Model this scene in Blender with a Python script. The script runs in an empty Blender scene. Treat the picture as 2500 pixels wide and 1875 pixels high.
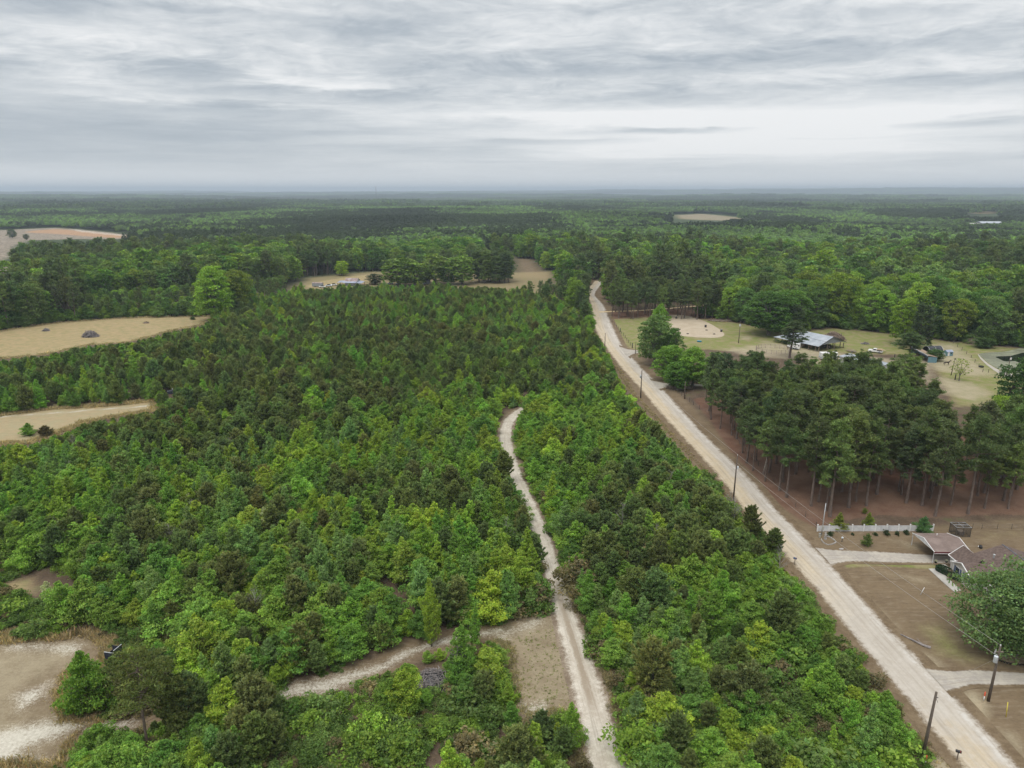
import bpy, math, random
import numpy as np
from mathutils import Vector, Matrix

R = math.radians
rng = np.random.default_rng(11)
random.seed(5)
scene = bpy.context.scene
COL = scene.collection

# ------------------------------------------------------------------ camera, sky, sun, exposure
CAM_H, PITCH, FOC, CX, CY = 62.0, R(15.2), 1736.0, 1250.0, 937.5
cd = bpy.data.cameras.new("camera")
cd.sensor_width = 36.0
cd.lens = 36.0 * FOC / 2500.0
cd.clip_start, cd.clip_end = 0.5, 60000.0
cam = bpy.data.objects.new("camera", cd)
cam.location = (0, 0, CAM_H)
cam.rotation_euler = (R(90) - PITCH, 0, 0)
COL.objects.link(cam)
scene.camera = cam

SUN_ELEV, SUN_ROT = R(62), R(-150)
world = bpy.data.worlds.new("World")
scene.world = world
world.use_nodes = True
nt = world.node_tree
nt.nodes.clear()


class N:
    """tiny helper to wire shader nodes"""
    def __init__(s, tree):
        s.t = tree

    def new(s, kind, **kw):
        n = s.t.nodes.new(kind)
        for k, v in kw.items():
            setattr(n, k, v)
        return n

    def put(s, sock, v):
        if v is None:
            return
        if hasattr(v, "is_linked") or hasattr(v, "links"):
            s.t.links.new(v, sock)
        else:
            try:
                sock.default_value = v
            except Exception:
                sock.default_value = (v[0], v[1], v[2], 1.0)

    def math(s, op, a, b=None, c=None, clamp=False):
        n = s.new("ShaderNodeMath", operation=op, use_clamp=clamp)
        for i, v in enumerate((a, b, c)):
            if v is not None:
                s.put(n.inputs[i], v)
        return n.outputs[0]

    def vmath(s, op, a, b=None):
        n = s.new("ShaderNodeVectorMath", operation=op)
        s.put(n.inputs[0], a)
        if b is not None:
            s.put(n.inputs[1], b)
        return n.outputs[0]

    def noise(s, vec, scale, detail=4.0, rough=0.55, dist=0.0):
        n = s.new("ShaderNodeTexNoise")
        s.put(n.inputs["Vector"], vec)
        n.inputs["Scale"].default_value = scale
        n.inputs["Detail"].default_value = detail
        n.inputs["Roughness"].default_value = rough
        n.inputs["Distortion"].default_value = dist
        return n.outputs["Fac"]

    def mix(s, f, a, b, mode="MIX"):
        n = s.new("ShaderNodeMix", data_type="RGBA", blend_type=mode)
        s.put(n.inputs[0], f)
        s.put(n.inputs[6], a if hasattr(a, "links") else (*a[:3], 1.0))
        s.put(n.inputs[7], b if hasattr(b, "links") else (*b[:3], 1.0))
        return n.outputs[2]

    def ss(s, v, lo, hi):
        n = s.new("ShaderNodeMapRange", interpolation_type="SMOOTHSTEP")
        s.put(n.inputs[0], v)
        n.inputs[1].default_value = lo
        n.inputs[2].default_value = hi
        return n.outputs[0]


w = N(nt)
geo = w.new("ShaderNodeNewGeometry")
sep = w.new("ShaderNodeSeparateXYZ")
tc = w.new("ShaderNodeTexCoord")
nt.links.new(tc.outputs["Generated"], sep.inputs[0])
dx, dy, dz = sep.outputs
elev = w.math("MULTIPLY", w.math("ARCSINE", dz), 57.29578)          # degrees above the horizon
azim = w.math("MULTIPLY", w.math("ARCTAN2", dx, dy), 57.29578)      # degrees right of +Y
zz = w.math("ADD", w.math("MULTIPLY", w.math("MAXIMUM", dz, 0.0), 0.85), 0.07)
comb = w.new("ShaderNodeCombineXYZ")
nt.links.new(w.math("DIVIDE", dx, zz), comb.inputs[0])
nt.links.new(w.math("DIVIDE", dy, zz), comb.inputs[1])
cuv = comb.outputs[0]                                                # the layer of cloud seen from below
n1 = w.noise(cuv, 0.62, 8.0, 0.60, 0.5)
n2 = w.noise(w.vmath("ADD", cuv, (13.1, 4.7, 2.0)), 1.6, 7.0, 0.62, 0.9)
n4 = w.noise(w.vmath("ADD", w.vmath("MULTIPLY", cuv, (1.0, 1.3, 1.0)), (7.7, 2.2, 9.0)), 3.6, 6.0, 0.62, 1.2)
n3 = w.noise(w.vmath("ADD", cuv, (3.7, 31.0, 5.0)), 0.22, 3.0, 0.5, 0.2)
# long thin streaks in the far, low part of the layer
ael = w.new("ShaderNodeCombineXYZ")
nt.links.new(w.math("MULTIPLY", azim, 0.055), ael.inputs[0])
nt.links.new(elev, ael.inputs[1])
n5 = w.noise(ael.outputs[0], 1.1, 6.0, 0.62, 0.6)
calm = w.math("ADD", 0.18, w.math("MULTIPLY", w.ss(elev, 3.5, 8.5), 0.82))
wob = w.math("MULTIPLY", w.math("SUBTRACT", n1, 0.5), 5.5)
wob2 = w.math("MULTIPLY", w.math("SUBTRACT", n2, 0.5), 3.0)
az = w.math("ADD", azim, w.math("MULTIPLY", wob, 2.6))
el = w.math("ADD", elev, w.math("ADD", w.math("MULTIPLY", w.math("MULTIPLY", wob, 0.30), calm), w.math("ADD", w.math("MULTIPLY", w.math("MULTIPLY", wob2, 0.32), calm), w.math("MULTIPLY", w.math("SUBTRACT", n5, 0.5), 1.1))))


def blob(a0, e0, sa, se):
    """a soft bank of cloud at azimuth a0, elevation e0"""
    u = w.math("DIVIDE", w.math("SUBTRACT", az, a0), sa)
    v = w.math("DIVIDE", w.math("SUBTRACT", el, e0), se)
    q = w.math("ADD", w.math("MULTIPLY", u, u), w.math("MULTIPLY", v, v))
    return w.math("EXPONENT", w.math("MULTIPLY", q, -1.0))


turb = w.math("ADD", w.math("MULTIPLY", w.math("SUBTRACT", n1, 0.5), 0.85), w.math("ADD", w.math("MULTIPLY", w.math("SUBTRACT", n4, 0.5), 0.50), w.math("MULTIPLY", w.math("SUBTRACT", n2, 0.5), 1.0)))
streak = w.math("MULTIPLY", w.math("MULTIPLY", w.math("SUBTRACT", n5, 0.5), 0.55), w.math("SUBTRACT", 1.15, calm))
base = w.math("ADD", 0.66, w.math("ADD", w.math("ADD", w.math("MULTIPLY", turb, calm), streak), w.math("MULTIPLY", w.math("SUBTRACT", n3, 0.5), 0.2)))
val = base
for a0, e0, sa, se, k in (
        (-32, 11.6, 7, 0.9, -0.25), (-9, 11.0, 5.5, 0.8, -0.25), (-22, 8.2, 4.5, 0.75, -0.35), (-36, 7.2, 5, 0.6, -0.20),
        (-17, 8.0, 2.6, 0.7, 0.28), (-12.0, 7.3, 2.4, 0.35, 0.45), (-29, 9.7, 6, 0.5, 0.20), (4, 13.2, 4.5, 0.7, 0.38), (27, 13.0, 8, 0.8, 0.20), (-24, 12.6, 5, 0.4, 0.15),
        (8, 8.7, 14, 0.6, -0.28), (24, 9.3, 12, 0.6, -0.22), (30, 11.5, 8, 0.5, -0.15), (-2, 9.6, 7, 0.5, -0.12), (26, 7.2, 14, 0.45, -0.15),
        (-11, 6.8, 4, 0.4, -0.20), (-17, 7.0, 3, 0.35, -0.18), (10, 6.7, 8, 0.4, -0.10), (33, 6.9, 6, 0.4, -0.20),
        (20, 4.6, 17, 1.05, 0.62), (3, 5.4, 10, 0.45, 0.38), (14, 3.0, 18, 0.8, 0.38), (12, 4.3, 7, 0.25, -0.62), (2, 3.6, 7, 0.25, -0.28), (30, 4.3, 4, 0.35, -0.50), (22, 3.6, 6, 0.15, -0.20),
        (-30, 3.6, 17, 2.0, -0.28), (-6, 3.0, 7, 0.4, -0.20), (-20, 5.6, 9, 0.3, -0.15), (-24, 6.2, 9, 0.25, 0.14)):
    val = w.math("ADD", val, w.math("MULTIPLY", blob(a0, e0, sa, se), k))
low = w.ss(elev, 2.4, 0.3)                                            # the pale murk just above the horizon
val = w.math("ADD", w.math("MULTIPLY", val, w.math("SUBTRACT", 1.0, w.math("MULTIPLY", low, 0.85))), w.math("MULTIPLY", low, 0.85 * 0.86))
ramp = w.new("ShaderNodeValToRGB")
nt.links.new(val, ramp.inputs[0])
cr = ramp.color_ramp
cr.elements[0].position, cr.elements[0].color = 0.12, (0.335, 0.385, 0.435, 1)
cr.elements[1].position, cr.elements[1].color = 1.0, (0.835, 0.84, 0.845, 1)
e = cr.elements.new(0.38); e.color = (0.43, 0.475, 0.52, 1)
e = cr.elements.new(0.58); e.color = (0.555, 0.59, 0.62, 1)
e = cr.elements.new(0.80); e.color = (0.715, 0.735, 0.75, 1)
high = w.ss(elev, 16.0, 60.0)                                         # an overcast sky is brighter overhead
cloud = w.mix(high, ramp.outputs[0], (1.30, 1.31, 1.33))
SKY_K = 0.10
cloud10 = w.vmath("MULTIPLY", cloud, (1 / SKY_K, 1 / SKY_K, 1 / SKY_K))
sky = w.new("ShaderNodeTexSky", sky_type="NISHITA")
sky.sun_disc = False
sky.sun_elevation, sky.sun_rotation = SUN_ELEV, SUN_ROT
bg = w.new("ShaderNodeBackground")
nt.links.new(w.mix(0.96, sky.outputs[0], cloud10), bg.inputs[0])
bg.inputs[1].default_value = SKY_K
wo = w.new("ShaderNodeOutputWorld")
nt.links.new(bg.outputs[0], wo.inputs[0])
world.cycles.sampling_method = "MANUAL"
world.cycles.sample_map_resolution = 512

sl = bpy.data.lights.new("sun", "SUN")
sl.energy, sl.angle, sl.color = 1.5, R(25), (1.0, 0.965, 0.91)
so = bpy.data.objects.new("sun", sl)
so.rotation_euler = (R(90) - SUN_ELEV, 0, math.pi - SUN_ROT)
COL.objects.link(so)

scene.view_settings.view_transform = "Standard"
scene.view_settings.look = "None"
scene.view_settings.gamma = 1.0
scene.view_settings.use_curve_mapping = False
scene.view_settings.exposure = 0.15
cy = scene.cycles
cy.max_bounces, cy.diffuse_bounces, cy.glossy_bounces, cy.transmission_bounces, cy.transparent_max_bounces = 6, 4, 1, 3, 4
cy.volume_bounces = 0
cy.use_denoising = True
cy.denoiser = "OPENIMAGEDENOISE"
cy.denoising_prefilter = "ACCURATE"
cy.use_adaptive_sampling = True
cy.adaptive_threshold = 0.015
cy.caustics_reflective = cy.caustics_refractive = False

# ------------------------------------------------------------------ picture <-> ground helpers (full-size photo pixels)
SP, CP = math.sin(PITCH), math.cos(PITCH)


def G(px, py, z=0.0):
    """the ground point that the photo shows at (px, py)"""
    x, y = (px - CX) / FOC, -(py - CY) / FOC
    d = (x, CP + y * SP, -SP + y * CP)
    t = (z - CAM_H) / d[2]
    return Vector((d[0] * t, d[1] * t, z))


def proj(x, y, z):
    zc = y * CP - (z - CAM_H) * SP
    yc = y * SP + (z - CAM_H) * CP
    zc = np.maximum(zc, 0.1)
    return CX + FOC * x / zc, CY - FOC * yc / zc


def VT(bx, by, ty):
    """height of a thing with its foot at (bx, by) and its top at row ty"""
    g = G(bx, by)
    y = -(ty - CY) / FOC
    return CAM_H + g.y * (-SP + y * CP) / (CP + y * SP)


def Z(x0, y0, s, pts):
    return [(x0 + a / s, y0 + b / s) for a, b in pts]


def D(pts):
    return [(a * 1.1302, b * 1.1302) for a, b in pts]


def inpoly(px, py, poly):
    px, py = np.asarray(px, float), np.asarray(py, float)
    r = np.zeros(px.shape, bool)
    n = len(poly)
    for i in range(n):
        x1, y1 = poly[i]
        x2, y2 = poly[(i + 1) % n]
        if y1 == y2:
            continue
        c = ((y1 > py) != (y2 > py)) & (px < (x2 - x1) * (py - y1) / (y2 - y1) + x1)
        r ^= c
    return r


def sdist(x, y, poly, closed=True):
    """distance to a polygon's edge in metres, positive inside"""
    d = np.full(x.shape, 1e9)
    n = len(poly)
    for i in range(n if closed else n - 1):
        ax, ay = poly[i][:2]
        bx, by = poly[(i + 1) % n][:2]
        ex, ey = bx - ax, by - ay
        L = ex * ex + ey * ey + 1e-9
        t = np.clip(((x - ax) * ex + (y - ay) * ey) / L, 0, 1)
        d = np.minimum(d, np.hypot(x - ax - t * ex, y - ay - t * ey))
    if not closed:
        return d
    return np.where(inpoly(x, y, [p[:2] for p in poly]), d, -d)


_perm = np.random.default_rng(3).random((256, 256))


def vnoise(x, y, s):
    x, y = np.asarray(x, float) / s + 100.0, np.asarray(y, float) / s + 100.0
    i, j = np.floor(x).astype(int), np.floor(y).astype(int)
    f, g = x - i, y - j
    f, g = f * f * (3 - 2 * f), g * g * (3 - 2 * g)
    a = _perm[i % 256, j % 256] * (1 - f) + _perm[(i + 1) % 256, j % 256] * f
    b = _perm[i % 256, (j + 1) % 256] * (1 - f) + _perm[(i + 1) % 256, (j + 1) % 256] * f
    return a * (1 - g) + b * g


def fnoise(x, y, s):
    return (vnoise(x, y, s) + 0.5 * vnoise(x + 71, y - 13, s / 2.1) + 0.25 * vnoise(x - 19, y + 53, s / 4.3)) / 1.75


def terrain(x, y):
    """flat round the drone, gently rolling farther off, low blue ridges on the horizon"""
    x, y = np.asarray(x, float), np.asarray(y, float)
    r = np.hypot(x, y)
    k1 = np.clip((r - 560) / 900, 0, 1)
    k2 = np.clip((r - 2200) / 6000, 0, 1)
    z = k1 * 16 * (fnoise(x, y, 700) - 0.5) + k2 * 95 * (fnoise(x + 4000, y * 1.6, 3300) - 0.58)
    right = np.clip((np.arctan2(x, np.maximum(y, 1)) + 0.25) / 0.7, 0, 1)
    k3 = np.clip((r - 9000) / 6000, 0, 1)
    return z + k3 * (18 + 62 * right * (0.6 + 0.8 * vnoise(x, y * 0.2, 5000)))


# ------------------------------------------------------------------ mesh helpers
def tag(o, label=None, cat=None, group=None, kind=None):
    if label: o["label"] = label
    if cat: o["category"] = cat
    if group: o["group"] = group
    if kind: o["kind"] = kind
    return o


def mesh_np(name, V, F, mats=(), midx=None, col=None, smooth=None):
    """mesh from numpy arrays; F is (n,4) quads"""
    me = bpy.data.meshes.new(name)
    V = np.ascontiguousarray(V, dtype=np.float32)
    F = np.ascontiguousarray(F, dtype=np.int32)
    me.vertices.add(len(V))
    me.vertices.foreach_set("co", V.ravel())
    me.loops.add(F.size)
    me.loops.foreach_set("vertex_index", F.ravel())
    me.polygons.add(len(F))
    me.polygons.foreach_set("loop_start", np.arange(0, F.size, F.shape[1], dtype=np.int32))
    me.polygons.foreach_set("loop_total", np.full(len(F), F.shape[1], dtype=np.int32))
    if midx is not None:
        me.polygons.foreach_set("material_index", np.ascontiguousarray(midx, dtype=np.int32))
    if smooth is not None:
        me.polygons.foreach_set("use_smooth", np.ascontiguousarray(smooth, dtype=bool))
    for m in mats:
        me.materials.append(m)
    if col is not None:
        a = me.attributes.new("v", "FLOAT_COLOR", "POINT")
        a.data.foreach_set("color", np.ascontiguousarray(col, dtype=np.float32).ravel())
    me.update(calc_edges=True)
    return me


def link(name, me, parent=None, loc=None):
    o = bpy.data.objects.new(name, me)
    COL.objects.link(o)
    if parent is not None:
        o.parent = parent
    if loc is not None:
        o.location = loc
    return o


def empty(name, loc, rz=0.0, label=None, cat=None, group=None):
    o = bpy.data.objects.new(name, None)
    o.empty_display_size = 0.3
    o.location = loc
    o.rotation_euler = (0, 0, rz)
    COL.objects.link(o)
    return tag(o, label, cat, group)


class MB:
    """collects boxes, tubes, prisms and patches, then links them as one mesh object"""
    def __init__(s):
        s.v, s.f = [], []

    def face(s, pts):
        b = len(s.v)
        s.v += [tuple(p) for p in pts]
        s.f.append(tuple(range(b, b + len(pts))))
        return s

    def box(s, x0, x1, y0, y1, z0, z1, M=None):
        c = [(x0, y0, z0), (x1, y0, z0), (x1, y1, z0), (x0, y1, z0), (x0, y0, z1), (x1, y0, z1), (x1, y1, z1), (x0, y1, z1)]
        if M is not None:
            c = [tuple(M @ Vector(p)) for p in c]
        b = len(s.v)
        s.v += c
        s.f += [tuple(b + i for i in q) for q in ((3, 2, 1, 0), (4, 5, 6, 7), (0, 1, 5, 4), (1, 2, 6, 5), (2, 3, 7, 6), (3, 0, 4, 7))]
        return s

    def prism(s, poly, z0, z1):
        """upright prism over a counter-clockwise outline"""
        n = len(poly)
        b = len(s.v)
        s.v += [(p[0], p[1], z0) for p in poly] + [(p[0], p[1], z1) for p in poly]
        s.f.append(tuple(b + i for i in reversed(range(n))))
        s.f.append(tuple(b + n + i for i in range(n)))
        for i in range(n):
            j = (i + 1) % n
            s.f.append((b + i, b + j, b + n + j, b + n + i))
        return s

    def slab(s, quad, t):
        """a sheet with thickness t below the given 4 corners"""
        q = [Vector(p) for p in quad]
        nrm = (q[1] - q[0]).cross(q[-1] - q[0]).normalized()
        if nrm.z < 0:
            q.reverse()
            nrm = -nrm
        lo = [p - nrm * t for p in q]
        b = len(s.v)
        s.v += [tuple(p) for p in q + lo]
        n = len(q)
        s.f.append(tuple(b + i for i in range(n)))
        s.f.append(tuple(b + n + i for i in reversed(range(n))))
        for i in range(n):
            j = (i + 1) % n
            s.f.append((b + j, b + i, b + n + i, b + n + j))
        return s

    def tube(s, pts, rad, n=6, caps=True):
        """round bar through pts; rad a number or one per point"""
        P = [Vector(p) for p in pts]
        rs = rad if isinstance(rad, (list, tuple)) else [rad] * len(P)
        b = len(s.v)
        for i, p in enumerate(P):
            t = (P[min(i + 1, len(P) - 1)] - P[max(i - 1, 0)])
            t = t.normalized() if t.length > 1e-9 else Vector((0, 0, 1))
            a = Vector((1, 0, 0)) if abs(t.x) < 0.8 else Vector((0, 1, 0))
            u = t.cross(a).normalized()
            v = t.cross(u)
            for k in range(n):
                q = 2 * math.pi * k / n
                s.v.append(tuple(p + (u * math.cos(q) + v * math.sin(q)) * rs[i]))
        for i in range(len(P) - 1):
            for k in range(n):
                k2 = (k + 1) % n
                s.f.append((b + i * n + k, b + i * n + k2, b + (i + 1) * n + k2, b + (i + 1) * n + k))
        if caps:
            s.f.append(tuple(b + k for k in reversed(range(n))))
            s.f.append(tuple(b + (len(P) - 1) * n + k for k in range(n)))
        return s

    def lathe(s, prof, c=(0, 0, 0), n=14):
        b = len(s.v)
        for r_, z_ in prof:
            for k in range(n):
                q = 2 * math.pi * k / n
                s.v.append((c[0] + r_ * math.cos(q), c[1] + r_ * math.sin(q), c[2] + z_))
        for i in range(len(prof) - 1):
            for k in range(n):
                k2 = (k + 1) % n
                s.f.append((b + i * n + k, b + i * n + k2, b + (i + 1) * n + k2, b + (i + 1) * n + k))
        s.f.append(tuple(b + k for k in reversed(range(n))))
        s.f.append(tuple(b + (len(prof) - 1) * n + k for k in range(n)))
        return s

    def build(s, name, mat, parent=None, smooth=False, bevel=0.0, loc=None):
        me = bpy.data.meshes.new(name)
        me.from_pydata(s.v, [], s.f)
        me.materials.append(mat)
        if smooth:
            for p in me.polygons:
                p.use_smooth = True
        me.update()
        o = link(name, me, parent, loc)
        if bevel:
            m = o.modifiers.new("edge", "BEVEL")
            m.width, m.segments, m.limit_method = bevel, 2, "ANGLE"
        return o


# ------------------------------------------------------------------ materials
def mat_new(name):
    m = bpy.data.materials.new(name)
    m.use_nodes = True
    m.node_tree.nodes.clear()
    return m, N(m.node_tree)


def finish(m, n, color, rough=0.85, metal=0.0, bump=None, bump_k=0.2, bump_d=0.1, spec=0.3):
    p = n.new("ShaderNodeBsdfPrincipled")
    n.put(p.inputs["Base Color"], color if hasattr(color, "links") else (*color[:3], 1.0))
    n.put(p.inputs["Roughness"], rough)
    p.inputs["Metallic"].default_value = metal
    p.inputs["Specular IOR Level"].default_value = spec
    if bump is not None:
        b = n.new("ShaderNodeBump")
        b.inputs["Strength"].default_value = bump_k
        b.inputs["Distance"].default_value = bump_d
        n.put(b.inputs["Height"], bump)
        n.t.links.new(b.outputs[0], p.inputs["Normal"])
    o = n.new("ShaderNodeOutputMaterial")
    n.t.links.new(p.outputs[0], o.inputs[0])
    return m


def surf(name, c1, c2, scale=3.0, rough=0.8, metal=0.0, bump_k=0.15, stretch=(1, 1, 1), lo=0.35, hi=0.65, spec=0.3):
    """weathered two-tone surface in object space"""
    m, n = mat_new(name)
    t = n.new("ShaderNodeTexCoord").outputs["Object"]
    v = n.vmath("MULTIPLY", t, stretch)
    f = n.noise(v, scale, 6, 0.62)
    g = n.noise(v, scale * 7, 3, 0.6)
    k = n.ss(n.math("ADD", n.math("MULTIPLY", f, 0.75), n.math("MULTIPLY", g, 0.25)), lo, hi)
    return finish(m, n, n.mix(k, c1, c2), rough, metal, g, bump_k, 0.02, spec)


def leafmat(name, trans=0.22, rough=0.7):
    """foliage: the tree's own tint times each leaf's own tone"""
    m, n = mat_new(name)
    a = n.new("ShaderNodeAttribute", attribute_type="INSTANCER", attribute_name="tint")
    b = n.new("ShaderNodeAttribute", attribute_type="GEOMETRY", attribute_name="v")
    c = n.mix(1.0, a.outputs["Color"], b.outputs["Color"], "MULTIPLY")
    d = n.new("ShaderNodeBsdfPrincipled")
    n.put(d.inputs["Base Color"], c)
    d.inputs["Roughness"].default_value = rough
    d.inputs["Specular IOR Level"].default_value = 0.25
    tr = n.new("ShaderNodeBsdfTranslucent")
    n.put(tr.inputs[0], n.mix(1.0, c, (1.05, 1.28, 0.6), "MULTIPLY"))
    x = n.new("ShaderNodeMixShader")
    x.inputs[0].default_value = trans
    n.t.links.new(d.outputs[0], x.inputs[1])
    n.t.links.new(tr.outputs[0], x.inputs[2])
    o = n.new("ShaderNodeOutputMaterial")
    n.t.links.new(x.outputs[0], o.inputs[0])
    return m


LEAF = leafmat("broad_leaves", 0.38)
NEEDLE = leafmat("pine_needles", 0.25)
BARK = surf("pine_bark", (0.10, 0.075, 0.06), (0.20, 0.155, 0.13), 2.0, 0.95, stretch=(3, 3, 0.7), bump_k=0.5)
TWIG = surf("dark_pine_twigs", (0.045, 0.042, 0.034), (0.095, 0.085, 0.07), 2.0, 0.95)
BARK_G = surf("grey_bark", (0.10, 0.09, 0.075), (0.24, 0.22, 0.19), 2.0, 0.95, stretch=(3, 3, 0.7), bump_k=0.5)
# ------------------------------------------------------------------ foliage builders (numpy)
def unit(v):
    return v / np.maximum(np.linalg.norm(v, axis=-1, keepdims=True), 1e-9)


class Leaves:
    """cloud of small diamond leaves / needle tufts"""
    def __init__(s):
        s.c, s.a, s.b, s.t = [], [], [], []

    def add(s, c, a, b, tone):
        """centres, half long axis, half short axis, colour"""
        s.c.append(c); s.a.append(a); s.b.append(b); s.t.append(tone)

    def arrays(s):
        c, a, b, t = (np.concatenate(q) for q in (s.c, s.a, s.b, s.t))
        V = np.stack([c - a, c + b, c + a, c - b], 1).reshape(-1, 3)
        F = np.arange(len(V)).reshape(-1, 4)
        col = np.repeat(np.concatenate([t, np.ones((len(t), 1))], 1), 4, 0)
        return V, F, col

    def mesh(s, name, mat):
        V, F, col = s.arrays()
        return mesh_np(name, V, F, [mat], col=col)


def tones(g, n, base=1.0, var=0.18, hue=0.10):
    """per-leaf tone: lightness times a yellow-blue swing"""
    l = base * np.exp(g.normal(0, var, n))
    h = g.normal(0, hue, n)
    h = h * 0.7
    return np.stack([l * (1 + h), l, l * (1 - 1.2 * h)], 1).clip(0.2, 3)


def leaf_dirs(g, n, flat):
    """random leaf planes; flat in 0..1 turns them towards the horizontal"""
    nrm = g.normal(size=(n, 3))
    nrm = unit(nrm)
    nrm = unit(nrm * (1 - flat) + np.array([0, 0, 1.0]) * flat)
    a = unit(np.cross(nrm, g.normal(size=(n, 3))))
    return a, np.cross(nrm, a)


def tubes_np(list_of):
    mb = MB()
    for pts, rad, n in list_of:
        mb.tube(pts, rad, n, caps=False)
    return mb


def mb_mesh(mb, name, mat, smooth=True):
    me = bpy.data.meshes.new(name)
    me.from_pydata(mb.v, [], mb.f)
    me.materials.append(mat)
    for p in me.polygons:
        p.use_smooth = smooth
    me.update()
    return me


def bushy_tree(seed, H, Rad, prof="round", nbr=46, per_m=62, leaf=0.15, base=0.08, droop=0.25, flat=0.35, var=0.2):
    """young broadleaf: a stem with sprays of leaves along outward branches"""
    g = np.random.default_rng(seed)
    L, wood = Leaves(), []
    lean = g.normal(0, 0.05, 2)
    stem = lambda z: np.array([lean[0] * z, lean[1] * z, z])
    wood.append(([tuple(stem(z)) for z in np.linspace(0, H * 0.93, 6)], list(np.linspace(0.022 * H, 0.005, 6)), 6))
    az = g.random() * 6.28
    for i in range(nbr):
        t = (i + g.random()) / nbr
        az += 2.4 + g.normal(0, 0.35)
        if prof == "round":
            r = min(1.0, 0.62 + 1.3 * t) * (1 - max(0.0, (t - 0.30) / 0.70) ** 1.35) * 1.04 + 0.06
            up = 0.0 + 1.15 * t
        elif prof == "cone":
            r = (1 - t) ** 0.8 * 0.98 + 0.07
            up = 0.25 + 0.75 * t
        else:                                       # "column"
            r = (0.62 + 0.5 * math.sin(3.1 * min(t, 0.9))) * (1 - 0.75 * t ** 3)
            up = 0.5 + 0.6 * t
        r *= Rad * (1 + 0.26 * math.sin(2 * az + seed + 5 * t)) * g.uniform(0.55, 1.35)
        z0 = H * (base + (0.94 - base) * t ** 0.9) - r * up * 0.45
        p0 = stem(max(z0, 0.05 * H))
        d = unit(np.array([math.cos(az), math.sin(az), up]))
        n = max(8, int(per_m * r * g.uniform(0.7, 1.25)))
        s = g.random(n) ** 0.62
        side = unit(np.cross(d, [0, 0, 1.0]))
        upv = np.cross(side, d)
        wid = r * (0.05 + 0.19 * np.sin(np.pi * np.clip(s, 0.05, 0.97)) ** 0.8) + 0.08
        P = p0 + d * (s * r)[:, None] + side * (g.normal(0, 0.62, n) * wid)[:, None] + upv * (g.normal(0, 0.34, n) * wid)[:, None]
        P[:, 2] -= droop * r * (s ** 2) * g.uniform(0.4, 1.1)
        P[:, 2] = np.maximum(P[:, 2], 0.06)
        a, b = leaf_dirs(g, n, flat)
        z = leaf * g.uniform(0.65, 1.4, n)[:, None]
        tb = float(np.exp(g.normal(0, 0.12)))
        L.add(P, a * z, b * z * 0.55, tones(g, n, tb, var) * np.array([1.0, 1.0, 1.0]))
        tip = p0 + d * r * 0.85 - np.array([0, 0, droop * r * 0.4])
        wood.append(([tuple(p0), tuple((p0 + tip) / 2 + np.array([0, 0, 0.05 * r])), tuple(tip)], [0.010 * H * (1 - 0.6 * t), 0.006 * H * (1 - 0.5 * t), 0.004], 4))
    return L, wood


def young_pine_tree(seed, H, Rad, dens=1.0):
    """young loblolly: whorls of rising branches dressed with needle brushes, pale candles on top"""
    g = np.random.default_rng(seed)
    L, wood = Leaves(), []
    lean = g.normal(0, 0.03, 2)
    stem = lambda z: np.array([lean[0] * z, lean[1] * z, z])
    wood.append(([tuple(stem(z)) for z in np.linspace(0, H * 0.98, 6)], list(np.linspace(0.02 * H, 0.008, 6)), 6))

    def brush(P0, P1, n, ln, tone):
        s = g.random(n)
        c = P0 + (P1 - P0) * s[:, None]
        ax = unit(P1 - P0)
        rad = unit(g.normal(size=(n, 3)))
        d = unit(rad * 0.8 + ax * 0.75 + np.array([0, 0, 0.15]))
        sd = unit(np.cross(d, g.normal(size=(n, 3))))
        ll = ln * g.uniform(0.6, 1.2, n)[:, None]
        L.add(c + d * ll, d * ll, sd * (0.034 + 0.018 * g.random((n, 1))), tones(g, n, tone, 0.2, 0.12))

    nw = int(6 + H * 1.5)
    az = g.random() * 6.28
    for i in range(nw):
        t = (i + 0.5 * g.random()) / nw
        z = H * (0.10 + 0.86 * t)
        r = Rad * ((1 - t) ** 0.55 * (0.7 + 0.6 * min(1.0, t * 4)) + 0.05)
        for k in range(5 if t < 0.85 else 4):
            az += 6.283 / 5 + g.normal(0, 0.25)
            rr = r * g.uniform(0.55, 1.3)
            up = 0.30 + 0.75 * t + g.normal(0, 0.1)
            d = unit(np.array([math.cos(az), math.sin(az), up]))
            p0 = stem(z)
            pm = p0 + d * rr * 0.55
            p1 = pm + unit(d + np.array([0, 0, 0.55])) * rr * 0.5
            wood.append(([tuple(p0), tuple(pm), tuple(p1)], [0.006 * H, 0.004 * H, 0.004], 4))
            tn = float(np.exp(g.normal(0, 0.14)))
            brush(p0 + (pm - p0) * 0.45, pm, int(18 * rr * dens) + 4, 0.13, tn)
            brush(pm, p1, int(52 * rr * dens) + 10, 0.15, tn * 1.08)
            for q in range(2):
                sd = unit(np.cross(d, [0, 0, 1.0])) * (1 if q else -1)
                ps = p0 + (pm - p0) * g.uniform(0.6, 1.0)
                pe = ps + unit(d * 0.7 + sd * 0.9 + np.array([0, 0, 0.4])) * rr * 0.42
                brush(ps, pe, int(34 * rr * dens) + 6, 0.14, tn)
    top = stem(H * 0.94)
    brush(top, top + np.array([0, 0, 0.07 * H + 0.15]), int(70 * dens), 0.14, 1.25)
    return L, wood


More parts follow.
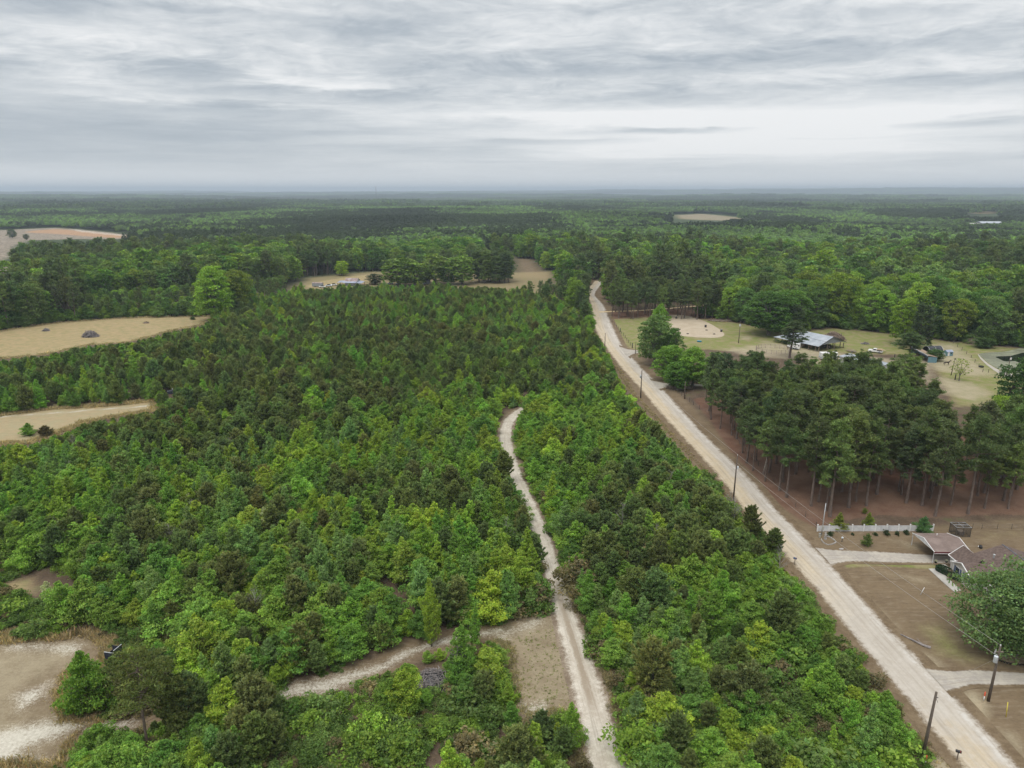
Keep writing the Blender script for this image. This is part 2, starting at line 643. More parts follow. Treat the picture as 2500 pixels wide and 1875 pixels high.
def tall_pine_tree(seed, H, crown=0.5, Rad=3.2, tuft=46, nb=30, size=0.30):
    """grown pine: long bare stem, uneven layered crown of needle clumps on crooked limbs"""
    g = np.random.default_rng(seed)
    L, wood = Leaves(), []
    bend = g.normal(0, 0.02, 2)
    ph = g.random() * 6
    stem = lambda z: np.array([bend[0] * z + 0.12 * math.sin(z * 0.35 + ph), bend[1] * z + 0.12 * math.cos(z * 0.3 + ph), z])
    r0 = 0.0145 * H
    wood.append(([tuple(stem(z)) for z in np.linspace(0, H * 0.97, 9)], [r0 * 1.25] + list(np.linspace(r0, 0.03, 8)), 8))
    az = g.random() * 6.28
    gap = g.random() * 6.28
    for i in range(nb):
        t = (i + g.random()) / nb
        az += 2.4 + g.normal(0, 0.5)
        z = H * (crown + (0.97 - crown) * t)
        prof = math.sin(math.pi * (0.20 + 0.72 * t) ** 0.95) ** 0.6 if t < 0.97 else 0.3
        r = Rad * max(0.16, prof) * g.uniform(0.6, 1.18) * (1 + 0.28 * math.sin(az + gap))
        up = -0.05 + 0.8 * t + g.normal(0, 0.28)
        d = unit(np.array([math.cos(az), math.sin(az), up]))
        p0 = stem(z)
        pm = p0 + d * r * 0.6
        p1 = pm + unit(d + np.array([0, 0, 0.6])) * r * 0.45
        wood.append(([tuple(p0), tuple(pm), tuple(p1)], [0.05 + 0.012 * r, 0.035, 0.015], 4))
        nt_ = 3 + int(r * 1.3)
        for q in range(nt_):
            s = g.uniform(0.42, 1.05)
            c = p0 + (p1 - p0) * s + unit(np.cross(d, [0, 0, 1.0])) * g.normal(0, 0.30) * r + np.array([0, 0, g.uniform(-0.35, 0.75)])
            rb = g.uniform(0.5, 0.95) * (0.55 + 0.13 * Rad)
            n = int(tuft * g.uniform(0.7, 1.3))
            u = unit(g.normal(size=(n, 3)))
            u[:, 2] = np.abs(u[:, 2]) * 1.0 - 0.25
            P = c + u * rb * (g.random((n, 1)) ** 0.5)
            dd = unit(u + g.normal(0, 0.35, (n, 3)) + np.array([0, 0, 0.35]))
            sd = unit(np.cross(dd, g.normal(size=(n, 3))))
            ln = size * g.uniform(0.6, 1.2, (n, 1))
            tn = float(np.exp(g.normal(0, 0.17)))
            L.add(P, dd * ln, sd * ln * 0.28, tones(g, n, tn, 0.2, 0.1))
            if q < 3:
                wood.append(([tuple(p0 + (p1 - p0) * s * 0.8), tuple(c)], [0.03, 0.012], 3))
    for i in range(5):                               # a few dead snags below the crown
        az = g.random() * 6.28
        p0 = stem(H * g.uniform(crown * 0.55, crown))
        wood.append(([tuple(p0), tuple(p0 + np.array([math.cos(az), math.sin(az), g.uniform(-.2, .3)]) * g.uniform(.6, 1.8))], [0.035, 0.012], 3))
    return L, wood


def hardwood_tree(seed, H, Rad, nclump=95, leaves=70, leaf=0.26, base=0.22, flat=0.45, airy=0.0, var=0.2):
    """grown broadleaf: forked limbs carrying billows of leaves on an uneven dome"""
    g = np.random.default_rng(seed)
    L, wood = Leaves(), []
    r0 = 0.020 * H
    fork = H * g.uniform(0.2, 0.3)
    wood.append(([(0, 0, 0), (0.05 * g.normal(), 0.05 * g.normal(), fork * 0.5), (0, 0, fork)], [r0 * 1.35, r0, r0 * 0.9], 8))
    limbs = []
    for k in range(5):
        a = k * 1.257 + g.normal(0, 0.3)
        e = np.array([math.cos(a) * Rad * 0.5, math.sin(a) * Rad * 0.5, H * g.uniform(0.55, 0.75)])
        m = np.array([e[0] * 0.4, e[1] * 0.4, fork + (e[2] - fork) * 0.45])
        limbs.append(e)
        wood.append(([(0, 0, fork * 0.95), tuple(m), tuple(e)], [r0 * 0.6, r0 * 0.42, r0 * 0.2], 6))
    limbs.append(np.array([0, 0, H * 0.7]))
    wood.append(([(0, 0, fork * 0.95), (0.1, 0.1, H * 0.5), (0, 0, H * 0.8)], [r0 * 0.7, r0 * 0.45, r0 * 0.15], 6))
    lob = g.random(4) * 6.28
    for i in range(nclump):
        u = (i + 0.5) / nclump
        th = i * 2.39996 + g.normal(0, 0.2)
        zc = 1 - 1.9 * u                              # from the top down past the waist
        ring = math.sqrt(max(0, 1 - abs(zc) ** 2.4))
        k = (0.80 + 0.20 * math.sin(2 * th + 2 * zc + lob[0]) + 0.15 * math.sin(3 * th + 4 * zc + lob[1])) * g.uniform(0.8, 1.08)
        if g.random() < 0.2:
            k *= 0.62
        c = np.array([ring * math.cos(th) * Rad * k, ring * math.sin(th) * Rad * k, H * (base + (1 - base) * 0.49) + zc * H * (1 - base) * 0.49 * (0.75 + 0.25 * k)])
        c[2] = max(c[2], H * base * 0.6)
        rb = Rad * g.uniform(0.17, 0.30)
        n = int(leaves * g.uniform(0.7, 1.3) * (1 - airy * g.random()))
        q = unit(g.normal(size=(n, 3)))
        q[:, 2] = np.where(q[:, 2] < -0.25, -q[:, 2] * 0.8, q[:, 2])
        P = c + q * rb * (0.45 + 0.6 * g.random((n, 1)) ** 0.6) * np.array([1.1, 1.1, 0.72])
        a, b = leaf_dirs(g, n, flat)
        z = leaf * g.uniform(0.6, 1.4, (n, 1))
        tn = float(np.exp(g.normal(0, 0.13)))
        L.add(P, a * z, b * z * 0.6, tones(g, n, tn, var, 0.1))
        if i % 2 == 0:
            e = min(limbs, key=lambda p: np.linalg.norm(p - c))
            wood.append(([tuple(e), tuple((e + c) / 2 + g.normal(0, 0.2, 3)), tuple(c)], [0.05 * H / 15, 0.035 * H / 15, 0.012], 3))
    return L, wood


def both(L, wood, name, leafm, barkm):
    """(crown mesh, trunk mesh, joined mesh for the far masses)"""
    mb = tubes_np(wood)
    crown = L.mesh(name + "_crown", leafm)
    trunk = mb_mesh(mb, name + "_trunk", barkm)
    V, F, col = L.arrays()
    tv = np.array(mb.v)
    tf = np.array([f for f in mb.f if len(f) == 4])
    j = mesh_np(name + "_whole", np.concatenate([V, tv]), np.concatenate([F, tf + len(V)]), [leafm, barkm],
                midx=np.concatenate([np.zeros(len(F)), np.ones(len(tf))]),
                col=np.concatenate([col, np.ones((len(tv), 4))]))
    return crown, trunk, j


PROTO = {}                                            # kind -> list of (crown, trunk, whole, height, radius)


def proto(kind, H, Rad, LW, leafm, barkm):
    c, t, j = both(*LW, kind, leafm, barkm)
    co = np.empty(len(c.vertices) * 3, np.float32)
    c.vertices.foreach_get("co", co)
    co = co.reshape(-1, 3)
    # the size the crown really has
    PROTO.setdefault(kind, []).append((c, t, j, float(np.percentile(co[:, 2], 99.7)), float(np.percentile(np.hypot(co[:, 0], co[:, 1]), 96))))


for i in range(8):
    proto("young_oak", 5.6, 2.3, bushy_tree(20 + i, 5.6, 2.1 + 0.25 * (i % 3), "round" if i % 4 else "column", 50 + 6 * (i % 3), 112, 0.105, 0.06, 0.12 + 0.1 * (i % 3), 0.5), LEAF, BARK_G)
for i in range(6):
    proto("young_sweetgum", 7.6, 1.7, bushy_tree(40 + i, 7.6, 1.6 + 0.2 * (i % 3), "cone" if i < 3 else "column", 60, 118, 0.10, 0.06, 0.03, 0.42), LEAF, BARK_G)
for i in range(8):
    proto("young_pine", 6.0, 1.9, young_pine_tree(60 + i, 6.0, 1.7 + 0.25 * (i % 3), 1.3 - 0.15 * (i % 2)), NEEDLE, TWIG)
for i in range(6):
    proto("tall_pine", 17.0, 3.3, tall_pine_tree(80 + i, 17.0, 0.36 + 0.06 * (i % 3), 2.6 + 0.35 * (i % 3), 54, 30 + 4 * (i % 2), 0.26), NEEDLE, BARK)
for i in range(5):
    proto("hardwood_tree", 16.0, 5.0, hardwood_tree(100 + i, 16.0, 4.7 + 0.3 * (i % 3), 140, 96, 0.22, 0.03 if i % 2 else 0.08), LEAF, BARK_G)
proto("dense_pine", 17.0, 3.6, tall_pine_tree(170, 17.0, 0.10, 3.6, 22, 46, 0.5), NEEDLE, BARK)
proto("dense_pine", 17.0, 3.6, tall_pine_tree(171, 17.0, 0.12, 3.5, 22, 46, 0.5), NEEDLE, BARK)
# coarser copies of the last two for the woods 300 m and more away
for i in range(4):
    proto("wood_pine", 17.0, 3.3, tall_pine_tree(180 + i, 17.0, 0.42, 3.2, 15, 26, 0.52), NEEDLE, BARK)
    proto("wood_hard", 16.0, 4.8, hardwood_tree(190 + i, 16.0, 4.6, 92, 26, 0.46, 0.03), LEAF, BARK_G)
# ------------------------------------------------------------------ layout read off the photo (full-size pixels -> ground metres)
def gp(pts, z=0.0):
    return [tuple(G(a, b, z))[:2] for a, b in pts]


ROAD_PX = [  # left edge x, right edge x, row
    (1436, 1451, 722), (1441, 1464, 735), (1444, 1474.6, 748), (1450, 1494.5, 798), (1479.6, 1519, 847.5), (1517, 1564, 897), (1564, 1614, 947), (1604, 1658.6, 996.7),
    (1648.6, 1703, 1046), (1696, 1753, 1096), (1759, 1829, 1167), (1815, 1887, 1239), (1880, 1959.5, 1311.7), (1925, 2010, 1362.7), (2001.5, 2085.6, 1444),
    (2066.6, 2156, 1525.5), (2129, 2234.8, 1606.8), (2174, 2284, 1649.5), (2236, 2347.8, 1724), (2283, 2415, 1798.6), (2360, 2480, 1873)]
rl = gp([(a, r) for a, b, r in ROAD_PX])
rr_ = gp([(b, r) for a, b, r in ROAD_PX])
rdir = Vector((rl[-1][0] - rl[-7][0], rl[-1][1] - rl[-7][1])).normalized()
rl.append((rl[-1][0] + rdir.x * 60, rl[-1][1] + rdir.y * 60))
rr_.append((rr_[-1][0] + rdir.x * 60, rr_[-1][1] + rdir.y * 60))
far = gp([(1444, 712), (1452, 700), (1463, 686)])     # the road carries on into the trees
rl = [(far[2][0] - 3, far[2][1]), (far[1][0] - 3, far[1][1]), (far[0][0] - 2.5, far[0][1])] + rl
rr_ = [(far[2][0] + 3, far[2][1]), (far[1][0] + 3, far[1][1]), (far[0][0] + 2.5, far[0][1])] + rr_
ROAD_C = [((a[0] + b[0]) / 2, (a[1] + b[1]) / 2) for a, b in zip(rl, rr_)]

TRACK_PX = D([(1150, 872), (1125, 887), (1104, 902), (1093, 922), (1092, 955), (1104, 1000), (1119, 1040), (1137, 1080), (1154, 1120), (1171, 1160), (1186, 1210), (1199, 1250),
              (1211, 1300), (1224, 1340), (1239, 1385), (1252, 1430), (1267, 1480), (1281, 1530), (1295, 1580), (1311, 1640), (1330, 1720), (1352, 1800)])
TRACK = gp(TRACK_PX)
TRACK2 = gp(D([(1160, 1345), (1080, 1362), (1000, 1376), (930, 1394), (875, 1412), (830, 1440), (770, 1458), (710, 1478), (650, 1492), (585, 1510), (500, 1530), (400, 1545), (300, 1562), (200, 1590)]))

# areas kept clear in view: no crown may stand before them
CLEAR = {
    "lone_trunk": D([(300, 1562), (326, 1562), (330, 1622), (312, 1622)]),
    "blind": D([(236, 1388), (268, 1388), (266, 1420), (236, 1422)]),
    "blind2": D([(362, 848), (376, 848), (376, 862), (362, 862)]),
    "heap": D([(908, 1442), (962, 1442), (958, 1482), (910, 1482)]),
    "gravel": D([(1338, 1428), (1356, 1428), (1356, 1466), (1338, 1466)]),
    "mailbox": D([(1714, 1206), (1726, 1206), (1726, 1222), (1714, 1222)]),
    "near_left": D([(-200, 1392), (60, 1378), (190, 1368), (235, 1385), (232, 1440), (160, 1450), (140, 1500), (150, 1545), (235, 1560), (160, 1600), (150, 1659), (-200, 1659)]),
    "near_left_strip": D([(150, 1545), (300, 1548), (300, 1570), (230, 1585)]),
    "track2": D([(1095, 1345), (1000, 1372), (930, 1386), (860, 1408), (800, 1440), (720, 1462), (620, 1480), (600, 1500), (690, 1503), (770, 1470), (850, 1440), (910, 1405), (985, 1390), (1090, 1380)]),
    "junction": D([(1068, 1372), (1110, 1340), (1165, 1322), (1190, 1290), (1220, 1330), (1262, 1395), (1310, 1470), (1335, 1560), (1352, 1659), (1285, 1659), (1240, 1600), (1210, 1545), (1150, 1550), (1112, 1530), (1098, 1450), (1098, 1405)]),
    "track": [(x + s * (3 + 0.02 * (y - 980)), y) for s, q in ((-1, TRACK_PX[1:20]), (1, TRACK_PX[1:20][::-1])) for x, y in q],
    "left_mid": D([(-200, 925), (0, 898), (120, 882), (215, 878), (335, 866), (338, 886), (262, 897), (185, 912), (120, 937), (60, 957), (0, 958), (-200, 985)]),
    "left_field": D([(-200, 748), (0, 716), (120, 698), (250, 688), (380, 684), (470, 683), (432, 703), (380, 712), (320, 728), (270, 740), (190, 745), (100, 765), (0, 775), (-200, 810)]),
    "clearcut": D([(-300, 492), (0, 495), (120, 490), (225, 497), (325, 509), (240, 514), (170, 513), (60, 516), (28, 530), (20, 552), (0, 560), (-300, 570)]),
    "clearcut2": D([(-300, 575), (0, 574), (36, 575), (20, 590), (-300, 600)]),
    "farm_field": D([(655, 618), (690, 607), (765, 596), (800, 592), (832, 597), (812, 612), (780, 614), (765, 606), (740, 612), (690, 622), (660, 621)]),
    "farm_right": D([(1020, 606), (1100, 602), (1112, 588), (1108, 561), (1150, 562), (1192, 602), (1130, 607), (1110, 620), (1020, 617)]),
    "farm_top": D([(1034, 551), (1060, 548), (1108, 551), (1108, 556), (1040, 557)]),
    "spot_red": Z(1420, 640, 7.54, [(195, 130), (290, 45), (380, 95), (290, 145)]),
    "far_field": Z(1400, 400, 2.011, [(480, 250), (620, 238), (860, 258), (800, 272), (640, 270), (500, 268)]),
    "far_field2": Z(2050, 460, 4.916, [(1440, 295), (1600, 255), (2040, 262), (2000, 290), (1800, 318), (1600, 312)]),
    "far_field3": Z(2050, 460, 4.916, [(650, 240), (900, 236), (1060, 238), (1000, 254), (700, 258)]),
    "farmyard": D([(1308, 690), (1420, 683), (1540, 690), (1600, 698), (1700, 720), (1800, 708), (1900, 718), (1980, 728), (2110, 745), (2300, 760), (2300, 1000), (2212, 850),
                   (2120, 878), (2060, 880), (2018, 800), (2000, 768), (1800, 764), (1700, 764), (1560, 758), (1462, 752), (1380, 770), (1345, 745)]),
    "road": [(a - 2, r) for a, b, r in ROAD_PX] + [(b + 2, r) for a, b, r in ROAD_PX[::-1]],
    "verge_left": D([(1318, 765), (1338, 790), (1372, 848), (1425, 905), (1500, 985), (1560, 1050), (1600, 1105), (1665, 1180), (1720, 1238), (1780, 1310), (1850, 1390), (1915, 1465), (1975, 1540), (2010, 1610), (2075, 1659),
                     (1960, 1659), (1985, 1580), (1962, 1535), (1905, 1470), (1835, 1392), (1768, 1312), (1712, 1240), (1655, 1180), (1598, 1112), (1550, 1050), (1490, 988), (1412, 905), (1362, 850), (1330, 800)]),
    "yard": D([(1700, 1090), (1790, 1142), (2000, 1140), (2090, 1130), (2212, 1120), (2400, 1100), (2400, 1659), (2212, 1659), (1950, 1420), (1800, 1205)]),
}
YOUNG = gp(D([(-900, 960), (-300, 830), (0, 792), (150, 765), (300, 742), (430, 712), (480, 700), (560, 665), (655, 636), (820, 634), (1000, 636), (1130, 640), (1212, 660), (1255, 712), (1290, 745), (1330, 800), (1362, 850), (1412, 905),
              (1490, 988), (1550, 1050), (1598, 1112), (1655, 1180), (1712, 1240), (1768, 1312), (1835, 1392), (1905, 1470), (1962, 1540), (1985, 1590), (2010, 1680), (2090, 1790),
              (2100, 1860), (-700, 1860), (-900, 1400)]))
GROVE = gp(D([(1512, 882), (1496, 862), (1580, 850), (1700, 858), (1960, 868), (2060, 928), (2130, 958), (2212, 965), (2420, 985), (2420, 1105), (2212, 1112), (2140, 1112), (1990, 1118), (1900, 1112), (1800, 1128), (1765, 1140), (1722, 1120), (1676, 1085), (1628, 1030), (1578, 975), (1537, 912)]))
NOTREES = [gp(CLEAR[k]) for k in ("near_left", "junction", "left_mid", "left_field", "clearcut", "clearcut2", "farm_field", "farm_right", "farm_top", "far_field", "far_field2", "far_field3", "farmyard", "road", "yard", "spot_red")]
FARM_BLOCK = gp(D([(600, 640), (655, 600), (800, 586), (1020, 590), (1200, 585), (1215, 640), (1130, 640), (650, 640)]))   # the far homestead

# ------------------------------------------------------------------ the ground: one sheet out to the horizon
ang = np.radians(np.concatenate([np.arange(-180, -62, 6.0), np.arange(-62, -42, 0.8), np.arange(-42, 42.001, 0.17), np.arange(42.8, 62, 0.8), np.arange(62, 180, 6.0)]))
rad_ = np.concatenate([[0.0, 8.0], 20 * 1.0085 ** np.arange(0, 460), ])
rad_ = np.concatenate([rad_, rad_[-1] * 1.035 ** np.arange(1, 96)])
AA, RR = np.meshgrid(ang, rad_)
gx, gy = (RR * np.sin(AA)), (RR * np.cos(AA))
gz = terrain(gx, gy)
nr, na = gx.shape
idx = np.arange(nr * na).reshape(nr, na)
F = np.stack([idx[:-1, :], np.roll(idx, -1, 1)[:-1, :], np.roll(idx, -1, 1)[1:, :], idx[1:, :]], -1).reshape(-1, 4)[:, ::-1]
X, Y = gx.ravel(), gy.ravel()
ch = np.zeros((8, X.size), np.float32)
near = (np.hypot(X, Y) < 2600) & (Y > 5) & (np.abs(np.arctan2(X, Y)) < 1.1)
xn, yn = X[near], Y[near]


def paint(c, poly, soft=1.5, k=1.0):
    d = sdist(xn, yn, poly)
    v = np.clip(0.5 + d / (2 * soft), 0, 1) * k
    a = ch[c, near]
    ch[c, near] = np.maximum(a, v)


def paint_line(c, pts, wid, soft=1.5, k=1.0):
    d = wid - sdist(xn, yn, pts, closed=False)
    v = np.clip(0.5 + d / (2 * soft), 0, 1) * k
    ch[c, near] = np.maximum(ch[c, near], v)


# channels: 0 dry grass field, 1 red pine straw, 2 green lawn, 3 pale bare soil, 4 white sand, 5 brown yard, 6 orange soil, 7 grey clear-cut
for k in ("left_field", "farm_field", "far_field3"):
    paint(0, gp(CLEAR[k]), 6)
paint(0, FARM_BLOCK, 8, 0.55)
for k in ("far_field2",):
    paint(0, gp(CLEAR[k]), 25)
for k in ("far_field",):
    paint(0, gp(CLEAR[k]), 25, 0.6)
    paint(7, gp(CLEAR[k]), 25, 0.5)
paint(7, gp(CLEAR["clearcut"]), 30)
paint(7, gp(CLEAR["clearcut2"]), 20)
paint(6, gp(D([(20, 500), (120, 492), (225, 498), (325, 509), (240, 512), (120, 503)])), 20, 0.75)
paint(4, gp(D([(150, 492), (330, 508), (300, 510), (160, 497)])), 6, 0.6)
paint(6, gp(CLEAR["spot_red"]), 8)
paint(5, gp(D([(1020, 600), (1105, 600), (1112, 588), (1104, 556), (1155, 556), (1200, 604), (1130, 600), (1080, 612), (1020, 610)])), 10, 0.8)
paint(6, gp(CLEAR["farm_right"]), 14, 0.35)
paint(6, gp(CLEAR["farm_top"]), 8, 0.7)
paint(5, gp(CLEAR["near_left"]), 2.0, 1.0)
paint(3, gp(D([(-200, 1400), (120, 1384), (200, 1384), (150, 1450), (60, 1500), (120, 1560), (100, 1659), (-200, 1659)])), 4, 0.62)
for q in (D([(0, 1388), (180, 1390), (170, 1412), (20, 1404)]), D([(-40, 1585), (60, 1560), (160, 1548), (300, 1552), (290, 1572), (160, 1580), (60, 1620), (120, 1659), (-60, 1659)]), D([(30, 1500), (110, 1470), (90, 1510), (40, 1540)])):
    paint(4, gp(q), 2.2, 0.74)
paint(4, gp(D([(-80, 1640), (20, 1608), (60, 1659), (-80, 1700)])), 2, 0.95)
paint(5, gp(CLEAR["junction"]), 2, 0.97)
paint(3, gp(CLEAR["junction"]), 3, 0.5)
for q in (D([(1065, 1370), (1165, 1330), (1180, 1345), (1080, 1385)]), D([(1110, 1520), (1180, 1515), (1210, 1550), (1160, 1560)]), D([(1230, 1330), (1262, 1390), (1330, 1560), (1300, 1560), (1250, 1420)])):
    paint(4, gp(q), 2.0, 0.68)
paint_line(5, TRACK, 3.0, 1.6, 0.9)
paint_line(4, TRACK, 2.0, 1.6, 0.52)
paint_line(5, TRACK2, 2.6, 1.6, 0.9)
paint_line(4, TRACK2[1:10], 0.8, 1.2, 0.72)
paint(4, gp(D([(560, 1490), (760, 1448), (860, 1420), (900, 1405), (880, 1425), (800, 1455), (720, 1500), (600, 1515)])), 2.2, 0.68)
paint(3, gp(CLEAR["left_mid"]), 3, 0.45)
paint(0, gp(CLEAR["left_mid"]), 3, 1.0)
paint_line(4, gp(D([(-60, 906), (60, 896), (150, 890), (215, 884), (270, 881), (325, 876)])), 0.8, 1.2, 0.75)
paint(0, gp(D([(-60, 1270), (70, 1250), (72, 1285), (-60, 1300)])), 3, 0.9)
paint_line(5, ROAD_C, 8.0, 2.0, 0.95)
paint_line(6, [rl[i] for i in range(4, len(rl))], 1.2, 1.2, 0.45)
paint(1, GROVE, 3.0)
paint(1, gp(D([(1300, 692), (1345, 690), (1440, 690), (1520, 690), (1600, 690), (1600, 672), (1440, 668), (1300, 672)])), 3.0)
paint(2, gp(CLEAR["farmyard"]), 4, 0.72)
paint(0, gp(CLEAR["farmyard"]), 4, 0.62)
for q in ([(1560, 755), (1660, 742), (1800, 765), (1760, 778), (1620, 770)], [(1640, 735), (1700, 745), (1860, 770), (2030, 780), (2010, 800), (1880, 790), (1700, 760)],
          [(1720, 770), (1850, 775), (2010, 790), (2008, 830), (1960, 800), (1740, 790)], [(2000, 745), (2060, 742), (2120, 790), (2160, 812), (2100, 812), (2020, 800), (1990, 770)],
          [(2020, 812), (2110, 830), (2140, 850), (2110, 870), (2040, 850)]):
    paint(3, gp(D(q)), 3, 0.8)
paint(6, gp(D([(1990, 755), (2060, 748), (2100, 790), (2040, 790), (2000, 780)])), 5, 0.5)
paint(2, gp(D([(2080, 735), (2125, 745), (2100, 770), (2190, 830), (2150, 838), (2080, 785), (2050, 750)])), 2, 1.0)
paint(3, gp(Z(1500, 700, 4.148, [(1270, 500), (1420, 505), (1380, 530), (1290, 540)])), 1.5, 0.8)
paint(6, gp(Z(1500, 700, 4.148, [(960, 330), (1200, 340), (1150, 385), (1000, 370)])), 2.0, 0.6)
paint(5, gp(CLEAR["yard"]), 2, 1.0)
paint(2, gp(Z(1950, 1200, 3.687, [(400, 640), (1200, 640), (1270, 690), (1180, 700), (700, 670), (420, 690)])), 0.7, 0.85)
paint(2, gp(Z(1950, 1200, 3.687, [(1150, 650), (1270, 690), (1170, 698)])), 0.3, 1.0)
paint(2, gp(Z(1950, 1200, 3.687, [(1000, 1180), (1300, 1150), (1600, 1450), (1950, 1560), (1600, 1600), (1200, 1500)])), 3.0, 0.55)
paint(2, gp(Z(1950, 1200, 3.687, [(1450, 330), (2300, 280), (2300, 420), (1600, 480)])), 4.0, 0.4)
paint(1, gp(Z(1950, 1200, 3.687, [(600, 720), (950, 700), (1300, 900), (1400, 1180), (1000, 1120), (750, 950)])), 6, 0.36)
for q, k in (([(820, 430), (1080, 480), (1150, 520), (1000, 520), (900, 470)], 0.6), ([(900, 720), (1150, 780), (1280, 860), (1180, 850), (800, 760)], 0.4), ([(620, 700), (850, 720), (700, 770)], 0.35),
             ([(460, 800), (620, 950), (900, 1220), (880, 1230), (560, 960)], 0.6), ([(1130, 1450), (1330, 1570), (1250, 1620), (1120, 1500)], 0.75), ([(330, 600), (200, 560), (300, 540), (380, 610)], 0.5)):
    paint(3, gp(Z(1950, 1200, 3.687, q)), 1.2, k)
for q, k in (([(1580, 590), (1720, 560), (1870, 690), (1870, 760), (1780, 860), (1600, 680)], 0.85), ([(1980, 940), (2100, 960), (2200, 1100), (2212, 1200), (2050, 1040)], 0.8), ([(1230, 1210), (1400, 1200), (1700, 1340), (1500, 1400), (1220, 1320)], 0.9)):
    paint(3, gp(Z(1950, 1550, 4.022, q)), 1.0, k)
paint(6, gp(Z(1950, 1550, 4.022, [(1600, 610), (1860, 640), (1860, 740), (1780, 860)])), 1.5, 0.7)
paint(6, gp(Z(1950, 1550, 4.022, [(900, 480), (980, 480), (1080, 600), (1000, 620)])), 1.2, 0.7)
paint(6, gp(Z(1200, 950, 2.765, [(1600, 745), (1680, 745), (1690, 790), (1620, 800)])), 0.7, 1.0)
paint(3, gp(Z(1200, 950, 2.765, [(1600, 745), (1680, 745), (1690, 790), (1620, 800)])), 0.7, 0.6)

ch = np.clip(ch, 0, 1)
gme = mesh_np("ground", np.stack([X, Y, gz.ravel()], 1), F, smooth=np.ones(len(F)))
for nm, rows in (("wa", ch[:4]), ("wb", ch[4:])):
    a = gme.attributes.new(nm, "FLOAT_COLOR", "POINT")
    a.data.foreach_set("color", np.ascontiguousarray(rows.T, np.float32).ravel())

gm, n = mat_new("ground_cover")
P = n.new("ShaderNodeNewGeometry").outputs["Position"]
big = n.noise(P, 0.035, 4, 0.6)
mid = n.noise(P, 0.28, 5, 0.62)
fine = n.noise(P, 2.6, 6, 0.72)
tiny = n.noise(P, 9.0, 3, 0.65)
grit = n.math("ADD", n.math("MULTIPLY", mid, 0.4), n.math("ADD", n.math("MULTIPLY", fine, 0.38), n.math("MULTIPLY", tiny, 0.22)))


def wsplit(nm):
    a = n.new("ShaderNodeAttribute", attribute_type="GEOMETRY", attribute_name=nm)
    s = n.new("ShaderNodeSeparateColor")
    n.t.links.new(a.outputs["Color"], s.inputs[0])
    return [*s.outputs, a.outputs["Alpha"]]


wa, wb = wsplit("wa"), wsplit("wb")


def mask(wt, amp=1.5, soft=0.12, src=None):
    """weight -> ragged mask: the weight is the share of ground covered"""
    v = n.math("ADD", wt, n.math("MULTIPLY", n.math("SUBTRACT", src or grit, 0.5), amp))
    return n.math("MULTIPLY", n.ss(v, 0.5 - soft, 0.5 + soft), n.ss(wt, 0.02, 0.2))


def two(a, b, src=None, lo=0.36, hi=0.66):
    return n.mix(n.ss(src or grit, lo, hi), a, b)


c = two((0.075, 0.055, 0.038), (0.175, 0.125, 0.088))                       # leaf litter of the young wood
c = n.mix(n.math("MULTIPLY", n.ss(mid, 0.52, 0.66), 0.55), c, (0.085, 0.105, 0.040))
c = n.mix(n.math("MULTIPLY", n.ss(fine, 0.66, 0.74), 0.5), c, (0.42, 0.38, 0.31))
brn_k = n.noise(n.vmath("MULTIPLY", P, (0.5, 2.2, 1.0)), 0.9, 5, 0.65)
dist = n.new("ShaderNodeVectorMath", operation="LENGTH")
n.t.links.new(P, dist.inputs[0])
c = n.mix(n.ss(dist.outputs["Value"], 300, 700), c, two((0.035, 0.05, 0.022), (0.07, 0.095, 0.04), mid))
brown = n.mix(n.ss(mid, 0.35, 0.65), two((0.135, 0.097, 0.059), (0.205, 0.155, 0.098), None, 0.3, 0.7), two((0.145, 0.108, 0.064), (0.205, 0.152, 0.095), None, 0.3, 0.7))
brown = n.mix(n.math("MULTIPLY", n.ss(brn_k, 0.52, 0.66), 0.55), brown, (0.255, 0.205, 0.145))
brown = n.mix(n.math("MULTIPLY", n.ss(brn_k, 0.46, 0.32), 0.5), brown, (0.105, 0.072, 0.048))
brown = n.mix(n.math("MULTIPLY", n.ss(tiny, 0.66, 0.74), 0.6), brown, (0.42, 0.37, 0.29))
c = n.mix(mask(wb[1], 0.75, 0.4), c, brown)
c = n.mix(mask(wa[1], 1.0), c, n.mix(n.ss(big, 0.4, 0.6), two((0.120, 0.062, 0.042), (0.185, 0.108, 0.072)), two((0.135, 0.078, 0.052), (0.205, 0.132, 0.094))))
c = n.mix(mask(wa[0], 0.7, 0.3), c, n.mix(n.ss(mid, 0.4, 0.62), two((0.285, 0.215, 0.115), (0.395, 0.305, 0.172), brn_k, 0.3, 0.7), two((0.215, 0.200, 0.092), (0.335, 0.268, 0.142), brn_k, 0.3, 0.7)))
c = n.mix(mask(wb[3], 1.0), c, two((0.17, 0.142, 0.110), (0.33, 0.28, 0.215), mid))
c = n.mix(mask(wb[2], 1.3), c, two((0.30, 0.17, 0.095), (0.46, 0.31, 0.19)))
lawn = n.mix(n.ss(mid, 0.38, 0.62), two((0.155, 0.190, 0.050), (0.215, 0.228, 0.070)), two((0.205, 0.185, 0.088), (0.27, 0.23, 0.125)))
c = n.mix(mask(wa[2], 1.6, 0.25), c, lawn)
c = n.mix(n.math("MULTIPLY", mask(wa[3], 1.2, 0.5), 0.9), c, two((0.295, 0.25, 0.165), (0.395, 0.345, 0.24), None, 0.3, 0.7))
sandg = n.math("ADD", n.math("MULTIPLY", mid, 0.20), n.math("ADD", n.math("MULTIPLY", fine, 0.36), n.math("MULTIPLY", tiny, 0.44)))
c = n.mix(n.math("MULTIPLY", mask(wb[0], 2.3, 0.22, sandg), 0.9), c, two((0.45, 0.42, 0.35), (0.61, 0.58, 0.50), fine, 0.3, 0.7))
finish(gm, n, c, 0.95, 0, grit, 0.35, 0.12, 0.1)
gme.materials.append(gm)
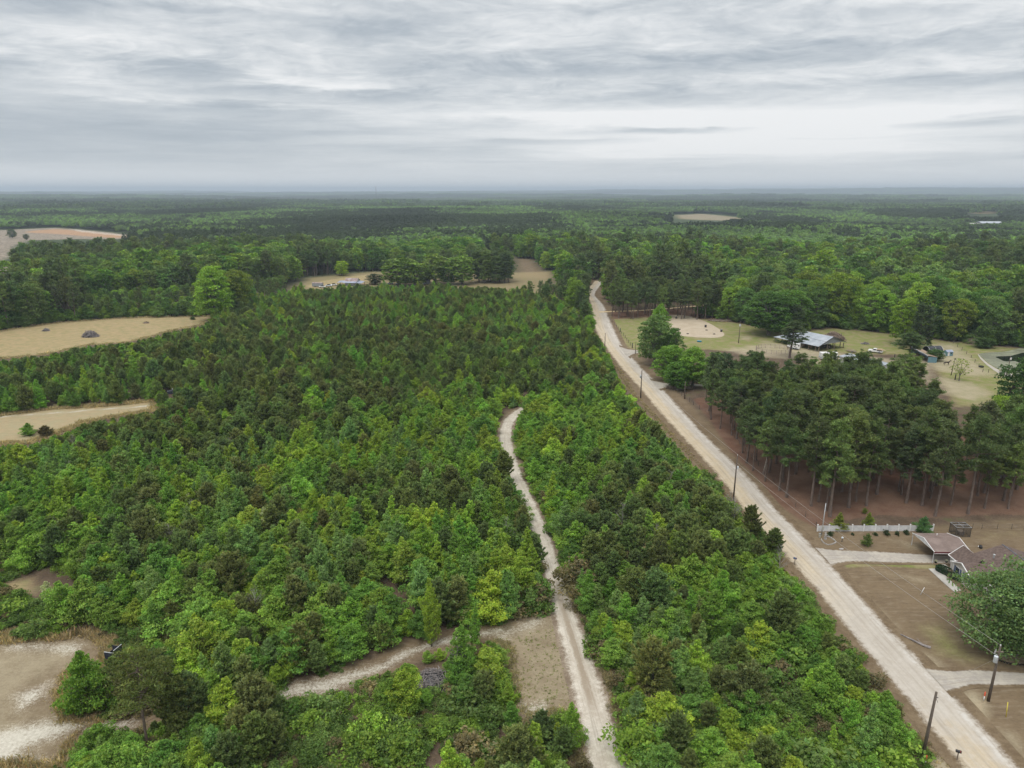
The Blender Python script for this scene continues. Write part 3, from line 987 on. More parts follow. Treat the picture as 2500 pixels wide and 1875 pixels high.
ground = tag(link("ground", gme), "wide rolling ground of litter, dry grass and sand reaching to the horizon", "ground", kind="structure")


# ------------------------------------------------------------------ roads, drives, arena and pond: thin sheets on the ground
def ribbon(name, left, right, mat, z=0.03, step=3.0, cols=11, over=0.3, label=None, cat="road"):
    """strip between two edge lines; UV.x runs from edge to edge, 0..1, and a little past each"""
    L, Rr = np.array(left), np.array(right)
    s = np.concatenate([[0], np.cumsum(np.hypot(*np.diff((L + Rr) / 2, axis=0).T))])
    t = np.linspace(0, s[-1], max(3, int(s[-1] / step)))

    def smooth(Q):
        q = np.stack([np.interp(t, s, Q[:, 0]), np.interp(t, s, Q[:, 1])], 1)
        k = np.array([1, 2, 3, 2, 1]) / 9.0
        return np.stack([np.convolve(np.pad(q[:, i], 2, mode="reflect", reflect_type="odd"), k, "valid") for i in (0, 1)], 1)
    L, Rr = smooth(L), smooth(Rr)
    u = np.linspace(-over, 1 + over, cols)
    V = (L[:, None] * (1 - u)[None, :, None] + Rr[:, None] * u[None, :, None])
    crown_ = z + 0.05 * np.clip(1 - (2 * u - 1) ** 2, 0, 1)
    V = np.concatenate([V, np.broadcast_to(crown_[None, :, None], V.shape[:2] + (1,)) + terrain(V[..., 0], V[..., 1])[..., None]], 2)
    m_, k_ = V.shape[:2]
    ii = np.arange(m_ * k_).reshape(m_, k_)
    Fq = np.stack([ii[:-1, :-1], ii[1:, :-1], ii[1:, 1:], ii[:-1, 1:]], -1).reshape(-1, 4)
    me = mesh_np(name, V.reshape(-1, 3), Fq, [mat], smooth=np.ones(len(Fq)))
    a = me.attributes.new("u", "FLOAT", "POINT")
    a.data.foreach_set("value", np.ascontiguousarray(np.broadcast_to(u, (m_, k_)), np.float32).ravel())
    a = me.attributes.new("along", "FLOAT", "POINT")
    a.data.foreach_set("value", np.ascontiguousarray(np.broadcast_to(t[:, None], (m_, k_)), np.float32).ravel())
    if me.polygons[0].normal.z < 0:
        me.flip_normals()
    return tag(link(name, me), label, cat, kind="structure")


def lane_mat(name, body, verge, edge=0.06, amp=0.5, extra=None):
    m, n = mat_new(name)
    P = n.new("ShaderNodeNewGeometry").outputs["Position"]
    u = n.new("ShaderNodeAttribute", attribute_type="GEOMETRY", attribute_name="u").outputs["Fac"]
    f1, f2, f3 = n.noise(P, 0.35, 4, 0.6), n.noise(P, 1.6, 5, 0.68), n.noise(P, 7.0, 2, 0.6)
    g = n.math("ADD", n.math("MULTIPLY", f1, 0.4), n.math("ADD", n.math("MULTIPLY", f2, 0.4), n.math("MULTIPLY", f3, 0.2)))
    e = n.math("SUBTRACT", 0.5, n.math("ABSOLUTE", n.math("SUBTRACT", u, 0.5)))        # 0 at the edges, 0.5 mid-lane
    on = n.ss(n.math("ADD", e, n.math("MULTIPLY", n.math("SUBTRACT", g, 0.5), amp)), -edge, edge)
    c = n.mix(n.ss(g, 0.40, 0.62), body[0], body[1])
    if extra:
        c = extra(n, c, u, e, f1, f2, g)
    al = n.new("ShaderNodeAttribute", attribute_type="GEOMETRY", attribute_name="along").outputs["Fac"]
    uv = n.new("ShaderNodeCombineXYZ")
    n.put(uv.inputs[0], n.math("MULTIPLY", u, 11.0))
    n.put(uv.inputs[1], n.math("MULTIPLY", al, 0.07))
    st = n.noise(uv.outputs[0], 1.0, 5, 0.6, 0.4)                                     # wheel-worn streaks along the lane
    c = n.mix(n.math("MULTIPLY", n.ss(st, 0.50, 0.68), 0.42), c, (0.27, 0.235, 0.19))
    c = n.mix(n.math("MULTIPLY", n.ss(st, 0.46, 0.30), 0.35), c, (0.56, 0.53, 0.475))
    v = n.mix(n.ss(g, 0.4, 0.62), verge[0], verge[1])
    return finish(m, n, n.mix(on, v, c), 0.95, 0, g, 0.5, 0.12, 0.1)


def road_extra(n, c, u, e, f1, f2, g):
    y = n.new("ShaderNodeSeparateXYZ")
    n.t.links.new(n.new("ShaderNodeNewGeometry").outputs["Position"], y.inputs[0])
    Y_ = y.outputs[1]
    band = n.math("MULTIPLY", n.ss(n.math("ADD", u, n.math("MULTIPLY", n.math("SUBTRACT", f1, 0.5), 0.35)), 0.66, 0.36), n.ss(n.math("ADD", Y_, n.math("MULTIPLY", f1, 40)), 108, 140))
    band2 = n.math("MULTIPLY", n.ss(n.math("ADD", u, n.math("MULTIPLY", n.math("SUBTRACT", f1, 0.5), 0.5)), 0.95, 0.55), n.ss(n.math("ADD", Y_, n.math("MULTIPLY", f1, 18)), 86, 70))
    c = n.mix(n.math("MULTIPLY", n.math("MAXIMUM", band, band2), 0.62), c, n.mix(n.ss(g, 0.4, 0.6), (0.48, 0.375, 0.225), (0.53, 0.435, 0.285)))
    c = n.mix(n.math("MULTIPLY", n.ss(n.math("ABSOLUTE", n.math("SUBTRACT", u, 0.86)), 0.10, 0.02), n.ss(g, 0.45, 0.6)), c, (0.53, 0.505, 0.465))
    for k, w_ in ((0.27, 0.05), (0.47, 0.05), (0.66, 0.05)):                          # faint wheel lines
        c = n.mix(n.math("MULTIPLY", n.ss(n.math("ABSOLUTE", n.math("ADD", n.math("SUBTRACT", u, k), n.math("MULTIPLY", n.math("SUBTRACT", f1, 0.5), 0.10))), w_, 0.0), 0.26), c, (0.32, 0.285, 0.24))
    return c


VERGE = ((0.135, 0.097, 0.059), (0.205, 0.155, 0.098))
ROAD_M = lane_mat("gravel_road_surface", ((0.42, 0.378, 0.32), (0.475, 0.435, 0.38)), VERGE, 0.09, 0.62, road_extra)
road = ribbon("gravel_road", rl, rr_, ROAD_M, label="long pale gravel road with a yellow sandy side running past the pine grove")


def track_extra(n, c, u, e, f1, f2, g):
    y = n.new("ShaderNodeSeparateXYZ")
    n.t.links.new(n.new("ShaderNodeNewGeometry").outputs["Position"], y.inputs[0])
    ruts = n.math("MULTIPLY", n.math("MULTIPLY", n.ss(y.outputs[1], 71, 78), n.ss(y.outputs[1], 108, 90)), 0.8)
    midl = n.ss(n.math("ADD", e, n.math("MULTIPLY", n.math("SUBTRACT", g, 0.5), 0.8)), 0.28, 0.42)
    c = n.mix(n.math("MULTIPLY", n.math("MULTIPLY", midl, ruts), 0.9), c, (0.24, 0.185, 0.125))
    return n.mix(n.math("MULTIPLY", n.ss(n.math("ABSOLUTE", n.math("SUBTRACT", f2, 0.5)), 0.02, 0.0), 0.35), c, (0.30, 0.24, 0.18))


TRACK_M = lane_mat("white_sand_track", ((0.43, 0.38, 0.31), (0.575, 0.53, 0.455)), ((0.165, 0.125, 0.088), (0.29, 0.235, 0.175)), 0.12, 0.85, track_extra)


def offset(line, wid):
    P = np.array(line)
    T = np.gradient(P, axis=0)
    T /= np.linalg.norm(T, axis=1, keepdims=True)
    Nn = np.stack([-T[:, 1], T[:, 0]], 1)
    wv = np.asarray(wid, float).reshape(-1, 1) if np.ndim(wid) else wid
    return P + Nn * wv / 2, P - Nn * wv / 2


a_, b_ = offset(TRACK, np.interp(np.arange(len(TRACK)), [0, 4, 12, 14, 17, 21], [2.6, 2.9, 2.7, 3.2, 3.6, 4.2]))
ribbon("sandy_track", a_, b_, TRACK_M, 0.02, 1.5, label="white sandy track winding from the foreground into the young trees", cat="track", over=0.25)
DRIVE_M = lane_mat("driveway_gravel", ((0.34, 0.31, 0.275), (0.45, 0.41, 0.345)), VERGE, 0.06, 0.6)


def drive(top, bottom, label, z=0.055, mat=None):
    ribbon("driveway", gp(top), gp(bottom), mat or DRIVE_M, z, 1.0, 9, 0.25, label, "driveway")


drive(Z(1950, 1200, 3.687, [(150, 508), (330, 535), (600, 542), (900, 556), (1150, 572), (1420, 590)]), Z(1950, 1200, 3.687, [(290, 660), (420, 625), (620, 632), (900, 642), (1160, 640), (1430, 650)]), "pale gravel driveway leading to the brown carport")
drive(Z(1950, 1550, 4.022, [(1250, 340), (1400, 372), (1640, 348), (1900, 358), (2250, 382), (2600, 400)]), Z(1950, 1550, 4.022, [(1450, 560), (1560, 520), (1700, 485), (1900, 488), (2250, 492), (2600, 505)]), "pale gravel driveway passing the pole with the white transformer")
drive(Z(1500, 700, 4.148, [(370, 950), (470, 972), (560, 985), (700, 988), (880, 990), (1000, 985)]), Z(1500, 700, 4.148, [(440, 1040), (500, 1020), (570, 1012), (700, 1008), (880, 1008), (1000, 1002)]), "sandy drive leaving the road beside the brown bush and wire fence")
drive(Z(1500, 700, 4.148, [(50, 610), (130, 640), (180, 640), (250, 650)]), Z(1500, 700, 4.148, [(130, 720), (160, 690), (195, 676), (250, 672)]), "short sandy pull-off by the roadside hardwoods")
SAND_LANE = lane_mat("yellow_sand", ((0.55, 0.42, 0.22), (0.62, 0.52, 0.33)), ((0.135, 0.058, 0.036), (0.205, 0.105, 0.066)), 0.06, 0.4)
drive(Z(1420, 640, 7.54, [(320, 905), (450, 905), (620, 898), (1000, 890), (1500, 858), (1850, 825), (2300, 790)]), Z(1420, 640, 7.54, [(330, 935), (450, 922), (620, 914), (1000, 904), (1500, 870), (1850, 836), (2300, 800)]), "yellow sandy lane crossing behind the first row of roadside pines", mat=SAND_LANE)


def sheet(name, poly, z, mat, label, cat, thick=0.0):
    cx_, cy_ = np.mean(np.array(poly), axis=0)
    me = bpy.data.meshes.new(name)
    me.from_pydata([(p[0], p[1], z) for p in poly], [], [tuple(range(len(poly)))])
    me.materials.append(mat)
    if me.polygons[0].normal.z < 0:
        me.flip_normals()
    return tag(link(name, me), label, cat, kind="structure")


def rounded(poly, it=3):
    P = np.array(poly)
    for _ in range(it):
        q = np.roll(P, -1, 0)
        P = np.stack([P * 0.75 + q * 0.25, P * 0.25 + q * 0.75], 1).reshape(-1, 2)
    return [tuple(p) for p in P]


ARENA_M = surf("arena_sand", (0.385, 0.315, 0.225), (0.455, 0.385, 0.285), 0.25, 0.95, stretch=(1, 1, 1), bump_k=0.3)
sheet("sand_arena", rounded(gp(Z(1500, 700, 4.148, [(400, 315), (480, 288), (700, 284), (880, 330), (1040, 410), (1125, 480), (1090, 512), (980, 521), (800, 512), (600, 490), (470, 440), (380, 380)]))), 0.03, ARENA_M, "big oval sand riding arena with barrels in the farmyard", "arena")
m, n = mat_new("pond_algae")
P = n.new("ShaderNodeNewGeometry").outputs["Position"]
f = n.noise(P, 0.16, 5, 0.65, 0.6)
fb = n.noise(P, 1.2, 4, 0.6)
finish(m, n, n.mix(n.ss(n.math("ADD", n.math("MULTIPLY", f, .7), n.math("MULTIPLY", fb, .3)), 0.4, 0.62), (0.165, 0.170, 0.120), (0.29, 0.305, 0.205)), 0.5, 0, fb, 0.1, 0.05)
ALGAE = m
m, n = mat_new("open_pond_water")
finish(m, n, (0.012, 0.015, 0.013), 0.12, spec=0.5)
POND = rounded(gp(Z(2180, 820, 6.9125, [(1430, 305), (1560, 284), (1900, 266), (2000, 242), (2212, 188), (2700, 150), (3100, 260), (3000, 620), (2400, 700), (2000, 628), (1900, 604), (1750, 545), (1600, 452), (1500, 360)])), 2)
sheet("pond_water", POND, 0.03, ALGAE, "grey-green algae film covering the farm pond", "pond")
sheet("open_pond_water", rounded(gp(Z(2180, 820, 6.9125, [(1715, 356), (1800, 346), (1980, 343), (2100, 308), (2230, 275), (2500, 280), (2480, 440), (2230, 470), (2130, 456), (2060, 420), (1950, 436), (1860, 426), (1790, 385)])), 2), 0.036, m, "dark patch of open water among the pond algae", "water")
BANK_M = surf("pond_bank", (0.30, 0.28, 0.25), (0.42, 0.39, 0.34), 0.6, 0.95)
bk = gp(Z(2180, 820, 6.9125, [(1440, 310), (1500, 375), (1600, 465), (1750, 558), (1900, 618), (2030, 645)]))
bk2 = gp(Z(2180, 820, 6.9125, [(1430, 316), (1480, 395), (1590, 500), (1740, 610), (1880, 690), (1990, 715)]))
ribbon("pond_path", bk, bk2, lane_mat("pond_path_surface", ((0.36, 0.33, 0.29), (0.46, 0.43, 0.38)), ((0.165, 0.175, 0.058), (0.24, 0.225, 0.09)), 0.08, 0.4), 0.035, 1.0, 7, 0.1, "bare pale strip of bank along the pond", "path")
# ------------------------------------------------------------------ scattering of masses (one object each)
def scatter(name, meshes, pts, rz, sc, pick, tint, label, cat, kind="stuff"):
    """ONE object whose points carry copies of the given meshes"""
    V = np.ascontiguousarray(pts, np.float32)
    me = bpy.data.meshes.new(name)
    me.vertices.add(len(V))
    me.vertices.foreach_set("co", V.ravel())
    rot = np.stack([np.random.default_rng(1).normal(0, 0.03, len(V)), np.random.default_rng(2).normal(0, 0.03, len(V)), rz], 1)
    for nm, ty, arr, key in (("rot", "FLOAT_VECTOR", rot, "vector"), ("scl", "FLOAT_VECTOR", sc, "vector"),
                             ("tint", "FLOAT_VECTOR", tint, "vector"), ("pick", "INT", pick, "value")):
        a = me.attributes.new(nm, ty, "POINT")
        a.data.foreach_set(key, np.ascontiguousarray(arr, np.int32 if ty == "INT" else np.float32).ravel())
    o = link(name, me)
    ng = bpy.data.node_groups.new(name + "_nodes", "GeometryNodeTree")
    ng.interface.new_socket("Geometry", in_out="INPUT", socket_type="NodeSocketGeometry")
    ng.interface.new_socket("Geometry", in_out="OUTPUT", socket_type="NodeSocketGeometry")
    k = N(ng)
    gi, go = k.new("NodeGroupInput"), k.new("NodeGroupOutput")
    join = k.new("GeometryNodeJoinGeometry")
    for i, m in enumerate(reversed(meshes)):
        src = bpy.data.objects.new(name + "_pattern", m)
        oi = k.new("GeometryNodeObjectInfo")
        oi.inputs["Object"].default_value = src
        g2 = k.new("GeometryNodeGeometryToInstance")
        ng.links.new(oi.outputs["Geometry"], g2.inputs[0])
        ng.links.new(g2.outputs[0], join.inputs[0])
    iop = k.new("GeometryNodeInstanceOnPoints")
    ng.links.new(gi.outputs[0], iop.inputs["Points"])
    ng.links.new(join.outputs[0], iop.inputs["Instance"])
    iop.inputs["Pick Instance"].default_value = True

    def named(nm, ty):
        a = k.new("GeometryNodeInputNamedAttribute", data_type=ty)
        a.inputs["Name"].default_value = nm
        return a.outputs["Attribute"]
    ng.links.new(named("pick", "INT"), iop.inputs["Instance Index"])
    ng.links.new(named("rot", "FLOAT_VECTOR"), iop.inputs["Rotation"])
    ng.links.new(named("scl", "FLOAT_VECTOR"), iop.inputs["Scale"])
    ng.links.new(iop.outputs[0], go.inputs[0])
    md = o.modifiers.new("copies", "NODES")
    md.node_group = ng
    return tag(o, label, cat, kind=kind)


def jgrid(x0, x1, y0, y1, s, seed, jit=0.48):
    g = np.random.default_rng(seed)
    X, Y = np.meshgrid(np.arange(x0, x1, s), np.arange(y0, y1, s * 0.9))
    X = X + (np.arange(X.shape[0]) % 2)[:, None] * s / 2
    return (X + g.uniform(-jit, jit, X.shape) * s).ravel(), (Y + g.uniform(-jit, jit, X.shape) * s).ravel()


OCC = [CLEAR[k] for k in CLEAR]


def hides(x, y, z0, h, r, names=None, fr=(0.12, 0.35, 0.6, 0.85, 1.0), k=0.55):
    """would a crown of this height and radius stand before one of the clear areas?"""
    polys = OCC if names is None else [CLEAR[q] for q in names]
    bad = np.zeros(x.shape, bool)
    for f in fr:
        wv = r * k * (1.0 if f < 0.7 else 0.45)
        for s in (-1, 0, 1):
            px, py = proj(x + s * wv, y, z0 + h * f)
            for p in polys:
                bad |= inpoly(px, py, p)
    return bad


def off(x, y, polys, gap=0.0):
    ok = np.ones(x.shape, bool)
    for p in polys:
        if gap:
            ok &= sdist(x, y, p) < -gap
        else:
            ok &= ~inpoly(x, y, p)
    return ok


def in_view(x, y, h, m=60):
    px, py = proj(x, y, h * 0.5)
    return (px > -m) & (px < 2500 + m) & (proj(x, y, h)[1] < 1875 + m)


GREENS = {  # tint, colour word
    "oak": [((0.216, 0.350, 0.056), "mid green"), ((0.156, 0.280, 0.054), "deep green"), ((0.302, 0.408, 0.054), "yellow-green"), ((0.236, 0.374, 0.066), "fresh green")],
    "gum": [((0.206, 0.362, 0.064), "fresh green"), ((0.288, 0.402, 0.058), "yellow-green"), ((0.222, 0.340, 0.100), "pale green")],
    "ypine": [((0.188, 0.240, 0.072), "olive"), ((0.158, 0.218, 0.072), "dark green"), ((0.202, 0.235, 0.078), "brownish olive")],
    "tpine": [((0.124, 0.172, 0.058), "dark green"), ((0.150, 0.204, 0.060), "mid green"), ((0.106, 0.146, 0.058), "blackish green")],
    "hard": [((0.165, 0.272, 0.046), "mid green"), ((0.108, 0.200, 0.044), "deep green"), ((0.222, 0.322, 0.048), "yellow-green"), ((0.180, 0.268, 0.080), "grey-green")],
}

PINE_ZONES = [D(p) for p in (
    [(330, 740), (480, 712), (640, 668), (900, 690), (1080, 740), (1105, 825), (960, 830), (880, 872), (720, 892), (600, 960), (450, 1010), (330, 965), (180, 950), (170, 885), (330, 890)],
    [(1245, 1060), (1400, 985), (1500, 1060), (1625, 1120), (1670, 1185), (1500, 1215), (1430, 1300), (1300, 1260), (1250, 1150)],
    [(1080, 960), (1170, 1180), (1120, 1200), (1080, 1090), (1030, 1010)],
    [(700, 1010), (1000, 1040), (1040, 1130), (860, 1120), (700, 1060)],
    [(520, 1050), (640, 1070), (700, 1180), (600, 1170)],
    [(230, 1060), (330, 1050), (400, 1170), (300, 1200)],
    [(1100, 760), (1230, 690), (1290, 800), (1210, 830), (1110, 850)],
    [(860, 1480), (960, 1500), (900, 1600), (700, 1640), (720, 1560)], [(200, 1420), (400, 1390), (420, 1560), (260, 1560)], [(560, 1480), (700, 1500), (640, 1620), (500, 1600)],
    [(1330, 1400), (1430, 1380), (1400, 1470), (1340, 1480)], [(900, 1300), (1000, 1290), (1180, 1330), (1160, 1360), (980, 1360)])]

rg = np.random.default_rng(77)


def pick_tint(lst, n1, n2):
    """choose by slow noise so that colours come in drifts"""
    q = np.clip((n1 - 0.5) * 1.7 + 0.5 + (n2 - 0.5) * 0.9, 0, 0.999)
    return (q * len(lst)).astype(int)


# ---- young wood on both sides of the white track
X1, Y1 = jgrid(-190, 130, 38, 175, 2.5, 31)
X2, Y2 = jgrid(-420, 260, 175, 560, 3.1, 32)
yx, yy = np.concatenate([X1, X2]), np.concatenate([Y1, Y2])
keep = inpoly(yx, yy, YOUNG) & off(yx, yy, NOTREES) & (np.abs(yx) < yy * 0.95 + 25)
yx, yy = yx[keep], yy[keep]
keep = (sdist(yx, yy, TRACK, False) > np.interp(yy, [70, 95], [4.4, 3.0])) & (sdist(yx, yy, TRACK2, False) > 2.3) & (sdist(yx, yy, ROAD_C, False) > 6.5)
yx, yy = yx[keep], yy[keep]
dens = fnoise(yx, yy, 17)
thr = np.interp(yy, [60, 80, 100, 118, 140], [0.47, 0.47, 0.43, 0.26, 0.0])     # gaps open towards the drone
thr = thr * np.where(yx > np.interp(yy, [60, 130], [8, 0]), 0.5, 1.0)
keep = dens > thr
yx, yy = yx[keep], yy[keep]
px, py = proj(yx, yy, 4.0)
inz = np.zeros(len(yx), bool)
for p in PINE_ZONES:
    inz |= inpoly(px, py, p)
pp = np.where(inz, 0.74, np.interp(fnoise(yx + 300, yy, 26), [0.35, 0.65], [0.03, 0.25]))
pp = np.where((yy > 205) & ~inz, 0.42, pp)
is_pine = rg.random(len(yx)) < pp
gum = (~is_pine) & (rg.random(len(yx)) < np.interp(fnoise(yx - 200, yy + 90, 22), [0.4, 0.66], [0.06, 0.62]))
ykind = np.where(is_pine, 0, np.where(gum, 1, 2))
base_h = np.choose(ykind, [6.0, 7.4, 5.3])
ys = 0.88 * np.exp(rg.normal(0, 0.29, len(yx))) * np.interp(fnoise(yx, yy + 500, 40), [0.3, 0.7], [0.78, 1.12])
ys *= np.where(yy < 85, 0.86, 1.0) * np.where((yx > np.interp(yy, [60, 130], [8, 0])) & (yy < 110), 0.84, 1.0)
ys *= np.where((yx < np.interp(yy, [60, 130], [8, 0])) & (yy < 128), 1.14, 1.0)
ys = np.clip(ys, 0.2, np.choose(ykind, [1.3, 1.2, 1.4]))
for it in range(4):                                     # shrink, then drop, whatever would stand in the way of a clearing
    bad = hides(yx, yy, 0.0, base_h * ys, np.choose(ykind, [1.9, 1.7, 2.3]) * ys)
    ys = np.where(bad, ys * 0.74, ys)
bad = hides(yx, yy, 0.0, base_h * ys, np.choose(ykind, [1.9, 1.7, 2.3]) * ys)
sel = ~bad & (ys > 0.28)
yx, yy, ys, ykind, base_h = yx[sel], yy[sel], ys[sel], ykind[sel], base_h[sel]
yt = np.zeros(len(yx), int)
na1, na2 = fnoise(yx, yy, 20), rg.random(len(yx))
for k_, nm in ((0, "ypine"), (1, "gum"), (2, "oak")):
    q = ykind == k_
    yt[q] = pick_tint(GREENS[nm], na1[q], na2[q])
yrot = rg.random(len(yx)) * 6.283

# ---- where a young tree stands, in words
LAND = [("the black box hunting blind", G(282, 1590)), ("the heap of grey branches", G(1055, 1665)), ("the open sandy junction", G(1370, 1620)), ("the tall lone pine", G(353, 1800)),
        ("the white track's bend", G(1240, 1040)), ("the sandy-footed pole", G(1790, 1222)), ("the blue mailbox", G(1944, 1378)), ("the roadside transformer pole", G(1564, 972)),
        ("the bare left clearing", G(150, 1720)), ("the grassy left-edge opening", G(40, 1440)), ("the long tan clearing", G(240, 1030)), ("the road's yellow sandy reach", G(1690, 1190)),
        ("the tall bottom pole", G(2250, 1855)), ("the faint second track", G(830, 1660)), ("the palest cream-flowering tree", G(469, 1270)), ("the lower cream-flowering tree", G(630, 1370)),
        ("the dark pine thicket", G(720, 1050)), ("the white track's straight reach", G(1345, 1420)), ("the grey gravel heap", G(1522, 1640)), ("the slim roadside pine", G(1830, 1320)),
        ("the grove-side leaning trunk", G(1860, 1160)), ("the track's hidden far end", G(1420, 960)), ("the bottom mailbox", G(2336, 1850)), ("the yard tree's drive", G(2290, 1660))]


def rel(x, y, p, near_):
    """in front of, behind, left or right of a landmark, as seen from the drone"""
    dx_, dy_ = x - p.x * y / max(p.y, 1.0), y - p.y
    if abs(dx_) > abs(dy_):
        return "just left of" if near_ and dx_ < 0 else "just right of" if near_ else "left of" if dx_ < 0 else "right of"
    return ("just before" if dy_ < 0 else "just behind") if near_ else ("in front of" if dy_ < 0 else "beyond")


def where(x, y, marks=None):
    L_ = marks or LAND
    d = [((x - p.x) ** 2 + (y - p.y) ** 2) ** 0.5 for _, p in L_]
    i = int(np.argmin(d))
    return rel(x, y, L_[i][1], d[i] < 9) + " " + L_[i][0]


ORD = "second third fourth fifth sixth seventh eighth ninth tenth eleventh twelfth thirteenth fourteenth fifteenth sixteenth seventeenth eighteenth nineteenth twentieth".split()


def settle_labels(trees):
    """trees that would share a label are told apart by their order from left to right"""
    by = {}
    for e in trees:
        by.setdefault(e["label"], []).append(e)
    for lab, es in by.items():
        if len(es) < 2:
            continue
        es.sort(key=lambda e: float(proj(e.location.x, e.location.y, 3.0)[0]))
        many = lab.split(" ")
        for i, e in enumerate(es):
            pos = "leftmost" if i == 0 else "rightmost" if i == len(es) - 1 else (ORD[i - 1] if i - 1 < len(ORD) else str(i + 1) + "th") + " from left"
            e["label"] = pos + " " + lab


TREES = []


def plant(kind, x, y, z, s, rz, tint, label, cat, group, var, sz=None):
    c, t, j, H, Rd = PROTO[kind][var % len(PROTO[kind])]
    name = {"wood_pine": "tall_pine", "dense_pine": "tall_pine", "wood_hard": "hardwood_tree"}.get(kind, kind)
    e = empty(name, (x, y, z), rz, label, cat, group)
    e.scale = s if isinstance(s, tuple) else (s, s, s if sz is None else sz)
    o = link("crown", c, e)
    o["tint"] = [float(v) for v in tint]
    link("trunk", t, e)
    if label and group:
        TREES.append(e)
    return e


SIZE = lambda h, lo, hi: "small" if h < lo else ("tall" if h > hi else "medium")
rest = {}
for k_, kind, gname, noun, cat in ((0, "young_pine", "ypine", "young pine", "pine tree"), (1, "young_sweetgum", "gum", "pointed sweetgum", "tree"), (2, "young_oak", "oak", "bushy oak", "tree")):
    q = np.where(ykind == k_)[0]
    hh = base_h[q] * ys[q]
    vis = in_view(yx[q], yy[q], hh, 20)
    size = hh / np.hypot(yy[q], 62) * vis
    order = q[np.argsort(-size)]
    for i in order[:300]:
        tint, word = GREENS[gname][yt[i]]
        h = base_h[i] * ys[i]
        f = np.exp(rg.normal(0, 0.10, 3) * np.array([0.5, 0.3, 0.6])) * math.exp(rg.normal(0, 0.10))
        lab = f"{SIZE(h, 4.2, 6.6)} {word} {noun} {where(yx[i], yy[i])}"
        plant(kind, yx[i], yy[i], 0.0, ys[i] * rg.uniform(0.92, 1.1), yrot[i], np.array(tint) * f, lab, cat, noun + "s " + where(yx[i], yy[i]), rg.integers(99), ys[i])
    rest[kind] = (order[300:], gname)
print("young trees", len(yx), {k: len(v[0]) for k, v in rest.items()})

for kind, label, cat in (("young_pine", "dense mass of olive young pines farther back in the thicket", "young pines"), ("young_sweetgum", "mass of pointed fresh green saplings farther back in the thicket", "saplings"),
                         ("young_oak", "mass of bushy green young oaks farther back in the thicket", "young oaks")):
    q, gname = rest[kind]
    T = np.array([g[0] for g in GREENS[gname]])[yt[q]] * np.exp(rg.normal(0, 0.13, (len(q), 3)) * np.array([0.5, 0.3, 0.6])) * np.exp(rg.normal(0, 0.12, (len(q), 1)))
    S = np.stack([ys[q] * rg.uniform(0.9, 1.12, len(q)), ys[q] * rg.uniform(0.9, 1.12, len(q)), ys[q]], 1)
    scatter(kind + "_thicket", [p[2] for p in PROTO[kind]], np.stack([yx[q], yy[q], np.zeros(len(q))], 1), yrot[q], S, rg.integers(0, len(PROTO[kind]), len(q)), T, label, cat)

# ---- bare grey saplings here and there
def bare_tree(seed, H):
    g = np.random.default_rng(seed)
    wd = [([(0, 0, 0), (0.1, 0, H * 0.5), (0.15, 0.1, H)], [0.06, 0.04, 0.008], 6)]
    for i in range(26):
        a, z = i * 2.4, H * g.uniform(0.25, 0.95)
        l = (H - z) * 0.35 + 0.5
        m_ = np.array([math.cos(a) * l * 0.5, math.sin(a) * l * 0.5, z + l * 0.4])
        wd.append(([(0.1, 0.05, z), tuple(m_), tuple(m_ + np.array([math.cos(a + .4) * l * .5, math.sin(a + .4) * l * .5, l * .5]))], [0.025, 0.018, 0.006], 4))
        wd.append(([tuple(m_), tuple(m_ + np.array([math.cos(a - .7) * l * .4, math.sin(a - .7) * l * .4, l * .35]))], [0.015, 0.005], 3))
    return wd


DEADB = surf("bare_grey_twigs", (0.20, 0.185, 0.17), (0.36, 0.34, 0.31), 2, 0.9)
bares = [(mb_mesh(tubes_np(w_[:1]), "bare_stem", DEADB), mb_mesh(tubes_np(w_[1:]), "bare_branches", DEADB)) for w_ in (bare_tree(31, 5.5), bare_tree(32, 6.5), bare_tree(33, 4.5))]
bq = np.where((yy < 170) & in_view(yx, yy, 4.0, -40))[0]
for j, i in enumerate(rg.choice(bq, 34, replace=False)):
    e = empty("bare_sapling", (yx[i] + 0.9, yy[i] - 0.9, 0), rg.random() * 6.28, "bare grey leafless sapling " + where(yx[i], yy[i]), "tree", "bare grey saplings in the young wood")
    e.scale = (1, 1, rg.uniform(0.8, 1.15))
    link("stem", bares[j % 3][0], e)
    link("branches", bares[j % 3][1], e)
    TREES.append(e)

# ---- undergrowth: low shrubs and sprouts in the gaps (nobody could count them)
ux, uy = jgrid(-170, 110, 40, 150, 1.25, 55)
k_ = inpoly(ux, uy, YOUNG) & off(ux, uy, NOTREES, 0.3) & (np.abs(ux) < uy * 0.9 + 15) & (sdist(ux, uy, TRACK, False) > 2.3) & (sdist(ux, uy, TRACK2, False) > 1.9) & (sdist(ux, uy, ROAD_C, False) > 5.6)
ux, uy = ux[k_], uy[k_]
k_ = (fnoise(ux, uy + 77, 9) > np.where(ux < 0, 0.45, 0.36))
ux, uy = ux[k_], uy[k_]
lowm = []
for i in range(4):
    L, _w = bushy_tree(300 + i, 0.95, 0.75, "round", 22, 150, 0.055, 0.02, 0.1, 0.4)
    lowm.append(L.mesh("low_shrub", LEAF))
us = np.exp(rg.normal(0.0, 0.5, len(ux)))
bad = hides(ux, uy, 0, us, us * 0.7, ["junction", "track", "track2", "near_left", "road"], (0.2, 0.9))
ux, uy, us = ux[~bad], uy[~bad], us[~bad]
UT = np.array([(0.075, 0.125, 0.028), (0.10, 0.16, 0.03), (0.10, 0.15, 0.04), (0.13, 0.11, 0.055), (0.13, 0.20, 0.03)])[rg.integers(0, 5, len(ux))] * 1.6 * np.exp(rg.normal(0, 0.15, (len(ux), 1)))
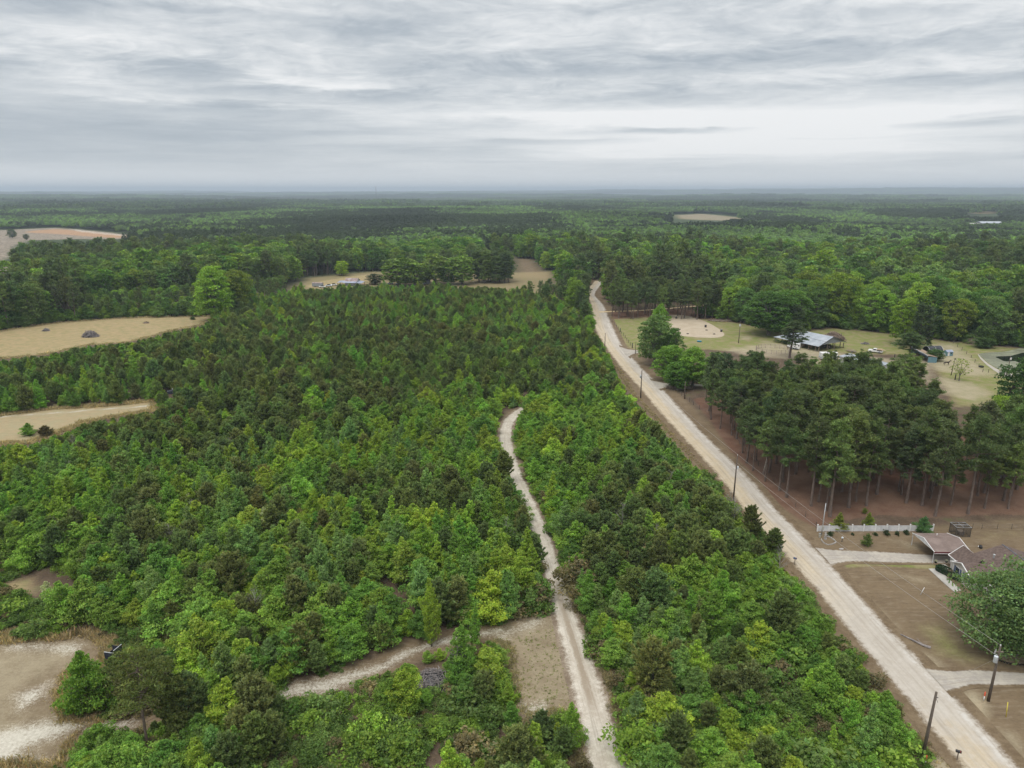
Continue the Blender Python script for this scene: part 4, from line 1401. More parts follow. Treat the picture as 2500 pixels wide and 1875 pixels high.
scatter("undergrowth", lowm, np.stack([ux, uy, 0 * ux], 1), rg.random(len(ux)) * 6.28, np.stack([us * 1.2, us * 1.2, us], 1), rg.integers(0, 4, len(ux)), UT, "low green and brown scrub in the gaps between the young trees", "undergrowth")

# dry grass tufts at the edges of the clearings and lawns
def tuft(seed, n=40, h=0.5):
    g = np.random.default_rng(seed)
    L = Leaves()
    c = g.normal(0, 0.22, (n, 3)); c[:, 2] = 0
    d = unit(g.normal(0, 0.3, (n, 3)) + np.array([0, 0, 1.0])) * (h * g.uniform(0.3, 0.6, (n, 1)))
    L.add(c + d, d, unit(np.cross(d, g.normal(size=(n, 3)))) * 0.03, tones(g, n, 1, 0.25))
    return L.mesh("grass_tuft", LEAF)


tfs = [tuft(400 + i) for i in range(3)]
TX, TY, TT_, TS = [], [], [], []
for nm, cnt, t, s, side in (("near_left", 2600, (0.44, 0.33, 0.20), 0.75, 1), ("junction", 900, (0.40, 0.33, 0.19), 0.5, 1), ("left_mid", 2200, (0.46, 0.35, 0.21), 0.95, 1), ("left_field", 2500, (0.46, 0.36, 0.22), 0.9, 1),
                            ("verge_left", 1200, (0.36, 0.28, 0.17), 0.4, 0), ("junction", 500, (0.28, 0.30, 0.10), 0.2, 0)):
    Pc = gp(CLEAR[nm])
    P_ = np.array(Pc)
    lo, hi = P_.min(0) - 3, P_.max(0) + 3
    a = rg.uniform(lo, hi, (cnt * 14, 2))
    dd = sdist(a[:, 0], a[:, 1], Pc)
    a = a[(dd > -2.6) & (dd < 1.2) & (rg.random(len(a)) < np.exp(-np.abs(dd)))] if side else a[dd > 0]
    a = a[(sdist(a[:, 0], a[:, 1], TRACK, False) > 2.4) & (sdist(a[:, 0], a[:, 1], TRACK2, False) > 2.0) & (sdist(a[:, 0], a[:, 1], ROAD_C, False) > 4.5)][:cnt]
    TX.append(a[:, 0]); TY.append(a[:, 1])
    TT_.append(np.array(t) * np.exp(rg.normal(0, 0.2, (len(a), 1)))); TS.append(s * np.exp(rg.normal(0, 0.35, len(a))))
TX, TY, TT_, TS = (np.concatenate(q) for q in (TX, TY, TT_, TS))
scatter("dry_grass", tfs, np.stack([TX, TY, 0 * TX], 1), rg.random(len(TX)) * 6.28, np.stack([TS * 1.3, TS * 1.3, TS], 1), rg.integers(0, 3, len(TX)), TT_, "short dry tan grass on the clearings, verges and yard", "grass")

# ---- the tall pine grove across the road, the pines by the road's far end
def mature(poly, s, seed, gap=0.0):
    P_ = np.array(poly)
    lo, hi = P_.min(0), P_.max(0)
    x, y = jgrid(lo[0], hi[0], lo[1], hi[1], s, seed, 0.42)
    return x[inpoly(x, y, poly)], y[inpoly(x, y, poly)]


PLACED = []                                            # (x, y, radius) of every single grown tree
n_tall = 0


def tallpines(poly, s, seed, hlo, hhi, where_, names, group, kind="tall_pine", limit=999, clear=True, sc=1.0):
    global n_tall
    x, y = mature(poly, s, seed)
    g = np.random.default_rng(seed)
    order = np.argsort(np.hypot(x, y))
    m = 0
    for i in order:
        if m >= limit:
            break
        h = g.uniform(hlo, hhi)
        ok = sdist(np.array([x[i]]), np.array([y[i]]), ROAD_C, False)[0] > 5.5
        if clear and ok:
            ok = not hides(np.array([x[i]]), np.array([y[i]]), 0.0, h, 2.6 * h / 17, names, (0.45, 0.6, 0.75, 0.9, 1.0))[0]
        if not ok:
            continue
        tint, word = GREENS["tpine"][g.integers(3)]
        s_ = h / 17.0
        wx = s_ * g.uniform(0.85, 1.2) * sc
        f = np.exp(g.normal(0, 0.05, 3)) * math.exp(g.normal(0, 0.10))
        pos = where_(x[i], y[i], h)
        plant(kind, x[i], y[i], float(terrain(x[i], y[i])), wx, g.random() * 6.28, np.array(tint) * f, f"{SIZE(h, (2 * hlo + hhi) / 3, (hlo + 2 * hhi) / 3)} {word} pine {pos}", "pine tree", group, int(g.integers(99)), s_)
        PLACED.append((x[i], y[i], 2.5 * s_))
        n_tall += 1
        m += 1


GROVE_MARKS = [("the white vinyl fence", G(2130, 1298)), ("the wire dog kennel", G(2345, 1308)), ("the pale steel pole", G(2005, 1290)), ("the roadside wire fence", G(1700, 985)), ("the hidden long shed", G(2090, 905)),
               ("the grove's right edge", G(2470, 1180)), ("the grassy paddock", G(2310, 985)), ("the grove's dark middle", G(2060, 1050)), ("the leaning pale trunk", G(1860, 1156)), ("the grove's back-left corner", G(1760, 965)), ("the yard behind the house", G(2480, 1300))]


def grove_words(x, y, h):
    return where(x, y, GROVE_MARKS)


tallpines(GROVE, 5.05, 501, 11.5, 19.5, grove_words, ["farmyard", "yard", "road"], "tall pines of the grove across the road", limit=190)
ROW = gp(D([(1302, 684), (1302, 676), (1340, 660), (1560, 656), (1570, 690), (1520, 691), (1350, 690)]))
tallpines(ROW, 6.2, 502, 14, 18, lambda x, y, h: ("of the front row " if y < 352 else "of the back row ") + ("by the road's bend" if x < 60 else "behind the arena"), ["road"], "pines in the row behind the arena", limit=62)
WESTROW = gp(D([(1222, 652), (1252, 640), (1275, 660), (1278, 690), (1262, 706), (1250, 690), (1238, 668)]))
tallpines(WESTROW, 6.0, 503, 11, 17, lambda x, y, h: "left of the road's far end", ["road"], "pines left of the road's far end", limit=22)
HOMEPINES = gp(D([(1030, 612), (1040, 597), (1108, 596), (1112, 608), (1090, 614)]))
tallpines(HOMEPINES, 7, 504, 18, 23, lambda x, y, h: "in the round dark clump beside the far homestead", ["farm_right"], "pines in the dark clump by the homestead", "dense_pine", 14, False, 1.2)
GREYPINES = gp(D([(1105, 646), (1130, 634), (1210, 640), (1222, 655), (1210, 668), (1150, 655)]))
tallpines(GREYPINES, 7, 505, 9, 12, lambda x, y, h: "at the back corner of the young wood", ["farm_right"], "pines at the back corner of the young wood", "wood_pine", 14)


# ---- single hardwoods and pines one can point at: (foot px, top row, crown radius, kind, tint, label)
SINGLE = [
    (1597, 894, 768, 6.6, "hardwood_tree", (0.168, 0.253, 0.080), "grey-green spreading hardwood by the farm entrance, largest of its roadside clump"),
    (1606, 872, 746, 4.2, "hardwood_tree", (0.178, 0.309, 0.045), "bright green hardwood rising behind the grey-green roadside tree"),
    (1640, 900, 802, 3.8, "hardwood_tree", (0.099, 0.192, 0.037), "dark green hardwood leaning towards the sand arena"),
    (1640, 930, 845, 6.0, "hardwood_tree", (0.166, 0.297, 0.039), "leafy hardwood in front of the roadside clump, low and wide"),
    (1690, 945, 850, 5.6, "hardwood_tree", (0.188, 0.319, 0.045), "mid green tree between the roadside clump and the first grove pines"),
    (1655, 950, 885, 5.0, "hardwood_tree", (0.114, 0.222, 0.037), "low dark hardwood beside the brown bush and drive"),
    (1745, 935, 862, 4.2, "hardwood_tree", (0.183, 0.297, 0.066), "slim pale tree poking up before the farm lawn"),
    (1718, 774, 726, 6.0, "hardwood_tree", (0.148, 0.263, 0.045), "round mid green tree at the far corner of the arena"),
    (1738, 775, 738, 4.5, "hardwood_tree", (0.208, 0.309, 0.064), "small pale green tree close beside the arena-corner tree"),
    (1876, 818, 712, 11.5, "hardwood_tree", (0.091, 0.178, 0.035), "huge dark spreading oak with a forked trunk near the barn"),
    (1925, 806, 708, 9.0, "hardwood_tree", (0.130, 0.236, 0.039), "big green tree behind the forked oak"),
    (1936, 820, 745, 5.0, "tall_pine", (0.078, 0.116, 0.043), "dark shaggy pine standing behind the barn's left end"),
    (1929, 874, 784, 5.4, "tall_pine", (0.078, 0.112, 0.039), "lone pine with a thick bare trunk beside the horse trailer"),
    (2219, 884, 812, 5.6, "tall_pine", (0.091, 0.143, 0.045), "broad pine with a fork trunk beside the long shed"),
    (2238, 856, 742, 5.2, "dense_pine", (0.075, 0.110, 0.045), "tall blackish pine rising behind the broad forked pine"),
    (2205, 842, 728, 6.0, "hardwood_tree", (0.228, 0.337, 0.039), "bright yellow-green tree directly behind the tall blackish pine"),
    (2283, 881, 853, 3.0, "hardwood_tree", (0.094, 0.172, 0.045), "small dark round tree at the end of the long shed"),
    (2341, 930, 875, 2.9, "airy", (0.267, 0.319, 0.066), "airy pale yellow-green sapling standing alone on the farm lawn"),
    (2402, 849, 824, 4.0, "hardwood_tree", (0.099, 0.169, 0.045), "small dark green bush-like tree above the pond"),
    (2372, 836, 822, 2.6, "hardwood_tree", (0.168, 0.263, 0.047), "small green tree at the wood's edge above the pond"),
    (2478, 1600, 1408, 7.3, "yard", (0.165, 0.250, 0.090), "big pale grey-green yard tree in front of the brown-roofed house"),
    (2560, 1560, 1420, 5.5, "yard", (0.168, 0.281, 0.050), "green tree partly cut off by the picture's right edge beside the house"),
    (2430, 1100, 968, 4.4, "hardwood_tree", (0.246, 0.357, 0.047), "bright green tree between the paddock and the grove's right end"),
    (2490, 1060, 872, 6.8, "hardwood_tree", (0.078, 0.150, 0.039), "dark tall tree at the right edge below the pond"),
    (2480, 1120, 1000, 6.2, "hardwood_tree", (0.148, 0.243, 0.059), "wide grey-green tree at the right edge below the bright one"),
    (2525, 1130, 1010, 6.0, "hardwood_tree", (0.168, 0.281, 0.043), "mid green tree cut off by the right edge above the grove"),
    (2385, 1105, 1015, 4.0, "hardwood_tree", (0.188, 0.243, 0.072), "straggly pale tree with a leaning bare top by the paddock"),
    (2440, 1165, 1048, 5.5, "hardwood_tree", (0.119, 0.211, 0.043), "deep green tree in front of the right-edge trees"),
    (975, 697, 630, 14, "wood_hard", (0.155, 0.235, 0.043), "broad old yard tree left of the far homestead's grey house"),
    (1012, 697, 640, 11, "wood_hard", (0.168, 0.253, 0.045), "green yard tree overhanging the far grey house"),
    (1062, 692, 622, 10, "wood_hard", (0.194, 0.263, 0.060), "pale thin-crowned yard tree right of the far grey house"),
    (1128, 694, 624, 11, "wood_hard", (0.178, 0.271, 0.050), "bright yard tree in front of the dark pine clump"),
    (1095, 694, 648, 8, "wood_hard", (0.099, 0.169, 0.039), "dark low yard tree between the two pale ones"),
    (916, 694, 669, 6.5, "wood_hard", (0.072, 0.094, 0.043), "small blackish evergreen beside the far metal-roofed barn"),
    (835, 673, 637, 5.5, "wood_hard", (0.327, 0.441, 0.039), "bright lime-green tree at the end of a dark pine stand"),
    (1438, 812, 770, 3.4, "hardwood_tree", (0.198, 0.337, 0.043), "bright green roadside tree left of the road before the woods"),
    (1432, 788, 738, 3.4, "hardwood_tree", (0.158, 0.281, 0.043), "green roadside tree behind the bright one, left of the road"),
    (1434, 832, 800, 2.6, "hardwood_tree", (0.208, 0.347, 0.045), "lowest bright roadside tree left of the road"),
    (364, 1835, 1572, 3.5, "lone", (0.139, 0.169, 0.045), "tall lone pine with a bare dark trunk before the black blind"),
    (226, 1735, 1590, 3.1, "oak", (0.168, 0.293, 0.040), "big bright green bush-like oak at the left clearing's edge, left of the lone pine"),
    (240, 1852, 1775, 2.3, "oak", (0.168, 0.286, 0.042), "low bright bush at the bottom of the left clearing"),
    (1054, 1578, 1412, 1.4, "gum", (0.310, 0.410, 0.055), "tall pale yellow-green pointed sapling standing over the faint second track"),
    (1156, 1588, 1472, 1.25, "gum", (0.190, 0.340, 0.055), "pointed deep green sapling between the faint second track and the junction"),
    (1085, 1500, 1395, 1.3, "gum", (0.290, 0.390, 0.060), "pale twin sapling just beyond the second track"),
    (1395, 1822, 1712, 1.8, "gum", (0.230, 0.370, 0.055), "fresh green pointed sapling close beside the white track's near end"),
    (1249, 1782, 1714, 1.0, "gum", (0.160, 0.310, 0.055), "small slim green sapling alone on the sandy junction's near edge"),
    (1322, 1815, 1738, 1.3, "ypine", (0.110, 0.160, 0.060), "small dark pine at the sandy junction's near edge"),
    (990, 1745, 1640, 2.0, "gum", (0.300, 0.400, 0.050), "bright yellow-green pointed sapling just left of the grey branch heap"),
    (2050, 1293, 1250, 1.5, "gum", (0.228, 0.263, 0.045), "yellowish sapling beside the white service pole"),
    (2118, 1288, 1250, 1.2, "gum", (0.228, 0.291, 0.047), "slim yellowish sapling just behind the white vinyl fence"),
    (2253, 1300, 1262, 1.9, "oak", (0.119, 0.235, 0.080), "small round green tree at the end of the white fence"),
    (2116, 1332, 1302, 1.0, "oak", (0.139, 0.197, 0.047), "tiny round yard tree on a thin stem before the white fence"),
    (2110, 1254, 1240, 0.6, "gum", (0.198, 0.243, 0.039), "tiny green seedling among the pine straw"),
    (70, 1062, 1033, 2.4, "oak", (0.168, 0.309, 0.043), "lone bright green bush in the long tan clearing"),
    (112, 1066, 1040, 1.7, "ypine", (0.168, 0.141, 0.060), "brownish small pine beside the lone bush in the tan clearing"),
    (470, 780, 772, 1.6, "oak", (0.099, 0.160, 0.039), "small dark shrub alone in the tan field"),
    (1790, 960, 880, 2.4, "ypine", (0.099, 0.150, 0.039), "slim dark young pine at the grove's back-left corner"),
    (1885, 1355, 1292, 1.7, "ypine", (0.119, 0.160, 0.045), "open-branched young pine standing out at the gravel road's edge"),
    (1830, 1320, 1235, 1.9, "ypine", (0.139, 0.160, 0.047), "slim young pine with a bare stem below the sandy pole foot"),
    (425, 565, 545, 6, "wood_pine", (0.068, 0.084, 0.039), "dark lone pine left standing on the clear-cut"),
    (30, 578, 556, 7, "wood_hard", (0.099, 0.141, 0.054), "ragged lone tree on the left of the clear-cut"),
    (64, 582, 568, 4, "wood_hard", (0.099, 0.131, 0.060), "thin lone tree at the middle of the clear-cut's near side"),
]
proto("airy", 8.0, 3.0, hardwood_tree(610, 8.0, 2.6, 42, 26, 0.18, 0.22, airy=0.5), LEAF, BARK_G)
proto("yard", 13.5, 8.2, hardwood_tree(611, 13.5, 7.8, 250, 120, 0.21, 0.05), LEAF, BARK_G)
proto("yard", 13.5, 8.2, hardwood_tree(612, 13.5, 7.8, 230, 120, 0.21, 0.05), LEAF, BARK_G)
proto("lone", 14.0, 4.6, tall_pine_tree(613, 14.0, 0.44, 3.6, 34, 34, 0.22), NEEDLE, BARK)
for j_, (bx, by, ty, rad, kind, tint, label) in enumerate(SINGLE):
    g_ = G(bx, by)
    if kind.startswith("wood") and g_.y > 900:
        g_.z = float(terrain(g_.x, g_.y))
    h = max(1.0, VT(bx, by, ty))
    kk = {"gum": "young_sweetgum", "oak": "young_oak", "ypine": "young_pine"}.get(kind, kind)
    p = PROTO[kk][j_ % len(PROTO[kk])]
    e = plant(kk, g_.x, g_.y, g_.z, (rad / p[4], rad / p[4], h / p[3]), j_ * 1.7, tint, label, "pine tree" if "pine" in kk or kk == "lone" else "tree", None, j_)
    e.name = {"airy": "sapling_tree", "yard": "yard_tree", "lone": "tall_pine"}.get(kk, e.name.split(".")[0])
    PLACED.append((g_.x, g_.y, rad * 0.6))
for bx, by, ty in ((469, 1270, 1222), (555, 1265, 1222), (652, 1310, 1258), (390, 1335, 1282), (612, 1362, 1320), (1075, 1050, 1030), (120, 1470, 1440), (630, 1560, 1535)):
    g_ = G(bx, by)
    h = VT(bx, by, ty) * 1.2 + 1.2
    plant("young_oak", g_.x, g_.y, 0, h / 5.6 * 0.72, bx, (0.56, 0.57, 0.34), "cream-flowering young tree " + {469: "with the palest, roundest crown", 555: "right of the palest one", 652: "at the foot of a green slope of oaks", 390: "low in the left thicket", 612: "lowest among the left oaks",
          1075: "far up near the track's bend", 120: "at the left grassy opening", 630: "above the second faint track"}[bx], "tree", "cream-flowering trees", bx, h / 5.6)

# ---- the woods: single trees out to 720 m, then whole patches of wood to the horizon
BANDS = [D(p) for p in (
    [(600, 462), (900, 457), (1195, 468), (1195, 488), (900, 492), (620, 488)], [(1330, 434), (1700, 431), (1720, 446), (1340, 448)], [(28, 512), (330, 508), (640, 503), (640, 535), (500, 540), (30, 572)],
    [(620, 556), (700, 548), (736, 562), (734, 596), (655, 604), (640, 590)], [(2050, 548), (2300, 556), (2300, 604), (2080, 604)], [(1850, 520), (2000, 522), (2000, 533), (1850, 533)], [(1880, 455), (2300, 450), (2300, 470), (1900, 472)],
    [(540, 590), (650, 590), (655, 640), (560, 620)], [(0, 600), (130, 600), (250, 640), (100, 650), (0, 640)], [(400, 592), (650, 600), (640, 615), (420, 612)], [(1300, 590), (1420, 570), (1560, 590), (1500, 640), (1310, 640)], [(1060, 500), (1110, 510), (1110, 540), (1060, 535)], [(300, 455), (560, 448), (560, 458), (300, 466)])]
GREENBAND = [D(p) for p in ([(1480, 560), (1700, 540), (2000, 560), (2050, 600), (2200, 620), (2212, 700), (1900, 700), (1600, 640)], [(0, 640), (200, 560), (500, 545), (820, 520), (820, 600), (500, 600)])]


def wood_kind(x, y, z, g):
    px, py = proj(x, y, z)
    pine = fnoise(x, y * 0.75, 130) + 0.35 * (g.random(len(x)) - 0.5) > 0.61
    inb = np.zeros(len(x), bool)
    for p in BANDS:
        inb |= inpoly(px, py, p)
    ing = np.zeros(len(x), bool)
    for p in GREENBAND:
        ing |= inpoly(px, py, p)
    pine = np.where(inb, g.random(len(x)) < 0.93, np.where(ing, g.random(len(x)) < 0.1, pine))
    return pine.astype(bool)


BLOCK = NOTREES + [YOUNG, GROVE, ROW, HOMEPINES, FARM_BLOCK, GREYPINES]
wx, wy = jgrid(-800, 800, 130, 760, 6.0, 71)
k_ = (np.hypot(wx, wy) < 720) & (np.abs(wx) < wy * 0.98 + 20) & off(wx, wy, BLOCK, 2.0)
k_ &= ~((wy < 300) & (wx < 0) & ~inpoly(wx, wy, gp(D([(-900, 705), (0, 712), (130, 694), (250, 682), (480, 676), (650, 650), (650, 560), (-900, 560)]))))
k_ &= ~((wx > 0) & (wy < 265) & (wx < 150))
k_ &= sdist(wx, wy, ROAD_C, False) > 7
wx, wy = wx[k_], wy[k_]
PL = np.array(PLACED)
keep = np.ones(len(wx), bool)
for i in range(len(wx)):
    dd = np.hypot(PL[:, 0] - wx[i], PL[:, 1] - wy[i])
    keep[i] = not np.any(dd < PL[:, 2] + 1.5)
wx, wy = wx[keep], wy[keep]
wz = terrain(wx, wy)
wp = wood_kind(wx, wy, wz + 12, rg)
wh = np.where(wp, 17.0, 15.5) * np.exp(rg.normal(0, 0.15, len(wx))) * np.interp(fnoise(wx, wy + 900, 90), [0.3, 0.7], [0.78, 1.18])
edge = np.ones(len(wx))
strip = inpoly(wx, wy, gp(D([(180, 694), (470, 682), (640, 652), (640, 618), (440, 634), (180, 655)])))        # low regrowth behind the tan field
wh = np.where(strip, wh * 0.42, wh)
for it in range(3):
    bad = hides(wx, wy, wz, wh, wh * 0.25)
    wh = np.where(bad, wh * 0.72, wh)
bad = hides(wx, wy, wz, wh, wh * 0.25) | (wh < 3.5)
wx, wy, wz, wp, wh, strip = (q[~bad] for q in (wx, wy, wz, wp, wh, strip))
wt1, wt2 = fnoise(wx, wy, 60), rg.random(len(wx))
vis = in_view(wx, wy, wh, 30)
order = np.argsort(np.where(vis, np.hypot(wx, wy) / wh, 1e9))


WOOD_MARKS = [("the barn", G(2000, 830)), ("the pond", G(2440, 860)), ("the forked oak", G(1876, 815)), ("the arena corner tree", G(1725, 772)), ("the hoop shelter", G(2290, 850)),
              ("the long tan field", G(380, 775)), ("the tan field's left end", G(60, 800)), ("the road's woodland mouth", G(1450, 700)), ("the young wood's back corner", G(1310, 715)),
              ("the far metal barn", G(840, 697)), ("the far grey house", G(1030, 695)), ("the right-hand woods' middle", G(2000, 740)), ("the left-hand woods' middle", G(300, 700)), ("the picture's right edge", G(2500, 780)),
              ("the yellow-green tree", G(2205, 842)), ("the loaded pickup", G(2134, 858)), ("the big brush pile", G(2034, 829)), ("the lime-green tree", G(835, 673))]


def wood_words(x, y):
    return where(x, y, WOOD_MARKS)


indiv = set()
nh = npn = 0
for i in order:
    if not vis[i]:
        break
    d = math.hypot(wx[i], wy[i])
    if wp[i]:
        if n_tall + npn >= 290:
            continue
        npn += 1
    else:
        if nh >= 262:
            continue
        nh += 1
    indiv.add(int(i))
    ps = wood_words(wx[i], wy[i])
    if wp[i]:
        tint, word = GREENS["tpine"][int(wt2[i] * 3)]
        kind, noun = ("tall_pine" if d < 330 else "wood_pine"), "pine"
    else:
        tint, word = GREENS["hard"][int(pick_tint(GREENS["hard"], wt1[i:i + 1], wt2[i:i + 1])[0])]
        kind, noun = ("hardwood_tree" if d < 420 else "wood_hard"), "hardwood"
    p = PROTO[kind][i % len(PROTO[kind])]
    s_ = wh[i] / p[3]
    f = np.exp(rg.normal(0, 0.05, 3)) * math.exp(rg.normal(0, 0.1))
    plant(kind, wx[i], wy[i], float(wz[i]), s_ * rg.uniform(0.85, 1.15), rg.random() * 6.28, np.array(tint) * f, f"{SIZE(wh[i], 12.5, 17.5)} {word} {noun} {ps}", "pine tree" if wp[i] else "tree", f"{noun}s {ps}", int(i), s_)
print("woods", len(wx), "single hardwoods", nh, "pines", npn)
q = np.array([i for i in range(len(wx)) if i not in indiv])
meshes = [p[2] for p in PROTO["wood_pine"]] + [p[2] for p in PROTO["wood_hard"]]
T = np.where(wp[q][:, None], np.array([g[0] for g in GREENS["tpine"]])[(wt2[q] * 3).astype(int)], np.array([g[0] for g in GREENS["hard"]])[pick_tint(GREENS["hard"], wt1[q], wt2[q])])
T = T * np.exp(rg.normal(0, 0.06, (len(q), 3))) * np.exp(rg.normal(0, 0.10, (len(q), 1)))
s_ = wh[q] / np.where(wp[q], 17, 16)
scatter("woods", meshes, np.stack([wx[q], wy[q], wz[q]], 1), rg.random(len(q)) * 6.28, np.stack([s_ * rg.uniform(.85, 1.15, len(q)), s_ * rg.uniform(.85, 1.15, len(q)), s_], 1),
        np.where(wp[q], rg.integers(0, 4, len(q)), 4 + rg.integers(0, 4, len(q))), T, "mixed green woods of pines and hardwoods round the farm and fields", "woods")

ex, ey = jgrid(-330, 330, 235, 560, 3.2, 91)
de = np.full(len(ex), -1e9)
for k in ("left_field", "farmyard", "farm_field", "farm_right"):
    de = np.maximum(de, sdist(ex, ey, gp(CLEAR[k])))
k_ = (de < -1.5) & (de > -9) & off(ex, ey, BLOCK, 1.0) & (np.abs(ex) < ey * 0.9) & (sdist(ex, ey, ROAD_C, False) > 8) & ~((ex > 0) & (ex < 150) & (ey < 265)) & ~((ey < 300) & (ex < 0) & (ex > -60))
ex, ey = ex[k_], ey[k_]
es = rg.uniform(0.6, 1.5, len(ex))
bad = hides(ex, ey, 0.0, 5.3 * es, 2.0 * es)
ex, ey, es = ex[~bad], ey[~bad], es[~bad]
scatter("wood_edge_thicket", [p[2] for p in PROTO["young_oak"]], np.stack([ex, ey, terrain(ex, ey)], 1), rg.random(len(ex)) * 6.28, np.stack([es * 1.15, es * 1.15, es], 1), rg.integers(0, 8, len(ex)),
        np.array([g[0] for g in GREENS["hard"]])[rg.integers(0, 4, len(ex))] * np.exp(rg.normal(0, 0.12, (len(ex), 1))), "leafy low growth skirting the edges of the woods round the fields", "thicket")


def patch(seed, size, n, pine_share, leaf, per):
    """a piece of far woodland: many small crowns"""
    g = np.random.default_rng(seed)
    L = Leaves()
    for i in range(n):
        x, y = g.uniform(-size / 2, size / 2, 2)
        pine = g.random() < pine_share
        h = (g.uniform(13, 19) if pine else g.uniform(11, 18))
        r = (g.uniform(2.6, 3.8) if pine else g.uniform(3.8, 6.6))
        col = np.array((0.078, 0.112, 0.052) if pine else ((0.118, 0.192, 0.050), (0.142, 0.216, 0.052), (0.104, 0.174, 0.056))[g.integers(3)]) * math.exp(g.normal(0, 0.10))
        u = unit(g.normal(size=(per, 3)))
        u[:, 2] = np.abs(u[:, 2]) - 0.25
        P_ = np.array([x, y, h * 0.62]) + u * np.array([r, r, h * 0.40]) * g.uniform(0.75, 1.1, (per, 1))
        nrm = unit(u + g.normal(0, 0.3, (per, 3)))
        a = unit(np.cross(nrm, g.normal(size=(per, 3))))
        b = np.cross(nrm, a)
        s = leaf * g.uniform(0.7, 1.4, (per, 1))
        L.add(P_, a * s, b * s * 0.75, col * tones(g, per, 1.0, 0.10, 0.03))
    return L.mesh("wood_patch", LEAF)


P2 = [patch(700 + i, 40, 44, s, 0.95, 95) for i, s in enumerate((0.08, 0.2, 0.4, 0.95, 0.97))]
qx, qy = jgrid(-2600, 2600, 560, 2500, 31, 72, 0.35)
d_ = np.hypot(qx, qy)
k_ = (d_ > 700) & (d_ < 2400) & (np.abs(qx) < qy * 0.95) & off(qx, qy, NOTREES, 15)
qx, qy = qx[k_], qy[k_]
qz = terrain(qx, qy)
bad = np.zeros(len(qx), bool)
for s in (-20, -8, 8, 20):
    for dzz in (3, 12, 21):
        px, py = proj(qx + s, qy - 12, qz + dzz)
        for nm in ("clearcut", "clearcut2", "far_field", "far_field2", "far_field3", "farm_top", "farm_right", "spot_red"):
            bad |= inpoly(px, py, CLEAR[nm])
qx, qy, qz = qx[~bad], qy[~bad], qz[~bad]
qp = wood_kind(qx, qy, qz + 12, rg)
mixd = fnoise(qx + 50, qy, 170)
tnp = np.where(qp, 0.62, 1.22)[:, None]
pk = np.where(qp, 3 + rg.integers(0, 2, len(qx)), np.clip((mixd * 3.6 - 0.4).astype(int), 0, 2))
tn = np.exp(rg.normal(0, 0.06, (len(qx), 1))) * np.interp(fnoise(qx, qy - 800, 240), [0.32, 0.68], [0.75, 1.35])[:, None]
scatter("far_woods", P2, np.stack([qx, qy, qz], 1), rg.random(len(qx)) * 6.28, np.stack([np.ones(len(qx))] * 2 + [np.interp(fnoise(qx - 70, qy, 260), [.3, .7], [.7, 1.15])], 1), pk, tn * tnp * np.ones((1, 3)), "far woods stretching away behind the farm in dark and light stands", "woods")
P3 = [patch(720 + i, 270, 620, s, 3.0, 26) for i, s in enumerate((0.12, 0.35, 0.95))]
hx, hy = jgrid(-19000, 19000, 1500, 23500, 220, 73, 0.4)
d_ = np.hypot(hx, hy)
k_ = (d_ > 2350) & (d_ < 23000) & (np.abs(hx) < hy * 0.86)
hx, hy = hx[k_], hy[k_]
k_ = rg.random(len(hx)) < np.interp(np.hypot(hx, hy), [6000, 20000], [1, 0.6])
hx, hy = hx[k_], hy[k_]
hz = terrain(hx, hy)
px, py = proj(hx, hy, hz + 10)
bad = np.zeros(len(hx), bool)
for nm in ("far_field", "far_field2", "far_field3"):
    bad |= inpoly(px, py, CLEAR[nm])
bad |= (fnoise(hx, hy, 900) > 0.74)
hx, hy, hz = hx[~bad], hy[~bad], hz[~bad]
hp = wood_kind(hx, hy, hz + 12, rg) | (fnoise(hx, hy, 1100) > 0.6)
tn = np.exp(rg.normal(0, 0.06, (len(hx), 1))) * np.interp(fnoise(hx, hy - 800, 1500), [0.32, 0.68], [0.7, 1.4])[:, None]
scatter("horizon_woods", P3, np.stack([hx, hy, hz], 1), rg.random(len(hx)) * 6.28, np.ones((len(hx), 3)), np.where(hp, 2, (fnoise(hx, hy + 99, 700) > 0.5).astype(int)), tn * np.ones((1, 3)), "hazy woods covering the low hills to the horizon", "woods")
settle_labels(TREES)

# ------------------------------------------------------------------ things people put here
M_POLE = surf("weathered_pole", (0.075, 0.060, 0.048), (0.155, 0.125, 0.10), 1.5, 0.9, stretch=(6, 6, 0.8), bump_k=0.4)
M_GREYP = surf("galvanised", (0.42, 0.44, 0.45), (0.56, 0.57, 0.58), 2.0, 0.45, 0.5, 0.05)
M_WHITE = surf("white_paint", (0.66, 0.66, 0.65), (0.80, 0.80, 0.79), 1.2, 0.55, bump_k=0.05)
M_WHITE2 = surf("dusty_white", (0.50, 0.51, 0.52), (0.68, 0.68, 0.68), 0.8, 0.6, bump_k=0.05)
M_XFMR = surf("transformer_paint", (0.55, 0.60, 0.64), (0.68, 0.72, 0.75), 3, 0.4, bump_k=0.03)
M_DARK = surf("dark_metal", (0.03, 0.03, 0.032), (0.07, 0.07, 0.075), 3, 0.5, 0.3, 0.05)
M_TIRE = surf("tyre_rubber", (0.018, 0.018, 0.018), (0.04, 0.038, 0.036), 4, 0.9)
M_ROOFMETAL = surf("barn_roof_metal", (0.36, 0.40, 0.44), (0.50, 0.53, 0.57), 0.35, 0.5, 0.35, 0.05, (1, 1, 1))
M_ROOFBLUE = surf("blue_grey_metal", (0.25, 0.29, 0.38), (0.40, 0.43, 0.52), 0.5, 0.45, 0.3, 0.05)
M_RUST = surf("rusty_metal", (0.20, 0.13, 0.11), (0.42, 0.36, 0.36), 0.7, 0.7, 0.2, 0.1)
M_WOOD = surf("old_wood", (0.13, 0.10, 0.075), (0.26, 0.215, 0.17), 1.4, 0.9, stretch=(4, 4, 1))
